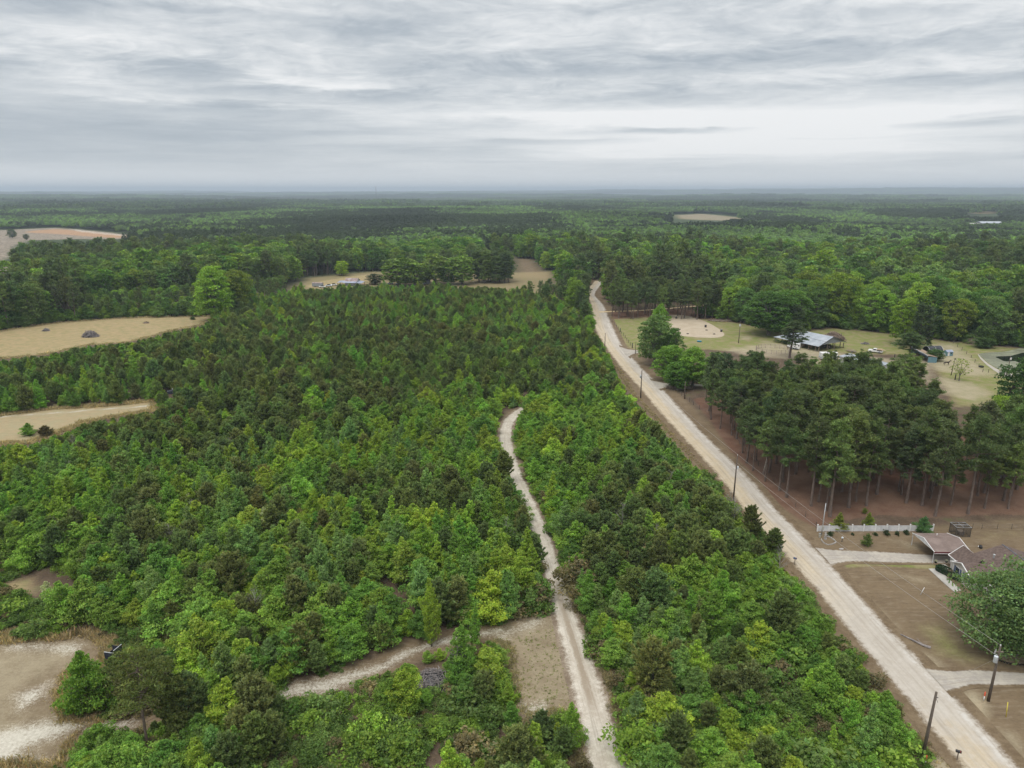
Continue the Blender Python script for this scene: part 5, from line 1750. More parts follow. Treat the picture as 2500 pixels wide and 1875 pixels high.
M_PALEWOOD = surf("fresh_lumber", (0.45, 0.34, 0.21), (0.62, 0.50, 0.34), 2, 0.85, stretch=(4, 1, 1))
M_SIDING = surf("vinyl_siding", (0.46, 0.44, 0.40), (0.57, 0.55, 0.51), 1, 0.6, stretch=(1, 1, 6))
M_GREYWALL = surf("grey_boards", (0.20, 0.22, 0.24), (0.32, 0.335, 0.35), 1, 0.8, stretch=(4, 4, 1))
M_SHINGLE = surf("brown_shingles", (0.092, 0.066, 0.055), (0.158, 0.117, 0.100), 2.2, 0.95, bump_k=0.4, stretch=(1, 1, 1))
M_DSHINGLE = surf("grey_shingles", (0.085, 0.095, 0.115), (0.15, 0.16, 0.185), 1.5, 0.9, bump_k=0.3)
M_BROWNMET = surf("brown_roof_panels", (0.190, 0.142, 0.122), (0.272, 0.212, 0.186), 0.5, 0.55, 0.1, 0.05)
M_MAROON = surf("maroon_trim", (0.11, 0.03, 0.035), (0.16, 0.05, 0.05), 1, 0.5)
M_CONC = surf("concrete", (0.36, 0.34, 0.31), (0.47, 0.45, 0.41), 0.8, 0.9, bump_k=0.15)
M_GLASS = surf("window_glass", (0.02, 0.025, 0.03), (0.05, 0.06, 0.07), 0.5, 0.12, spec=0.6)
M_SHUTTER = surf("blue_shutter", (0.07, 0.10, 0.17), (0.10, 0.14, 0.22), 1, 0.6)
M_BLUE = surf("blue_plastic", (0.03, 0.25, 0.42), (0.05, 0.36, 0.55), 2, 0.5)
M_TEAL = surf("blue_green_boards", (0.10, 0.20, 0.25), (0.16, 0.28, 0.33), 1, 0.7, stretch=(1, 4, 1))
M_BLACKTARP = surf("black_tarp", (0.02, 0.022, 0.026), (0.075, 0.08, 0.09), 0.8, 0.6)
M_DKBLUE = surf("dark_blue_boards", (0.018, 0.020, 0.032), (0.040, 0.046, 0.070), 2, 0.6, stretch=(1, 1, 3))
M_REDB = surf("red_brown_floor", (0.13, 0.055, 0.04), (0.20, 0.09, 0.065), 2, 0.8)
M_ORANGE = surf("orange_cap", (0.62, 0.09, 0.04), (0.75, 0.13, 0.06), 3, 0.6)
M_YELLOW = surf("yellow_guard", (0.62, 0.52, 0.05), (0.75, 0.64, 0.10), 3, 0.6)
M_STICK = surf("dead_branches", (0.15, 0.13, 0.125), (0.33, 0.30, 0.29), 2, 0.95)
M_STICKB = surf("brown_dead_branches", (0.16, 0.11, 0.08), (0.33, 0.26, 0.21), 2, 0.95)
M_GRAVEL = surf("blue_grey_gravel", (0.17, 0.185, 0.21), (0.29, 0.305, 0.33), 6, 0.95, bump_k=0.6)
M_HORSE = surf("horse_coat", (0.018, 0.012, 0.010), (0.045, 0.028, 0.022), 3, 0.5)
M_WIRE = surf("wire", (0.10, 0.10, 0.10), (0.20, 0.20, 0.20), 3, 0.5, 0.5, 0.0)
M_CABLE = surf("pale_cable", (0.34, 0.32, 0.29), (0.45, 0.43, 0.39), 3, 0.5, 0.3, 0.0)
M_HAY = surf("roof_hay_brown", (0.25, 0.18, 0.12), (0.36, 0.28, 0.20), 1.5, 0.95)
M_STONE = surf("edging_stone", (0.30, 0.28, 0.27), (0.48, 0.46, 0.44), 2, 0.9)
M_GREYBIN = surf("dull_box", (0.33, 0.32, 0.28), (0.45, 0.44, 0.40), 2, 0.7)
V = Vector


def part(mb, name, mat, parent, **k):
    return mb.build(name, mat, parent, **k)


# ---- utility poles and wires
def pole(bx, by, ty, label, r=0.15, lean=None, xfmr=None, arm=False, top=None, mat=None, name="utility_pole", group=None):
    g = G(bx, by)
    h = VT(bx, by, ty)
    dx_ = 0.0 if lean is None else lean
    e = empty(name, g, 0, label, "utility pole" if name == "utility_pole" else "post", group)
    part(MB().tube([(0, 0, -0.3), (dx_ * 0.5, 0, h * 0.5), (dx_, 0, h)], [r * 1.2, r, r * 0.75], 10), "shaft", mat or M_POLE, e, smooth=True)
    if top:
        m = MB()
        m.lathe([(0.03, 0), (0.07, 0.02), (0.05, 0.08), (0.08, 0.12), (0.05, 0.2), (0.02, 0.26)], (dx_, 0, h), 8)
        part(m, "insulator", M_WHITE, e, smooth=True)
    if xfmr:
        z = h - xfmr
        m = MB().lathe([(0.2, -0.45), (0.24, -0.42), (0.24, 0.38), (0.25, 0.40), (0.2, 0.47), (0.06, 0.5)], (dx_ - 0.36, -0.12, z), 16)
        o = part(m, "transformer", M_XFMR, e, smooth=True)
        part(MB().lathe([(0.05, 0.45), (0.075, 0.5), (0.05, 0.58), (0.07, 0.62), (0.03, 0.72)], (dx_ - 0.36, -0.12, z), 8), "bushing", M_GREYP, o)
        part(MB().box(dx_ - 0.16, dx_ - 0.05, -0.16, -0.06, z - 0.25, z + 0.25), "bracket", M_DARK, e)
    if arm:
        part(MB().box(dx_ - 0.5, dx_ + 0.5, -0.06, 0.06, h - 0.85, h - 0.73), "crossarm", M_WOOD, e)
        part(MB().lathe([(0.05, 0), (0.08, 0.05), (0.05, 0.3), (0.03, 0.4)], (dx_ - 0.48, -0.02, h - 0.75), 8).box(dx_ - 0.62, dx_ - 0.5, -0.1, 0.02, h - 1.05, h - 0.65), "fuse_switch", M_GREYP, e)
    return e, V((g.x + dx_, g.y, h))


P1, t1 = pole(2249.6, 1859.5, 1689.7, "tall dark bare utility pole beside the bottom mailbox and orange-capped post", 0.17, 0.25)
part(MB().box(0.1, 0.55, -0.03, 0.03, t1.z - 0.75, t1.z - 0.68).tube([(0.3, 0, t1.z - 0.7), (0.55, -0.1, t1.z - 1.3)], 0.02, 5), "step_bolts", M_DARK, P1)
P2, t2 = pole(2412.5, 1711.6, 1577.8, "utility pole with a white transformer standing beside the lower driveway", 0.16, 0.12, 1.75, True, True)
P3, t3 = pole(1790.2, 1222, 1111.7, "utility pole with pale sand at its foot, across the road from the grove", 0.14, 0.05, None, False, True)
part(MB().lathe([(0.13, 0), (0.16, 0.04), (0.16, 0.5), (0.1, 0.56)], (0.34, 0, t3.z - 2.9), 12), "transformer", M_XFMR, P3, smooth=True)
P4, t4 = pole(1563.9, 972.4, 903.7, "utility pole with a small white transformer at the roadside above the thicket", 0.16, 0.0, 2.0, False, True)
P5, t5 = pole(1476.4, 852, 813, "slim far utility pole at the roadside before the woods", 0.14, 0.0, None, False, True)
P6, t6 = pole(1803, 837.4, 784.4, "farmyard pole with a lamp between the arena and the forked oak", 0.14, 0.1)
part(MB().box(-0.25, 0.35, -0.1, 0.1, t6.z - 2.1, t6.z - 1.2), "meter_box", M_XFMR, P6, bevel=0.03)
P7, t7 = pole(2457, 921, 869.2, "thin pole with a lamp standing by the algae pond", 0.12, 0.1)
part(MB().box(0.02, 0.62, -0.12, 0.12, t7.z - 1.4, t7.z - 0.6), "lamp", M_WHITE, P7, bevel=0.05)
P8, t8 = pole(2321.8, 916.2, 877.1, "leaning farmyard pole beside the airy pale sapling", 0.12, 0.45)
part(MB().box(0.3, 0.7, -0.15, 0.15, t8.z - 0.1, t8.z + 0.35), "lamp", M_DARK, P8, bevel=0.05)
P9, t9 = pole(1670.7, 973.6, 931.4, "short utility pole behind the wire fence by the sandy drive", 0.13, 0.0)
P11, t11 = pole(1551, 864, 835, "thin post-like pole before the grey-green roadside hardwoods", 0.11, 0.0)
P10, t10 = pole(2005.3, 1307, 1228.5, "slim pale steel pole at the road end of the white fence", 0.085, 0.1, mat=M_GREYP)
part(MB().box(-0.06, 0.3, -0.12, 0.02, 1.2, 1.9), "meter_box", M_GREYBIN, P10, bevel=0.02)


def wire(name, a, b, sag, label, r=0.02, n=18, group="overhead wires along the gravel road", mat=None):
    pts = [tuple(a.lerp(b, i / n) - V((0, 0, 4 * sag * (i / n) * (1 - i / n)))) for i in range(n + 1)]
    o = MB().tube(pts, r, 5).build(name, mat or M_CABLE, smooth=True)
    return tag(o, label, "wire", group)


wire("power_line", t3 + V((0, 0, 0.2)), t2 + V((-0.1, 0, 0.2)), 0.7, "upper overhead wire from the sandy-footed pole to the white-transformer pole")
wire("power_line", t3 + V((0, 0, -1.6)), t2 + V((-0.1, 0, -1.4)), 0.8, "lower overhead wire from the sandy-footed pole to the white-transformer pole", 0.022)
wire("power_line", t4 + V((0, 0, 0.2)), t3 + V((0, 0, 0.2)), 0.8, "overhead wire running above the road beside the thicket")
wire("power_line", t5 + V((0, 0, 0.2)), t4 + V((0, 0, 0.2)), 0.8, "far overhead wire between the two distant roadside poles", 0.018)
gw = G(2395, 1640)
wire("guy_wire", t2 + V((0, 0, -1.6)), V((gw.x - 1.6, gw.y, 0)), 0.0, "pale guy wire slanting from the white-transformer pole to the drive's edge", 0.014, 2, None)
gy1, gy2 = G(2452, 1711), G(2456, 1752)
g_ = empty("guy_guard", G(2456, 1751), 0, "thin yellow guy guard standing in the bottom-right grass", "guy guard")
part(MB().tube([(0, 0, 0), (-0.12, 0.05, 2.1)], 0.045, 8), "sleeve", M_YELLOW, g_, smooth=True)

for (bx, by, s, lab) in ((2401, 1711, 1.0, "white marker post with an orange cap by the white-transformer pole"), (2258, 1868, 1.0, "white marker post with an orange cap at the foot of the bottom pole")):
    e = empty("marker_post", G(bx, by), 0, lab, "marker post", "orange-capped marker posts")
    part(MB().tube([(0, 0, 0), (0.02, 0, 0.75)], 0.06, 10), "post", M_WHITE, e, smooth=True)
    part(MB().lathe([(0.075, 0.72), (0.08, 0.75), (0.08, 1.25), (0.05, 1.32), (0.01, 1.34)], (0.02, 0, 0), 10), "cap", M_ORANGE, e, smooth=True)


def mailbox(bx, by, rz, mat, label):
    e = empty("mailbox", G(bx, by), rz, label, "mailbox", "roadside mailboxes")
    part(MB().box(-0.05, 0.05, -0.05, 0.05, 0, 1.1), "post", M_WOOD, e)
    m = MB()
    out = [(0.13 * math.cos(t), 0.13 * math.sin(t) + 0.16) for t in np.linspace(0, math.pi, 9)] + [(-0.13, 0), (0.13, 0)]
    b = [(-0.28, y, z + 1.1) for y, z in out]
    f = [(0.28, y, z + 1.1) for y, z in out]
    m.face(b[::-1]); m.face(f)
    for i in range(len(b)):
        j = (i + 1) % len(b)
        m.face([b[i], b[j], f[j], f[i]])
    o = part(m, "box", mat, e)
    part(MB().box(0.15, 0.18, -0.15, -0.135, 1.25, 1.5), "flag", M_ORANGE, e)
    return e


mailbox(1950 + 1553 / 4.022, 1550 + 1232 / 4.022, R(-25), M_DARK, "black mailbox on a post by the sandy bottom end of the road")
mailbox(1200 + 2045 / 2.765, 950 + 1185 / 2.765, R(-35), M_BLUE if False else M_SHUTTER, "blue mailbox half hidden by bushes at the left side of the road")

# ---- white vinyl fence with its shrubs, the service corner
f0, f1 = G(1995, 1297), G(2277, 1296.5)
fe = empty("vinyl_fence", f0, 0, "low white vinyl fence between the yard and the pine grove", "fence")
fd = (f1 - f0); Lf = fd.length; fe.rotation_euler.z = math.atan2(fd.y, fd.x)
npst = 11
for i in range(npst):
    x = Lf * i / (npst - 1)
    part(MB().box(x - 0.09, x + 0.09, -0.09, 0.09, 0, 1.35).box(x - 0.11, x + 0.11, -0.11, 0.11, 1.35, 1.42), "post", M_WHITE, fe)
    if i < npst - 1:
        xa, xb = x + 0.09, Lf * (i + 1) / (npst - 1) - 0.09
        m = MB().box(xa, xb, -0.025, 0.025, 0.06, 1.05)
        m.box(xa, xb, -0.04, 0.04, 1.05, 1.13).box(xa, xb, -0.04, 0.04, 0.02, 0.06)
        part(m, "panel", M_WHITE2, fe)
shrubs = [(2027, 1308, 0.62, "round dark shrub nearest the road end of the white fence"), (2081, 1306, 0.3, "tiny reddish-dark seedling bush below the white fence"), (2137, 1307, 0.42, "small dark bush in the middle of the fence row"),
          (2163, 1306, 0.7, "dense dark bush, roundest of the fence row"), (2189, 1306, 0.55, "dark green bush second from the carport"), (2213, 1304, 0.58, "dark bush nearest the carport along the white fence")]
for bx, by, r_, lab in shrubs:
    L_, w_ = bushy_tree(900 + bx, r_ * 1.5, r_, "round", 22, 70, 0.075, 0.05, 0.05, 0.2)
    e = empty("shrub", G(bx, by), 0, lab, "shrub", "shrubs in a row below the white fence")
    o = link("foliage", L_.mesh("shrub_foliage", LEAF), e); o["tint"] = [0.055, 0.085, 0.035]
    link("stem", mb_mesh(tubes_np(w_), "shrub_stem", BARK_G), e)
e = empty("utility_pedestal", G(2001, 1312), 0, "small grey utility pedestal left of the pale steel pole", "pedestal")
part(MB().box(-0.16, 0.16, -0.12, 0.12, 0, 0.75), "cabinet", M_GREYBIN, e, bevel=0.03)
part(MB().box(-0.19, 0.19, -0.15, 0.15, 0.75, 0.83), "lid", M_GREYP, e, bevel=0.02)
e = empty("stone_statue", G(2014.5, 1316), 0, "pale stone garden figure inside the edged bed by the road", "statue")
part(MB().box(-0.22, 0.22, -0.22, 0.22, 0, 0.18), "plinth", M_STONE, e, bevel=0.03)
part(MB().lathe([(0.17, 0.18), (0.22, 0.4), (0.16, 0.7), (0.2, 0.95), (0.08, 1.1), (0.12, 1.22), (0.1, 1.35), (0.02, 1.42)], n=12), "figure", M_STONE, e, smooth=True)
e = empty("bed_edging", (0, 0, 0), 0, "curved pale stone edging round the roadside flower bed", "edging")
pts = gp(Z(1980, 1240, 8.508, [(215, 650), (225, 690), (270, 735), (340, 772), (420, 765), (500, 735), (520, 715), (470, 660), (400, 615), (330, 595)]))
m = MB()
for (ax, ay), (bx, by) in zip(pts[:-1], pts[1:]):
    k = max(2, int(math.hypot(bx - ax, by - ay) / 0.34))
    for i in range(k):
        x, y = ax + (bx - ax) * (i + .5) / k, ay + (by - ay) * (i + .5) / k
        a = math.atan2(by - ay, bx - ax)
        m.box(-0.14, 0.14, -0.07, 0.07, 0, 0.16, Matrix.Translation((x, y, 0)) @ Matrix.Rotation(a, 4, "Z"))
m.build("stones", M_STONE, e)
e = empty("garden_ball", G(2055.5, 1322), 0, "shiny pale gazing ball on a short stand in the front yard", "garden ornament")
part(MB().lathe([(0.12, 0), (0.05, 0.1), (0.05, 0.5), (0.12, 0.58)], n=10), "stand", M_DARK, e, smooth=True)
part(MB().lathe([(0.05, 0.56)] + [(0.2 * math.sin(t), 0.76 - 0.2 * math.cos(t)) for t in np.linspace(0.3, 3.0, 8)], n=14), "ball", M_XFMR, e, smooth=True)
wfp = (2053.5, 1341)
e = empty("flat_rock", G(*wfp), 0.3, "flat pale rock at the edge of the carport driveway", "rock")
part(MB().prism([(-0.45, -0.2), (0.3, -0.26), (0.5, 0.05), (0.2, 0.24), (-0.35, 0.2)], 0, 0.14), "stone", M_STONE, e, bevel=0.04)
e = empty("white_pipe", G(2251, 1452), 0, "thin white pipe standing slanted in the brown front lawn", "pipe")
part(MB().tube([(-0.25, 0, 0), (0.25, 0.1, 1.25)], 0.045, 8), "tube", M_WHITE, e, smooth=True)
e = empty("fallen_log", G(2240, 1570), R(-52), "pale fallen log lying along the ditch before the yard tree", "log")
part(MB().tube([(-2.4, 0.1, 0.1), (-0.8, 0, 0.13), (0.9, -0.1, 0.14), (1.7, 0.1, 0.15)], [0.07, 0.12, 0.17, 0.2], 9), "trunk", M_STICK, e, smooth=True)
part(MB().tube([(0.7, -0.1, 0.2), (-0.4, 0.5, 0.35)], [0.08, 0.02], 6), "branch", M_STICK, e, smooth=True)

# ---- carport, house, walk, kennel
e = empty("carport", (72.4, 110.2, 0), 0, "brown metal carport with a white-trimmed gable beside the house", "carport")
Lc, Wc, He, Hr = 6.2, 6.6, 2.3, 3.15
for y0, y1 in ((-0.15, Wc / 2), (Wc / 2, Wc + 0.15)):
    za, zb = (He, Hr) if y0 < 0 else (Hr, He)
    q = [(0, y0, za), (Lc, y0, za), (Lc, y1, zb), (0, y1, zb)]
    m = MB().slab(q, 0.05)
    for i in range(1, 14):                             # panel ribs
        t = i / 14
        y, z = y0 + (y1 - y0) * t, za + (zb - za) * t
        m.tube([(0.05, y, z + 0.01), (Lc - 0.05, y, z + 0.01)], 0.022, 4)
    part(m, "roof", M_BROWNMET, e)
part(MB().face([(-0.02, 0, He - 0.02), (-0.02, Wc, He - 0.02), (-0.02, Wc / 2, Hr - 0.06)]).face([(0.02, 0, He - 0.02), (0.02, Wc / 2, Hr - 0.06), (0.02, Wc, He - 0.02)]), "gable", M_WHITE2, e)
for x in (-0.03, Lc + 0.03):
    part(MB().tube([(x, -0.18, He), (x, Wc / 2, Hr + 0.02), (x, Wc + 0.18, He)], 0.06, 6), "trim", M_WHITE, e)
part(MB().box(0, Lc, -0.2, -0.12, He - 0.3, He - 0.02), "fascia", M_MAROON, e)
part(MB().box(0, Lc, -0.24, -0.2, He - 0.36, He - 0.29), "gutter", M_WHITE, e)
for x in (0.05, Lc / 2, Lc - 0.05):
    for y in (0.0, Wc):
        part(MB().box(x - 0.04, x + 0.04, y - 0.04, y + 0.04, 0, He), "leg", M_WHITE2, e)
part(MB().lathe([(0.07, 0), (0.07, 0.35), (0.1, 0.37), (0.02, 0.45)], (Lc * 0.55, Wc * 0.78, 2.62), 10), "vent_pipe", M_WHITE, e)

h = empty("house", (73.2, 92.0, 0), 0, "low pale house with a brown shingle roof behind the yard tree", "house")


def gable(m, x0, x1, y0, y1, ze, zr, axis, t=0.12, ov=0.4):
    """two roof slabs with the ridge along 'x' or 'y'"""
    if axis == "y":
        c = (x0 + x1) / 2
        k = (zr - ze) / (c - x0)
        m.slab([(x0 - ov, y0 - ov, ze - ov * k), (c, y0 - ov, zr), (c, y1 + ov, zr), (x0 - ov, y1 + ov, ze - ov * k)], t)
        m.slab([(c, y0 - ov, zr), (x1 + ov, y0 - ov, ze - ov * k), (x1 + ov, y1 + ov, ze - ov * k), (c, y1 + ov, zr)], t)
    else:
        c = (y0 + y1) / 2
        k = (zr - ze) / (c - y0)
        m.slab([(x0 - ov, y0 - ov, ze - ov * k), (x1 + ov, y0 - ov, ze - ov * k), (x1 + ov, c, zr), (x0 - ov, c, zr)], t)
        m.slab([(x0 - ov, c, zr), (x1 + ov, c, zr), (x1 + ov, y1 + ov, ze - ov * k), (x0 - ov, y1 + ov, ze - ov * k)], t)
    return m


wl = MB()
def walls(x0, x1, y0, y1, ze, zr, axis):
    if axis == "y":
        pent = [(x0, ze), (x0, 0), (x1, 0), (x1, ze), ((x0 + x1) / 2, zr - 0.14)]
        a = [(p[0], y0, p[1]) for p in pent]; b = [(p[0], y1, p[1]) for p in pent]
    else:
        pent = [(y0, ze), (y0, 0), (y1, 0), (y1, ze), ((y0 + y1) / 2, zr - 0.14)]
        a = [(x0, p[0], p[1]) for p in pent]; b = [(x1, p[0], p[1]) for p in pent]
    wl.face(a); wl.face(b[::-1])
    for i in (0, 1, 2):
        wl.face([a[i], b[i], b[i + 1], a[i + 1]])


walls(2.0, 15.4, 0.0, 15.2, 2.6, 5.0, "y")             # main block
walls(1.4, 5.0, 13.2, 16.7, 2.55, 3.9, "y")            # small gable at the carport end
walls(0.4, 6.5, 9.6, 14.4, 2.5, 3.5, "x")              # front wing towards the road
part(wl, "wall", M_SIDING, h)
part(gable(MB(), 2.0, 15.4, 0.0, 15.2, 2.62, 5.0, "y"), "roof", M_SHINGLE, h, )
part(gable(MB(), 1.4, 5.2, 12.4, 16.7, 2.58, 4.05, "y", ov=0.35), "roof", M_SHINGLE, h)
part(gable(MB(), 0.4, 6.8, 9.6, 14.4, 2.52, 3.55, "x", ov=0.38), "roof", M_SHINGLE, h)
part(MB().box(8.62, 8.78, -0.4, 15.6, 4.99, 5.05), "ridge_cap", M_DSHINGLE, h)
tr = MB()
tr.tube([(1.0, 12.0, 2.28), (1.0, 17.08, 2.28)], 0.07, 6).tube([(1.03, 17.1, 2.3), (3.3, 17.1, 4.03), (5.55, 17.1, 2.3)], 0.07, 6)
tr.tube([(-0.02, 9.2, 2.3), (-0.02, 12.0, 3.52), (-0.02, 14.8, 2.34)], 0.08, 6).tube([(0, 14.82, 2.33), (6.5, 14.82, 2.33)], 0.07, 6)
tr.tube([(1.6, -0.4, 2.45), (1.6, 9.2, 2.45)], 0.07, 6)
part(tr, "trim", M_WHITE, h)
for (y, wdt) in ((13.2, 0.9), (10.9, 0.9)):
    f = part(MB().box(0.34, 0.42, y - wdt / 2 - 0.08, y + wdt / 2 + 0.08, 0.92, 2.08), "window", M_WHITE, h)
    part(MB().box(0.30, 0.36, y - wdt / 2, y + wdt / 2, 1.0, 2.0), "pane", M_GLASS, f)
    for s in (-1, 1):
        part(MB().box(0.33, 0.39, y + s * (wdt / 2 + 0.28) - 0.18, y + s * (wdt / 2 + 0.28) + 0.18, 0.95, 2.05), "shutter", M_SHUTTER, f)
for (y, wdt) in ((2.5, 1.4), (6.5, 1.4)):
    f = part(MB().box(1.94, 2.03, y - wdt / 2 - 0.08, y + wdt / 2 + 0.08, 0.92, 2.08), "window", M_WHITE, h)
    part(MB().box(1.90, 1.96, y - wdt / 2, y + wdt / 2, 1.0, 2.0), "pane", M_GLASS, f)
d_ = part(MB().box(1.34, 1.42, 15.0, 15.95, 0.05, 2.05), "door", M_WHITE, h)
part(MB().lathe([(0.02, 0), (0.04, 0.02), (0.04, 0.05), (0.01, 0.07)], (1.3, 15.12, 1.0), 8), "handle", M_DARK, d_)
part(MB().lathe([(0.12, -0.3), (0.12, 0.2), (0.2, 0.24), (0.18, 0.34), (0.02, 0.4)], (5.6, 12.8, 4.35), 10), "roof_vent", M_GREYP, h)
part(MB().lathe([(0.05, -0.3), (0.05, 0.4)], (4.9, 9.0, 3.8), 8), "vent_pipe", M_WHITE, h)

WALK = Z(2180, 1260, 6.9125, [(600, 893), (760, 890), (1010, 1130), (1150, 1260), (1040, 1290), (900, 1170)])
tag(MB().prism([p for p in gp(WALK)][::-1] if False else gp(WALK), 0.0, 0.09).build("walkway", M_CONC), "concrete front walk along the brown lawn", "walkway", kind="structure")
tag(MB().prism(gp(Z(2180, 1260, 6.9125, [(765, 835), (800, 822), (880, 822), (960, 890), (880, 925), (780, 880)])), 0.0, 0.11).build("front_step_path", M_CONC), "pale concrete pad between the front walk and the house", "path", kind="structure")
e = empty("hedge", G(2180 + 960 / 6.9125, 1260 + 1010 / 6.9125), R(-62), "clipped dark green hedge along the front walk", "hedge")
g9 = np.random.default_rng(5)
L_ = Leaves()
nn = 5200
u_ = unit(g9.normal(size=(nn, 3)))
c_ = np.sign(u_) * np.abs(u_) ** 0.5 * np.array([2.3, 0.75, 0.55]) * g9.uniform(0.9, 1.03, (nn, 1)) + np.array([0, 0, 0.6])
c_[:, 2] = np.maximum(c_[:, 2], 0.04)
a_, b_ = leaf_dirs(g9, nn, 0.2)
L_.add(c_, a_ * 0.09, b_ * 0.06, tones(g9, nn, 1, 0.2))
o = link("foliage", L_.mesh("hedge_foliage", LEAF), e); o["tint"] = [0.040, 0.078, 0.036]
part(MB().tube([(-1.6, 0, 0), (-1.6, 0, 0.5)], 0.05, 6).tube([(0, 0, 0), (0, 0, 0.5)], 0.05, 6).tube([(1.6, 0, 0), (1.6, 0, 0.5)], 0.05, 6), "stems", BARK_G, e)
for bx, by, lab in ((2284, 1375, "flower pot with white blooms at the carport's front leg"), (2310, 1374, "flower pot with white blooms nearer the house door")):
    e = empty("flower_pot", G(bx, by), 0, lab, "flower pot", "white flower pots by the carport")
    part(MB().lathe([(0.13, 0), (0.2, 0.3), (0.22, 0.32), (0.2, 0.36), (0.16, 0.34)], n=12), "pot", M_DARK, e, smooth=True)
    L_ = Leaves(); q = unit(g9.normal(size=(140, 3))); q[:, 2] = np.abs(q[:, 2])
    aa, bb = leaf_dirs(g9, 140, 0.2)
    L_.add(q * 0.22 + np.array([0, 0, 0.42]), aa * 0.06, bb * 0.05, tones(g9, 140, 1, 0.1))
    o = link("blooms", L_.mesh("blooms", LEAF), e); o["tint"] = [0.62, 0.60, 0.52]
e = empty("dog_kennel", (82.3, 120.0, 0), R(-2), "dark wire dog kennel with a pale pipe-framed top behind the carport", "kennel")
fr = MB()
Kx, Ky, Kz = 2.7, 2.1, 1.85
for z in (0.05, Kz):
    fr.tube([(0, 0, z), (Kx, 0, z), (Kx, Ky, z), (0, Ky, z), (0, 0, z)], 0.03, 6)
for x in (0, Kx / 2, Kx):
    for y in (0, Ky):
        fr.tube([(x, y, 0), (x, y, Kz)], 0.03, 6)
part(fr, "frame", M_DARK, e)
part(MB().tube([(0, 0, Kz + 0.06), (Kx, 0, Kz + 0.06), (Kx, Ky, Kz + 0.06), (0, Ky, Kz + 0.06), (0, 0, Kz + 0.06)], 0.05, 6).tube([(0, Ky / 2, Kz + 0.06), (Kx, Ky / 2, Kz + 0.06)], 0.05, 6).tube([(Kx / 2, 0, Kz + 0.06), (Kx / 2, Ky, Kz + 0.06)], 0.04, 6), "top_rail", M_GREYP, e)
ms = MB()
for i in range(1, 27):
    x = Kx * i / 27
    for y in (0, Ky):
        ms.tube([(x, y, 0.05), (x, y, Kz)], 0.011, 3)
    ms.tube([(x, 0, Kz), (x, Ky, Kz)], 0.011, 3)
for i in range(1, 22):
    y = Ky * i / 22
    for x in (0, Kx):
        ms.tube([(x, y, 0.05), (x, y, Kz)], 0.011, 3)
for i in range(1, 14):
    z = Kz * i / 14
    ms.tube([(0, 0, z), (Kx, 0, z), (Kx, Ky, z), (0, Ky, z), (0, 0, z)], 0.011, 3)
part(ms, "mesh", M_DARK, e)
part(MB().box(0.9, 2.0, 0.5, 1.5, 0, 0.8), "dog_house", M_WOOD, e, bevel=0.03)
e = empty("tyre_bed", G(2180 + 2040 / 6.9125, 1480 + 880 / 6.9125), 0, "ring of half-buried tyres edging the bed under the yard tree", "flower bed")
m = MB()
for i in range(40):
    a = 2 * math.pi * i / 40
    cx_, cy_ = 2.6 * math.cos(a), 1.5 * math.sin(a)
    m.tube([(cx_ + 0.16 * math.cos(q) * -math.sin(a), cy_ + 0.16 * math.cos(q) * math.cos(a), max(0.0, 0.05 + 0.2 * math.sin(q))) for q in np.linspace(-0.2, 3.34, 7)], 0.06, 5)
part(m, "edging", M_TIRE, e)
part(MB().lathe([(2.35, 0.0), (2.0, 0.06), (0.5, 0.1), (0.01, 0.1)], n=28), "soil", M_HAY, e, smooth=True).scale = (1, 0.58, 1)
e = empty("bucket", G(2394, 1340), R(60), "small black tub lying with a white lid behind the house", "tub")
part(MB().tube([(0, 0, 0.25), (0.55, 0, 0.25)], [0.26, 0.3], 12), "tub", M_DARK, e, smooth=True)
part(MB().lathe([(0.27, 0), (0.28, 0.02), (0.1, 0.05)], (0.95, 0.1, 0), 12), "lid", M_WHITE, e)

# ---- brush heaps
def heap(name, bx, by, rx, ry, hz_, n_, mat, label, long_=0.9, thick=0.05, seed=1, cat="brush pile", group=None):
    g = np.random.default_rng(seed)
    e = empty(name, G(bx, by), 0, label, cat, group)
    core = MB()
    for i in range(n_):
        a = g.random() * 6.28
        r = math.sqrt(g.random())
        c = np.array([rx * r * math.cos(a), ry * r * math.sin(a), 0])
        top = hz_ * (1 - r ** 2) ** 0.7
        c[2] = top * g.uniform(0.55, 1.02)
        d = unit(np.array([-math.sin(a), math.cos(a), 0]) * g.normal(0, 1) + np.array([math.cos(a), math.sin(a), -0.6]) * g.normal(0, 0.7) + g.normal(0, 0.25, 3))
        l = long_ * g.uniform(0.4, 1.2)
        p = [c - d * l / 2, c + g.normal(0, 0.06, 3), c + d * l / 2]
        for q in p:
            q[2] = max(q[2], 0.02)
        core.tube([tuple(q) for q in p], [thick * g.uniform(0.5, 1.2), thick * 0.8, thick * 0.4], 4, caps=False)
    part(core, "branches", mat, e)
    part(MB().lathe([(0.98, 0.0), (0.85, 0.3), (0.55, 0.62), (0.25, 0.78), (0.02, 0.82)], n=18), "debris", M_DARK if mat is M_STICK else M_WOOD, e, smooth=True).scale = (rx, ry, hz_)
    return e


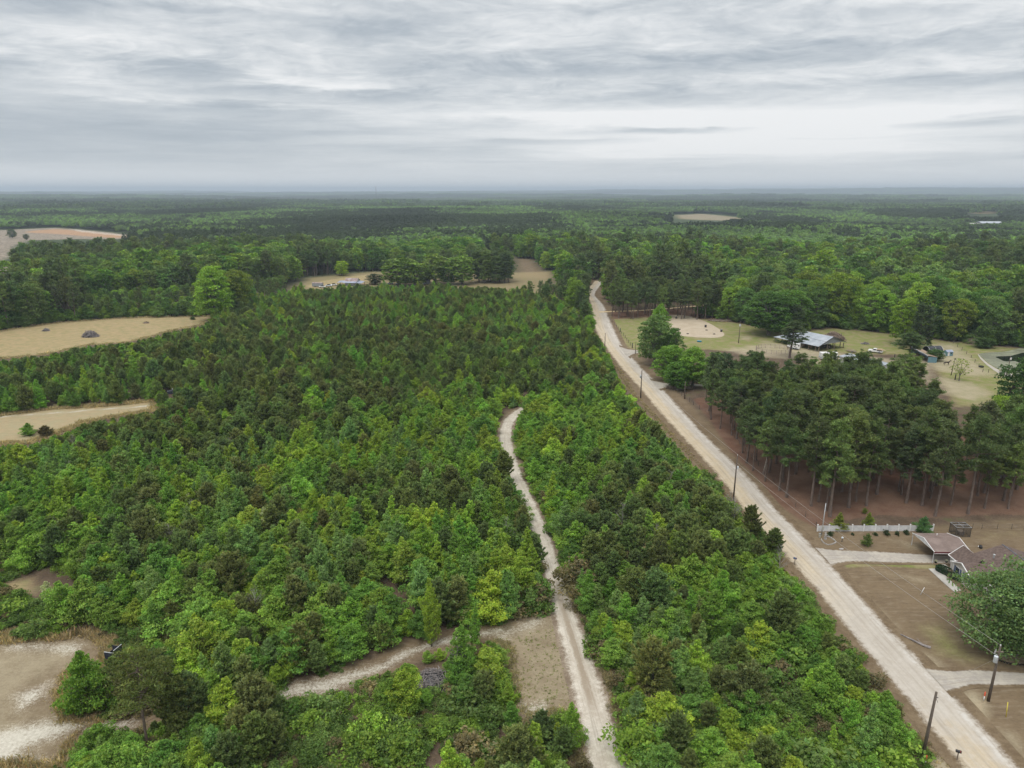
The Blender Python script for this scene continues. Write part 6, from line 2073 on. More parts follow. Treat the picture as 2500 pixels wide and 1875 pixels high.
heap("brush_pile", 1055, 1672, 2.5, 2.2, 2.0, 420, M_STICK, "round heap of grey branches among the saplings left of the sandy junction", 1.5, 0.05, 1)
heap("brush_pile", 221, 822, 3.6, 2.4, 2.7, 260, M_STICK, "large dark heap of branches in the long tan field", 2.0, 0.09, 2)
heap("brush_pile", 113, 808, 1.6, 1.1, 1.3, 110, M_STICK, "small heap of branches in the left part of the tan field", 1.3, 0.07, 3)
heap("brush_pile", 357, 789, 1.5, 0.8, 0.8, 60, M_STICKB, "low scatter of dead branches far back in the tan field", 1.3, 0.06, 4)
heap("brush_pile", 2034, 829, 4.6, 3.0, 3.4, 300, M_STICKB, "big brown brush pile rising behind the barn roof", 3.0, 0.11, 5)
heap("brush_pile", 2112, 840, 1.6, 0.8, 0.7, 50, M_STICK, "dark log scraps lying in the grass right of the barn", 1.8, 0.1, 6)
heap("brush_pile", 1762, 783, 6.5, 3.0, 0.9, 200, M_STICKB, "flat spread of brown dead wood behind the arena", 2.4, 0.07, 7)
heap("brown_bush", 1500 + 660 / 4.148, 700 + 1030 / 4.148, 4.6, 1.6, 2.3, 520, M_STICKB, "bare brown twiggy bush beside the sandy drive and wire fence", 1.2, 0.035, 8, "bush")
heap("brown_bush", 2180 + 1390 / 6.9125, 820 + 135 / 6.9125, 3.5, 1.8, 3.4, 260, M_STICKB, "bare brown bush at the wood's edge above the pond", 2.0, 0.06, 9, "bush")
e = empty("gravel_heap", G(1523, 1638), R(100), "low blue-grey gravel heap in rusty straw beside the white track", "gravel heap")
g9 = np.random.default_rng(8)
m = MB()
ring = [(0.0, 0.34), (0.35, 0.30), (0.7, 0.18), (1.0, 0.0)]
ns = 18
for r_, z_ in ring[::-1]:
    for k in range(ns):
        a = 6.283 * k / ns
        m.v.append((r_ * 1.5 * math.cos(a) * (1 + 0.1 * g9.normal()), r_ * 0.62 * math.sin(a) * (1 + 0.1 * g9.normal()), z_ + (0.03 * g9.normal() if z_ else 0)))
for i in range(3):
    for k in range(ns):
        m.f.append((i * ns + k, i * ns + (k + 1) % ns, (i + 1) * ns + (k + 1) % ns, (i + 1) * ns + k))
part(m, "gravel", M_GRAVEL, e, smooth=True)
paint_spot = None

# ---- box hunting blinds on legs
def blind(bx, by, z0, w_, hh, label, rz=0.0, tilt=0.0):
    e = empty("hunting_blind", G(bx, by), rz, label, "hunting blind", "black box blinds in the thicket")
    for x in (-w_ / 2, w_ / 2):
        for y in (-w_ / 2, w_ / 2):
            part(MB().box(x - 0.05, x + 0.05, y - 0.05, y + 0.05, 0, z0), "leg", M_WOOD, e)
    part(MB().box(-w_ / 2 - 0.05, w_ / 2 + 0.05, -w_ / 2 - 0.05, w_ / 2 + 0.05, z0, z0 + 0.1), "floor", M_REDB, e)
    m = MB()
    t = 0.05
    for (x0, x1, y0, y1, z1) in ((-w_ / 2, w_ / 2, -w_ / 2, -w_ / 2 + t, 0.9), (-w_ / 2, w_ / 2, w_ / 2 - t, w_ / 2, 0.95), (w_ / 2 - t, w_ / 2, -w_ / 2 + t, w_ / 2 - t, 1.2), (-w_ / 2, -w_ / 2 + t, -w_ / 2 + t, w_ / 2 - t, 0.45)):
        m.box(x0, x1, y0, y1, z0 + 0.1, z0 + z1 * hh)
    part(m, "side_panels", M_DKBLUE, e)
    part(MB().box(-w_ / 2, w_ / 2, -w_ / 2 - 0.03, -w_ / 2 + 0.07, z0 + 0.9 * hh, z0 + 0.9 * hh + 0.07).box(w_ / 2 - 0.06, w_ / 2 + 0.04, -w_ / 2, w_ / 2, z0 + 1.2 * hh, z0 + 1.2 * hh + 0.06), "rim", M_GREYP, e)
    part(MB().tube([(-0.3, -w_ / 2 - 0.5, 0), (-0.3, -w_ / 2 - 0.08, z0)], 0.03, 5).tube([(0.2, -w_ / 2 - 0.5, 0), (0.2, -w_ / 2 - 0.08, z0)], 0.03, 5), "ladder", M_WOOD, e)


blind(285, 1640, 2.3, 1.5, 1.25, "open black box hunting blind on legs behind the lone pine", R(-12))
blind(419, 985, 3.0, 1.5, 1.2, "small far black hunting blind poking out right of the long tan clearing", R(20))

# ---- the farm: barn, trailer, pen, truck, sheds, horse
b = empty("pole_barn", (112.0, 296.0, 0), math.atan2(-17.5, 10.0), "open pole barn with a wide pale metal roof in the farmyard", "barn")
# local x runs along the front (left to right), local y to the back
EV, RD = 2.3, 5.6
rf = MB()
P_ = {"fl": (-0.6, -1.2, EV), "fr": (21.8, -1.2, EV), "rl": (9.0, 6.6, RD), "rr": (22.4, 6.6, RD), "br": (22.0, 15.5, EV + 0.1), "bl": (0.5, 14.5, EV + 0.1), "fm": (9.0, -1.2, EV)}
rf.slab([P_["fm"], P_["fr"], P_["rr"], P_["rl"]], 0.12)
rf.slab([P_["fl"], P_["fm"], P_["rl"]], 0.12)
rf.slab([P_["rl"], P_["rr"], P_["br"], (9.0, 15.5, EV + 0.1)], 0.12)
rf.slab([P_["fl"], P_["rl"], (9.0, 15.5, EV + 0.1), P_["bl"]], 0.12)
for i in range(1, 40):                                 # standing ribs of the roofing
    x = 9.0 + (22.0 - 9.0) * i / 40
    rf.tube([(x, -1.2, EV + 0.02), (x, 6.6, RD + 0.02)], 0.03, 3)
part(rf, "roof", M_ROOFMETAL, b)
part(MB().slab([(9, 2.6, EV + 1.62), (22, 2.6, EV + 1.62), (22, 2.75, EV + 1.68), (9, 2.75, EV + 1.68)], 0.05), "seam", M_DARK, b)
part(MB().face([(21.9, 0.2, EV + 0.5), (21.9, 13.6, EV + 0.55), (21.9, 6.6, RD - 0.15)]).face([(21.8, 0.2, EV + 0.5), (21.8, 6.6, RD - 0.15), (21.8, 13.6, EV + 0.55)]), "gable", M_GREYWALL, b)
part(MB().tube([(22.2, -1.2, EV), (22.6, 6.6, RD), (22.2, 15.5, EV + 0.1)], 0.12, 5), "fascia", M_DARK, b)
for x in (0.3, 3.6, 6.9, 10.2, 13.5, 16.8, 20.1, 21.6):
    for y in (-0.6, 4.5, 9.0, 14.6):
        if x > 21 or y in (-0.6, 14.6) or x in (6.9, 13.5):
            zt = EV - 0.15 if y < 0 or y > 14 else (EV + 1.6)
            if x < 9 and 0 < y < 14:
                continue
            part(MB().box(x - 0.12, x + 0.12, y - 0.12, y + 0.12, 0, zt), "post", M_WOOD, b)
bw = b.matrix_world
bl_m = Matrix.Translation(b.location) @ Matrix.Rotation(b.rotation_euler.z, 4, "Z")


def inb(x, y):
    return bl_m @ V((x, y, 0))


def bale(x, y, rz, label):
    e = empty("hay_bale", inb(x, y), rz, label, "hay bale", "dark round bales under the barn roof")
    part(MB().tube([(-0.65, 0, 0.65), (0.65, 0, 0.65)], 0.65, 18), "bale", M_HAY, e, smooth=True)


bale(12.0, 3.0, 0.4, "round hay bale in the barn's front middle bay")
bale(15.5, 2.5, 1.0, "round hay bale near the barn's front right corner")
e = empty("tractor", inb(18.5, 9.0), R(-30), "dark tractor parked under the barn's gable end", "tractor")
part(MB().box(-1.3, 0.2, -0.35, 0.35, 0.7, 1.35), "bonnet", M_DARK, e, bevel=0.06)
part(MB().box(0.3, 1.1, -0.5, 0.5, 0.8, 1.2).box(0.7, 0.9, -0.3, 0.3, 1.2, 1.7), "seat", M_DARK, e, bevel=0.04)
part(MB().tube([(0.25, -0.5, 0.9), (0.25, -0.5, 2.2), (0.25, 0.5, 2.2), (0.25, 0.5, 0.9)], 0.04, 6), "roll_bar", M_DARK, e)
for x, y, r_ in ((0.7, -0.75, 0.7), (0.7, 0.75, 0.7), (-1.0, -0.6, 0.42), (-1.0, 0.6, 0.42)):
    o = part(MB().tube([(x, y - 0.16, r_), (x, y + 0.16, r_)], r_, 18), "wheel", M_TIRE, e)
    part(MB().tube([(x, y - 0.18, r_), (x, y + 0.18, r_)], r_ * 0.5, 12), "rim", M_RUST, o)

e = empty("horse_trailer", V((114.6, 282.6, 0)), math.atan2(-3.7, 2.4), "white horse trailer parked at the barn's front with its door open", "trailer")
part(MB().box(-2.7, 2.2, -0.95, 0.95, 0.55, 2.55).box(-2.9, -2.7, -0.8, 0.8, 0.9, 2.4), "body", M_WHITE, e, bevel=0.12)
part(MB().box(-2.72, 2.22, -0.97, 0.97, 0.5, 0.62), "sill", M_DARK, e)
for x in (-1.9, -0.4, 1.2):
    part(MB().box(x - 0.28, x + 0.28, -0.985, -0.95, 1.75, 2.2), "window", M_GLASS, e)
part(MB().slab([(-0.2, -0.975, 1.45), (1.9, -0.975, 0.85), (1.9, -0.975, 1.05), (0.5, -0.975, 1.5)], 0.01), "stripe", M_DARK, e)
d_ = part(MB().box(2.25, 3.15, -1.0, -0.94, 0.6, 2.4), "door", M_WHITE, e)
part(MB().box(2.5, 2.9, -1.02, -0.93, 1.65, 2.15), "window", M_GLASS, d_)
for x in (0.1, 0.95):
    for y in (-0.98, 0.98):
        o = part(MB().tube([(x, y - 0.12, 0.36), (x, y + 0.12, 0.36)], 0.36, 16), "wheel", M_TIRE, e)
        part(MB().tube([(x, y - 0.13, 0.36), (x, y + 0.13, 0.36)], 0.18, 10), "rim", M_GREYP, o)
part(MB().tube([(-2.8, 0.6, 0.6), (-4.0, 0, 0.55), (-2.8, -0.6, 0.6)], 0.06, 6), "hitch", M_DARK, e)

# round pen of pipe panels
e = empty("round_pen", (104.6, 278.4, 0), 0, "round pen of thin pipe panels on bare soil beside the lone pine", "pen")
m, pp_ = MB(), MB()
for i in range(22):
    a0, a1 = 6.283 * i / 22, 6.283 * (i + 1) / 22
    p0, p1 = (6.6 * math.cos(a0), 6.2 * math.sin(a0)), (6.6 * math.cos(a1), 6.2 * math.sin(a1))
    part(MB().tube([(*p0, 0), (*p0, 1.75)], 0.065, 5), "post", M_RUST, e)
    m = MB()
    for z in (0.4, 0.85, 1.3, 1.65):
        m.tube([(*p0, z), (*p1, z)], 0.04, 4)
    part(m, "panel", M_RUST, e)

# loaded pickup truck
e = empty("pickup_truck", V((144.2, 275.6, 0)), math.atan2(-2.6, 3.2), "white pickup with a bed heaped with pale lumber in the farm grass", "pickup truck")
bd = MB()
bd.box(-2.6, 2.6, -0.9, 0.9, 0.45, 1.0).box(-2.55, -1.2, -0.88, 0.88, 1.0, 1.15)
part(bd, "body", M_WHITE, e, bevel=0.12)
cb = MB()
cpts = [(-1.35, 1.0), (-0.75, 1.72), (0.35, 1.75), (0.5, 1.0)]
a_ = [(x, -0.82, z) for x, z in cpts]; b_ = [(x, 0.82, z) for x, z in cpts]
cb.face(a_); cb.face(b_[::-1])
for i in range(3):
    cb.face([a_[i + 1], a_[i], b_[i], b_[i + 1]])
part(cb, "cab", M_WHITE, e, bevel=0.05)
part(MB().slab([(-1.32, -0.7, 1.08), (-1.32, 0.7, 1.08), (-0.8, 0.68, 1.7), (-0.8, -0.68, 1.7)], 0.015), "windscreen", M_GLASS, e)
for s in (-1, 1):
    part(MB().box(-0.7, 0.3, s * 0.83 - 0.012, s * 0.83 + 0.012, 1.1, 1.6), "side_window", M_GLASS, e)
    part(MB().box(0.55, 2.55, s * 0.86 - 0.05, s * 0.86 + 0.05, 1.0, 1.35), "bed_side", M_DARK, e)
    part(MB().box(-2.63, -2.58, s * 0.65 - 0.16, s * 0.65 + 0.16, 0.7, 0.92), "headlight", M_GREYP, e)
for x in (-1.65, 1.6):
    for y in (-0.85, 0.85):
        o = part(MB().tube([(x, y - 0.14, 0.4), (x, y + 0.14, 0.4)], 0.4, 18), "wheel", M_TIRE, e)
        part(MB().tube([(x, y - 0.15, 0.4), (x, y + 0.15, 0.4)], 0.2, 12), "rim", M_GREYP, o)
lm = empty("lumber_load", V((144.2, 275.6, 0)), math.atan2(-2.6, 3.2), "heap of pale boards sticking out of the white pickup's bed", "lumber")
g9 = np.random.default_rng(12)
m = MB()
for i in range(42):
    x, y, z = g9.uniform(0.9, 2.3), g9.uniform(-0.75, 0.75), 1.05 + 0.75 * g9.random() * (1 - 0.3 * abs(g9.normal()))
    d = unit(np.array([1.0, g9.normal(0, .35), g9.normal(0, .18)]))
    l = g9.uniform(0.8, 1.7)
    m.tube([tuple(np.array([x, y, z]) - d * l / 2), tuple(np.array([x, y, z]) + d * l / 2)], 0.07, 4)
part(m, "boards", M_PALEWOOD, lm)
e = empty("sawhorse", V((148.0, 276.4, 0)), 0.3, "small wooden bench right of the loaded pickup", "bench")
part(MB().box(-0.8, 0.8, -0.25, 0.25, 0.7, 0.78), "top", M_PALEWOOD, e)
for x in (-0.6, 0.6):
    for y in (-0.2, 0.2):
        part(MB().box(x - 0.04, x + 0.04, y - 0.04, y + 0.04, 0, 0.7), "leg", M_PALEWOOD, e)
e = empty("utility_trailer", G(1880 + 1470 / 7.373, 780 + 590 / 7.373), math.atan2(-2.6, 3.6), "low rusty utility trailer between the barn and the pickup", "trailer")
part(MB().box(-1.6, 1.6, -0.8, 0.8, 0.5, 0.6), "bed", M_WOOD, e)
part(MB().tube([(-1.6, -0.8, 0.6), (-1.6, -0.8, 0.95), (1.6, -0.8, 0.95), (1.6, -0.8, 0.6)], 0.04, 5).tube([(-1.6, 0.8, 0.6), (-1.6, 0.8, 0.95), (1.6, 0.8, 0.95), (1.6, 0.8, 0.6)], 0.04, 5).tube([(-1.6, -0.8, 0.95), (-1.6, 0.8, 0.95)], 0.04, 5), "rail", M_RUST, e)
part(MB().tube([(-1.6, 0.5, 0.55), (-2.7, 0, 0.5), (-1.6, -0.5, 0.55)], 0.05, 5), "hitch", M_DARK, e)
for y in (-0.95, 0.95):
    o = part(MB().tube([(0.2, y - 0.1, 0.32), (0.2, y + 0.1, 0.32)], 0.32, 14), "wheel", M_TIRE, e)
    part(MB().tube([(0.2, y - 0.11, 0.32), (0.2, y + 0.11, 0.32)], 0.16, 10), "rim", M_GREYP, o)

# motorhome and long metal-roofed shed half hidden by the grove
e = empty("motorhome", V((120.2, 263.6, 0)), R(4), "white camper half hidden behind the grove's treetops", "camper")
part(MB().box(-3.2, 3.2, -1.15, 1.15, 0.6, 2.9), "body", M_WHITE, e, bevel=0.15)
part(MB().box(-3.22, 3.22, -1.17, 1.17, 1.0, 1.15), "stripe", M_SHUTTER, e)
for x in (-2.2, -0.4, 0.6, 2.3):
    part(MB().box(x - 0.4, x + 0.4, -1.18, -1.14, 1.6, 2.25), "window", M_GLASS, e)
part(MB().box(1.2, 1.8, -1.18, -1.14, 0.65, 2.4), "door", M_WHITE2, e)
part(MB().box(-0.6, 0.3, -0.4, 0.4, 2.9, 3.15), "air_conditioner", M_DARK, e, bevel=0.05)
for x in (-1.9, 1.7):
    for y in (-1.05, 1.05):
        part(MB().tube([(x, y - 0.13, 0.42), (x, y + 0.13, 0.42)], 0.42, 14), "wheel", M_TIRE, e)
e = empty("long_shed", V((126.5, 260.5, 0)), math.atan2(-13.0, 5.4), "long shed with a flat pale metal roof behind the grove's treetops", "shed")
part(MB().box(0.4, 17.6, -5.0, -4.85, 0, 2.6).box(0.4, 17.6, -0.15, 0.0, 0, 3.0).box(0.4, 0.55, -4.85, -0.15, 0, 2.7).box(17.45, 17.6, -4.85, -0.15, 0, 2.7), "wall", M_WHITE2, e)
m = MB().slab([(0, -5.4, 2.65), (18, -5.4, 2.65), (18, 0.4, 3.15), (0, 0.4, 3.15)], 0.1)
for i in range(1, 36):
    m.tube([(18 * i / 36, -5.4, 2.67), (18 * i / 36, 0.4, 3.17)], 0.03, 3)
part(m, "roof", M_ROOFMETAL, e)
part(MB().box(6, 7, -5.03, -4.99, 0.05, 2.1), "door", M_GREYWALL, e)

# run-in shed, hoop shelter, blue shed, horse
s0, s1 = V((159.2, 275.0, 0)), V((156.8, 258.5, 0))
e = empty("run_in_shed", s1, math.atan2(s0.y - s1.y, s0.x - s1.x), "long low shed with a brown roof and pale edge in the horse paddock", "shed")
Ls = (s0 - s1).length
part(MB().slab([(0, -1.8, 2.2), (Ls, -1.8, 2.2), (Ls, 1.6, 2.7), (0, 1.6, 2.7)], 0.1), "roof", M_HAY, e)
part(MB().box(-0.05, Ls + 0.05, 1.6, 1.95, 2.45, 2.75), "fascia", M_ROOFMETAL, e)
part(MB().box(0.1, Ls - 0.1, -1.7, -1.6, 0, 2.1).box(0.1, 0.2, -1.6, 1.4, 0, 2.2).box(Ls - 0.2, Ls - 0.1, -1.6, 1.4, 0, 2.2), "wall", M_TEAL, e)
for i in range(6):
    x = 0.3 + (Ls - 0.6) * i / 5
    part(MB().box(x - 0.08, x + 0.08, 1.3, 1.46, 0, 2.45), "post", M_WOOD, e)
e = empty("hoop_shelter", V((166.6, 275.6, 0)), R(8), "black tarp-covered hoop shelter behind the small dark tree", "shelter")
m = MB()
arc = [(2.3 * math.cos(t), 2.7 * math.sin(t)) for t in np.linspace(0, math.pi, 15)]
for i in range(14):
    (y0, z0), (y1, z1) = arc[i], arc[i + 1]
    m.slab([(-2.6, y0, z0), (3.2, y0, z0), (3.2, y1, z1), (-2.6, y1, z1)], 0.05)
part(m, "tarp", M_BLACKTARP, e)
for x in (-2.65, 0.3, 3.22):
    part(MB().tube([(x, y, z + 0.04) for y, z in arc], 0.06, 5), "rib", M_GREYP, e)
part(MB().box(-2.5, 3.0, -2.1, 2.1, 0.0, 0.03), "bedding", M_HAY, e)
e = empty("blue_shed", V((170.0, 270.6, 0)), R(10), "small blue shed with a pale door right of the dark paddock tree", "shed")
part(MB().box(-1.3, 1.3, -1.0, 1.0, 0, 1.7).face([(-1.3, -1.0, 1.7), (-1.3, 1.0, 1.7), (-1.3, 0, 2.3)]).face([(1.3, 1.0, 1.7), (1.3, -1.0, 1.7), (1.3, 0, 2.3)]), "wall", M_TEAL, e)
part(gable(MB(), -1.3, 1.3, -1.0, 1.0, 1.7, 2.3, "x", 0.06, 0.15), "roof", M_ROOFBLUE, e)
part(MB().box(-1.0, -0.2, -1.04, -1.0, 0.05, 1.5), "door", M_WHITE, e)
part(MB().box(0.3, 0.8, -1.03, -1.0, 0.8, 1.3), "window", M_GLASS, e)
e = empty("feed_box", V((168.0, 270.4, 0)), R(5), "white feed box standing left of the small blue shed", "feed box")
part(MB().box(-0.7, 0.7, -0.4, 0.4, 0, 0.75), "bin", M_WHITE, e, bevel=0.04)
part(MB().slab([(-0.75, -0.45, 0.78), (0.75, -0.45, 0.78), (0.75, 0.45, 0.95), (-0.75, 0.45, 0.95)], 0.05), "lid", M_WHITE2, e)


def horse(loc, rz, label):
    hn = empty("horse", loc, rz, label, "horse")
    vs = [(0, 0, 1.18, .27), (0.45, 0, 1.16, .29), (0.8, 0, 1.24, .24), (1.05, 0, 1.48, .165), (1.3, 0, 1.72, .125), (1.52, 0, 1.74, .10), (1.78, 0, 1.55, .065),      # barrel, chest, neck, poll, muzzle
          (-0.45, 0, 1.2, .29), (-0.75, 0, 1.2, .24), (-0.92, 0, 1.15, .10)]
    ed = [(0, 1), (1, 2), (2, 3), (3, 4), (4, 5), (5, 6), (0, 7), (7, 8), (8, 9)]
    for s in (-1, 1):
        b_ = len(vs)
        vs += [(0.68, .16 * s, 0.98, .13), (0.70, .17 * s, 0.68, .085), (0.70, .17 * s, 0.52, .06), (0.70, .17 * s, 0.16, .042), (0.74, .17 * s, 0.03, .06)]
        ed += [(2, b_), (b_, b_ + 1), (b_ + 1, b_ + 2), (b_ + 2, b_ + 3), (b_ + 3, b_ + 4)]
        b_ = len(vs)
        k = 0.1 * s
        vs += [(-0.62 + k, .17 * s, 0.95, .17), (-0.52 + k, .18 * s, 0.78, .12), (-0.78 + k, .18 * s, 0.50, .065), (-0.72 + k, .18 * s, 0.16, .045), (-0.68 + k, .18 * s, 0.03, .06)]
        ed += [(8, b_), (b_, b_ + 1), (b_ + 1, b_ + 2), (b_ + 2, b_ + 3), (b_ + 3, b_ + 4)]
        b_ = len(vs)
        vs += [(1.33, .07 * s, 1.86, .035), (1.35, .08 * s, 1.95, .012)]
        ed += [(4, b_), (b_, b_ + 1)]
    me = bpy.data.meshes.new("body")
    me.from_pydata([v[:3] for v in vs], ed, [])
    me.materials.append(M_HORSE)
    o = link("body", me, hn)
    sk = o.modifiers.new("skin", "SKIN")
    me.skin_vertices[0].data[0].use_root = True
    for i, v in enumerate(vs):
        me.skin_vertices[0].data[i].radius = (v[3], v[3])
    o.modifiers.new("sub", "SUBSURF").levels = 1
    o.modifiers["sub"].render_levels = 1
    part(MB().tube([(-0.93, 0, 1.2), (-1.08, 0, 1.05), (-1.12, 0, 0.7), (-1.08, 0, 0.4)], [0.05, 0.08, 0.07, 0.02], 7), "tail", M_TIRE, hn, smooth=True)
    part(MB().tube([(0.85, 0, 1.5), (1.05, 0, 1.72), (1.28, 0, 1.88), (1.42, 0, 1.86)], [0.04, 0.06, 0.05, 0.02], 5), "mane", M_TIRE, hn, smooth=True)


horse(G(2310.2, 892), R(0), "dark brown horse standing sideways on the pale paddock ground")
e = empty("old_tyre", G(2180 + 1490 / 6.9125, 820 + 530 / 6.9125), 0, "dark heap-like old tyre at the corner of the paddock fence", "tyre")
part(MB().tube([(0.6 * math.cos(a), 0.6 * math.sin(a), 0.3) for a in np.linspace(0, 6.283, 17)], 0.26, 8), "tyre", M_TIRE, e, smooth=True)

# arena barrels, tyres, blue pools
for bx, by, lab in ((1651, 778, "dark barrel near the far end of the sand arena"), (1722.5, 799, "dark barrel at the right middle of the sand arena"), (1761, 810, "grey barrel on the arena's right rim")):
    e = empty("barrel", G(bx, by), 0, lab, "barrel", "barrels of the sand arena")
    part(MB().lathe([(0.44, 0), (0.47, 0.04), (0.47, 0.5), (0.5, 0.53), (0.47, 0.56), (0.47, 1.1), (0.44, 1.14)], n=16), "drum", M_DARK, e, smooth=True)
    part(MB().lathe([(0.40, 1.14), (0.38, 1.17), (0.05, 1.17)], n=16), "lid", M_GREYP if bx > 1750 else M_DARK, e)
for bx, by, lab in ((1659, 804.5, "flat tyre lying in the arena nearest the hardwoods"), (1679, 815.5, "flat tyre lying near the arena's front rim"), (1725, 806.5, "flat tyre lying close to the right barrel"), (1743.5, 816, "flat tyre lying by the arena's front right rim")):
    e = empty("ground_tyre", G(bx, by), 0, lab, "tyre", "tyres lying in the sand arena")
    part(MB().tube([(0.42 * math.cos(a), 0.42 * math.sin(a), 0.14) for a in np.linspace(0, 6.283, 15)], 0.15, 7), "tyre", M_TIRE, e, smooth=True)
for bx, by, lab in ((1705, 834.5, "left of the two bright blue tubs on the farm lawn"), (1709.5, 835, "right of the two bright blue tubs on the farm lawn")):
    e = empty("blue_tub", G(bx, by), 0, lab, "tub")
    part(MB().lathe([(0.5, 0), (0.58, 0.4), (0.63, 0.42), (0.6, 0.45), (0.5, 0.42), (0.45, 0.08), (0.02, 0.08)], n=18), "tub", M_BLUE, e, smooth=True)
e = empty("trough", G(1689, 1213 - 360), 0, "grey bench-like trough near the short pole on the farm lawn", "trough")
part(MB().box(-0.8, 0.8, -0.3, 0.3, 0.0, 0.5), "tank", M_GREYP, e, bevel=0.05)
part(MB().box(-0.84, 0.84, -0.34, 0.34, 0.5, 0.55), "rim", M_DARK, e)


# ---- wire fences on wooden posts
def wire_fence(pts, step, label, ht=1.25, r=0.06, wires=3):
    P3 = [V((*p, 0)) for p in pts]
    e = empty("wire_fence", P3[0], 0, label, "fence")
    pos = []
    for a, b in zip(P3[:-1], P3[1:]):
        k = max(1, int((b - a).length / step))
        pos += [a.lerp(b, i / k) for i in range(k)]
    pos.append(P3[-1])
    for p in pos:
        q = p - P3[0]
        part(MB().tube([(q.x, q.y, 0), (q.x, q.y, ht * random.uniform(0.9, 1.1))], r, 6), "post", M_POLE, e)
    m = MB()
    for k in range(wires):
        z = ht * (0.35 + 0.6 * k / max(1, wires - 1))
        m.tube([(p.x - P3[0].x, p.y - P3[0].y, z) for p in pos], 0.012, 3)
    part(m, "wires", M_WIRE, e)


wire_fence(gp(Z(1500, 700, 4.148, [(556, 1022), (640, 1075), (720, 1135), (800, 1200), (860, 1240), (960, 1300)])), 3.0, "wire fence along the road between the sandy drive and the grove", 1.3, 0.07)
wire_fence(gp(Z(1650, 900, 2.602, [(370, 440), (480, 570), (620, 720), (760, 880), (890, 1010)])), 4.0, "thin wire fence at the grove's roadside edge down to the steel pole", 1.2, 0.06)
wire_fence(gp(Z(1420, 640, 7.54, [(480, 1010), (560, 1110), (640, 1200), (705, 1280), (800, 1400), (930, 1580)])), 4.5, "wire fence across the road verge before the arena hardwoods", 1.3, 0.09)
wire_fence(gp(Z(2180, 820, 6.9125, [(860, 70), (950, 75), (1320, 375), (1515, 610), (1610, 620)])), 7.0, "paddock fence running from the woods down to the pond corner", 1.3, 0.08)
wire_fence(gp(Z(2180, 1260, 6.9125, [(1340, 215), (1500, 218), (1760, 220), (2000, 222), (2212, 224)])), 3.0, "faint wire fence behind the kennel at the grove's edge", 1.1, 0.04)
for bx, by, tz, lab in ((1514, 811, 1.9, "dark thick post standing in the paddock grass by the road"), (1543.5, 850, 2.2, "dark gatepost at the farm's short pull-off"), (2331.5, 927, 1.9, "short dark post before the airy sapling"), (2183.5, 874, 1.5, "low dark post left of the broad forked pine")):
    e = empty("wooden_post", G(bx, by), 0, lab, "post")
    part(MB().tube([(0, 0, 0), (0.03, 0, tz)], 0.17, 8), "shaft", M_DARK, e, smooth=True)
    part(MB().lathe([(0.19, tz - 0.03), (0.19, tz + 0.04), (0.02, tz + 0.08)], (0.03, 0, 0), 8), "cap", M_WOOD, e)
e = empty("leaning_dead_trunk", G(1650 + 555 / 2.602, 900 + 668 / 2.602), 0, "pale leaning dead trunk at the roadside edge of the grove", "dead tree")
part(MB().tube([(0, 0, 0), (0.4, 0.2, 2.2), (1.0, 0.5, 5.2), (1.2, 0.6, 7.0)], [0.2, 0.17, 0.12, 0.05], 8), "trunk", surf("bare_pale_wood", (0.30, 0.26, 0.22), (0.46, 0.41, 0.36), 2, 0.9), e, smooth=True)
part(MB().tube([(0.7, 0.35, 3.8), (0.2, 0.7, 4.8)], [0.06, 0.015], 5).tube([(0.9, 0.45, 4.7), (1.7, 0.2, 5.6)], [0.05, 0.012], 5), "branches", M_STICK, e)

# ---- the far homestead, far buildings, mast
e = empty("metal_barn", V((-108.3, 486.0, 0)), R(-6), "far barn with pale blue-grey metal roofs in the mown field", "barn")
part(MB().box(-4.5, 3.5, -3.5, 3.5, 0, 3.0).face([(-4.5, -3.5, 3.0), (-4.5, 3.5, 3.0), (-4.5, 0, 4.6)]).face([(3.5, 3.5, 3.0), (3.5, -3.5, 3.0), (3.5, 0, 4.6)]), "wall", M_WHITE2, e)
part(gable(MB(), -4.5, 3.5, -3.5, 3.5, 3.0, 4.7, "x", 0.1, 0.3), "roof", M_RUST, e)
part(MB().slab([(-5, -6.8, 2.2), (3.8, -6.8, 2.2), (3.8, -3.6, 2.9), (-5, -3.6, 2.9)], 0.08).slab([(-9.5, -5.5, 2.2), (-5.0, -5.5, 2.4), (-5.0, 1.0, 2.9), (-9.5, 1.0, 2.7)], 0.08).slab([(3.9, -6, 2.3), (7.6, -6.0, 1.9), (7.6, 2.5, 2.2), (3.9, 2.5, 2.8)], 0.08), "lean_to", M_ROOFBLUE, e)
for x, y in ((-9.2, -5.2), (-7.4, -5.2), (-5.2, -6.5), (-0.5, -6.5), (3.5, -6.5), (7.3, -5.7), (7.3, 2.2), (-9.2, 0.7)):
    part(MB().box(x - 0.12, x + 0.12, y - 0.12, y + 0.12, 0, 2.0), "post", M_WOOD, e)
e = empty("grey_house", V((-61.5, 494.0, 0)), R(3), "small far house with a blue-grey roof under the old yard trees", "house")
part(MB().box(-5, 4.2, -3.6, 3.6, 0, 2.7).face([(-5, -3.6, 2.7), (-5, 3.6, 2.7), (-5, 0, 5.0)]).face([(4.2, 3.6, 2.7), (4.2, -3.6, 2.7), (4.2, 0, 5.0)]), "wall", M_GREYWALL, e)
part(gable(MB(), -5, 4.2, -3.6, 3.6, 2.7, 5.1, "x", 0.12, 0.4), "roof", M_DSHINGLE, e)
part(MB().box(-3.5, -2.3, -3.66, -3.6, 1.0, 2.1).box(1.2, 2.4, -3.66, -3.6, 1.0, 2.1), "windows", M_GLASS, e)
part(MB().box(-0.6, 0.4, -3.66, -3.6, 0.0, 2.1), "door", M_WHITE2, e)
part(MB().box(4.3, 5.0, -0.5, 0.5, 0, 6.0), "chimney", M_RUST, e)


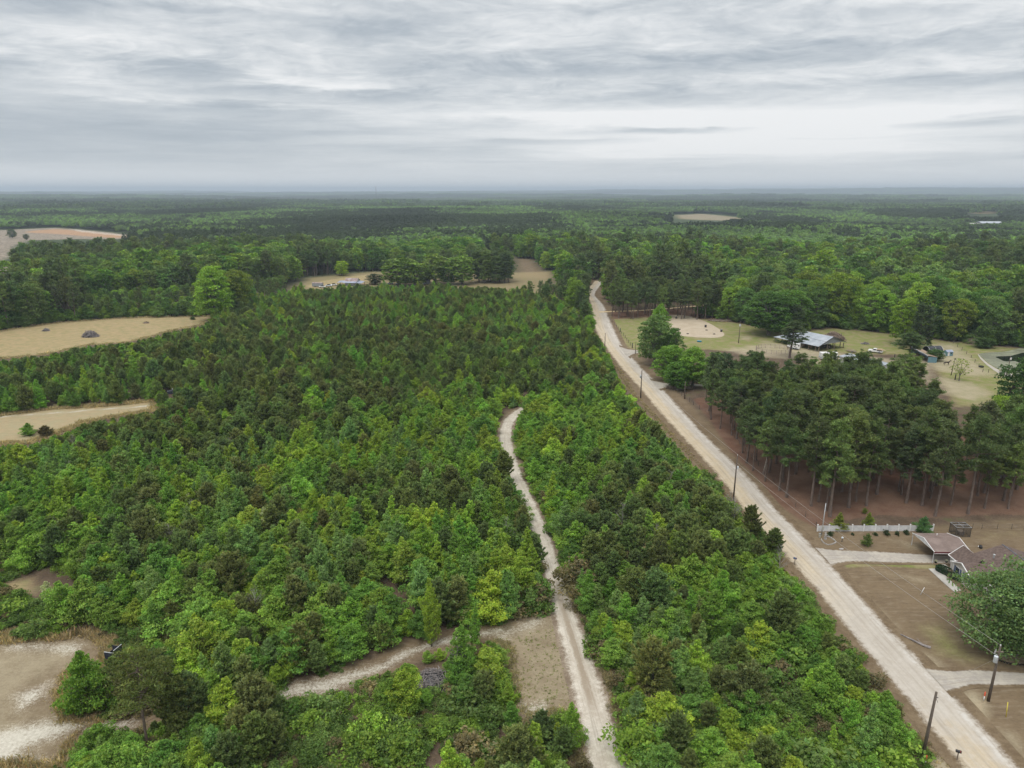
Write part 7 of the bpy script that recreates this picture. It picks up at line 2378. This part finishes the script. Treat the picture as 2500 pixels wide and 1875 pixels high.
def sedan(loc, rz, label, mat):
    e = empty("parked_car", loc, rz, label, "car", "cars parked at the far homestead")
    part(MB().box(-2.1, 2.1, -0.85, 0.85, 0.35, 0.9), "body", mat, e, bevel=0.12)
    m = MB()
    c4 = [(-1.2, 0.88), (-0.7, 1.42), (0.7, 1.42), (1.4, 0.88)]
    a_ = [(x, -0.74, z) for x, z in c4]; b_ = [(x, 0.74, z) for x, z in c4]
    m.face(a_); m.face(b_[::-1])
    for i in range(3):
        m.face([a_[i + 1], a_[i], b_[i], b_[i + 1]])
    part(m, "cabin", M_GLASS, e)
    for x in (-1.3, 1.3):
        for y in (-0.8, 0.8):
            part(MB().tube([(x, y - 0.1, 0.32), (x, y + 0.1, 0.32)], 0.32, 12), "wheel", M_TIRE, e)


sedan(G(953, 694), R(10), "pale car parked under the broad old yard tree at the far homestead", M_ROOFMETAL)
sedan(G(973, 695), R(-15), "white car right of the pale one at the far homestead", M_WHITE)
sedan(G(815, 697), R(25), "white car left of the far metal barn", M_WHITE)
sedan(G(803, 699), R(-10), "bluish car leftmost before the far metal barn", M_XFMR)
sedan(G(787, 702), R(5), "white van-like car beside the rusty trailer at the far field's corner", M_WHITE)
e = empty("rusty_trailer", G(776, 700), R(-4), "rust-roofed trailer hut at the near corner of the far mown field", "trailer")
part(MB().box(-3.5, 3.5, -1.2, 1.2, 0.4, 2.5), "body", M_GREYWALL, e, bevel=0.06)
part(gable(MB(), -3.5, 3.5, -1.2, 1.2, 2.5, 2.9, "x", 0.06, 0.1), "roof", M_RUST, e)
for x in (-1.5, 1.5):
    for y in (-1.1, 1.1):
        part(MB().tube([(x, y - 0.1, 0.35), (x, y + 0.1, 0.35)], 0.35, 10), "wheel", M_TIRE, e)
fb = G(2050 + 1780 / 4.916, 460 + 500 / 4.916)
fb.z = float(terrain(fb.x, fb.y)) + 0
e = empty("warehouse", (fb.x, fb.y, fb.z), R(-6), "long pale-roofed building far off in the right-hand woods", "building")
part(MB().box(-16, 16, -9, 9, 0, 13.2), "wall", M_WHITE2, e)
part(gable(MB(), -16, 16, -9, 9, 13.2, 15.6, "x", 0.3, 0.6), "roof", M_ROOFMETAL, e)
part(MB().box(-27, -16.3, -7, 7, 0, 11).slab([(-27.5, -7.5, 11.1), (-16.2, -7.5, 11.1), (-16.2, 7.5, 12.5), (-27.5, 7.5, 12.5)], 0.3), "annex", M_SIDING, e)
tw = V((-960, 5200, float(terrain(-960, 5200))))
e = empty("radio_mast", tw, 0, "thin radio mast rising above the hazy horizon", "mast")
TH = 62 + 5290 * (465.6 - 456) / 1736 - tw.z
m = MB()
for k in range(3):
    a = 2.094 * k
    m.tube([(2.2 * math.cos(a), 2.2 * math.sin(a), 0), (1.2 * math.cos(a), 1.2 * math.sin(a), TH)], 0.35, 5)
for i in range(16):
    z = TH * i / 16
    m.tube([(2.0 * math.cos(2.094 * k), 2.0 * math.sin(2.094 * k), z + (TH / 16 if k % 2 else 0)) for k in (0, 1, 2, 3)], 0.18, 4)
part(m, "lattice", M_DARK, e)
part(MB().tube([(0, 0, TH), (0, 0, TH + 8)], 0.3, 6).lathe([(2.2, TH - 6), (2.6, TH - 5), (2.6, TH - 2), (2.0, TH - 1)], n=12), "antenna", M_GREYP, e)
# ------------------------------------------------------------------ haze
hzm, n = mat_new("air")
pv = n.new("ShaderNodeVolumePrincipled")
pv.inputs["Color"].default_value = (0.70, 0.82, 0.94, 1)
pv.inputs["Density"].default_value = 1.25e-4
pv.inputs["Anisotropy"].default_value = 0.15
oo = n.new("ShaderNodeOutputMaterial")
hzm.node_tree.links.new(pv.outputs[0], oo.inputs["Volume"])
zlo = float(gz.min()) - 1.0
hz_top = max(125.0, float(gz.max()) + 30)
tag(MB().box(-27000, 27000, -27000, 27000, zlo, hz_top).build("haze", hzm), "thin bluish haze over the whole landscape", "haze", kind="stuff")
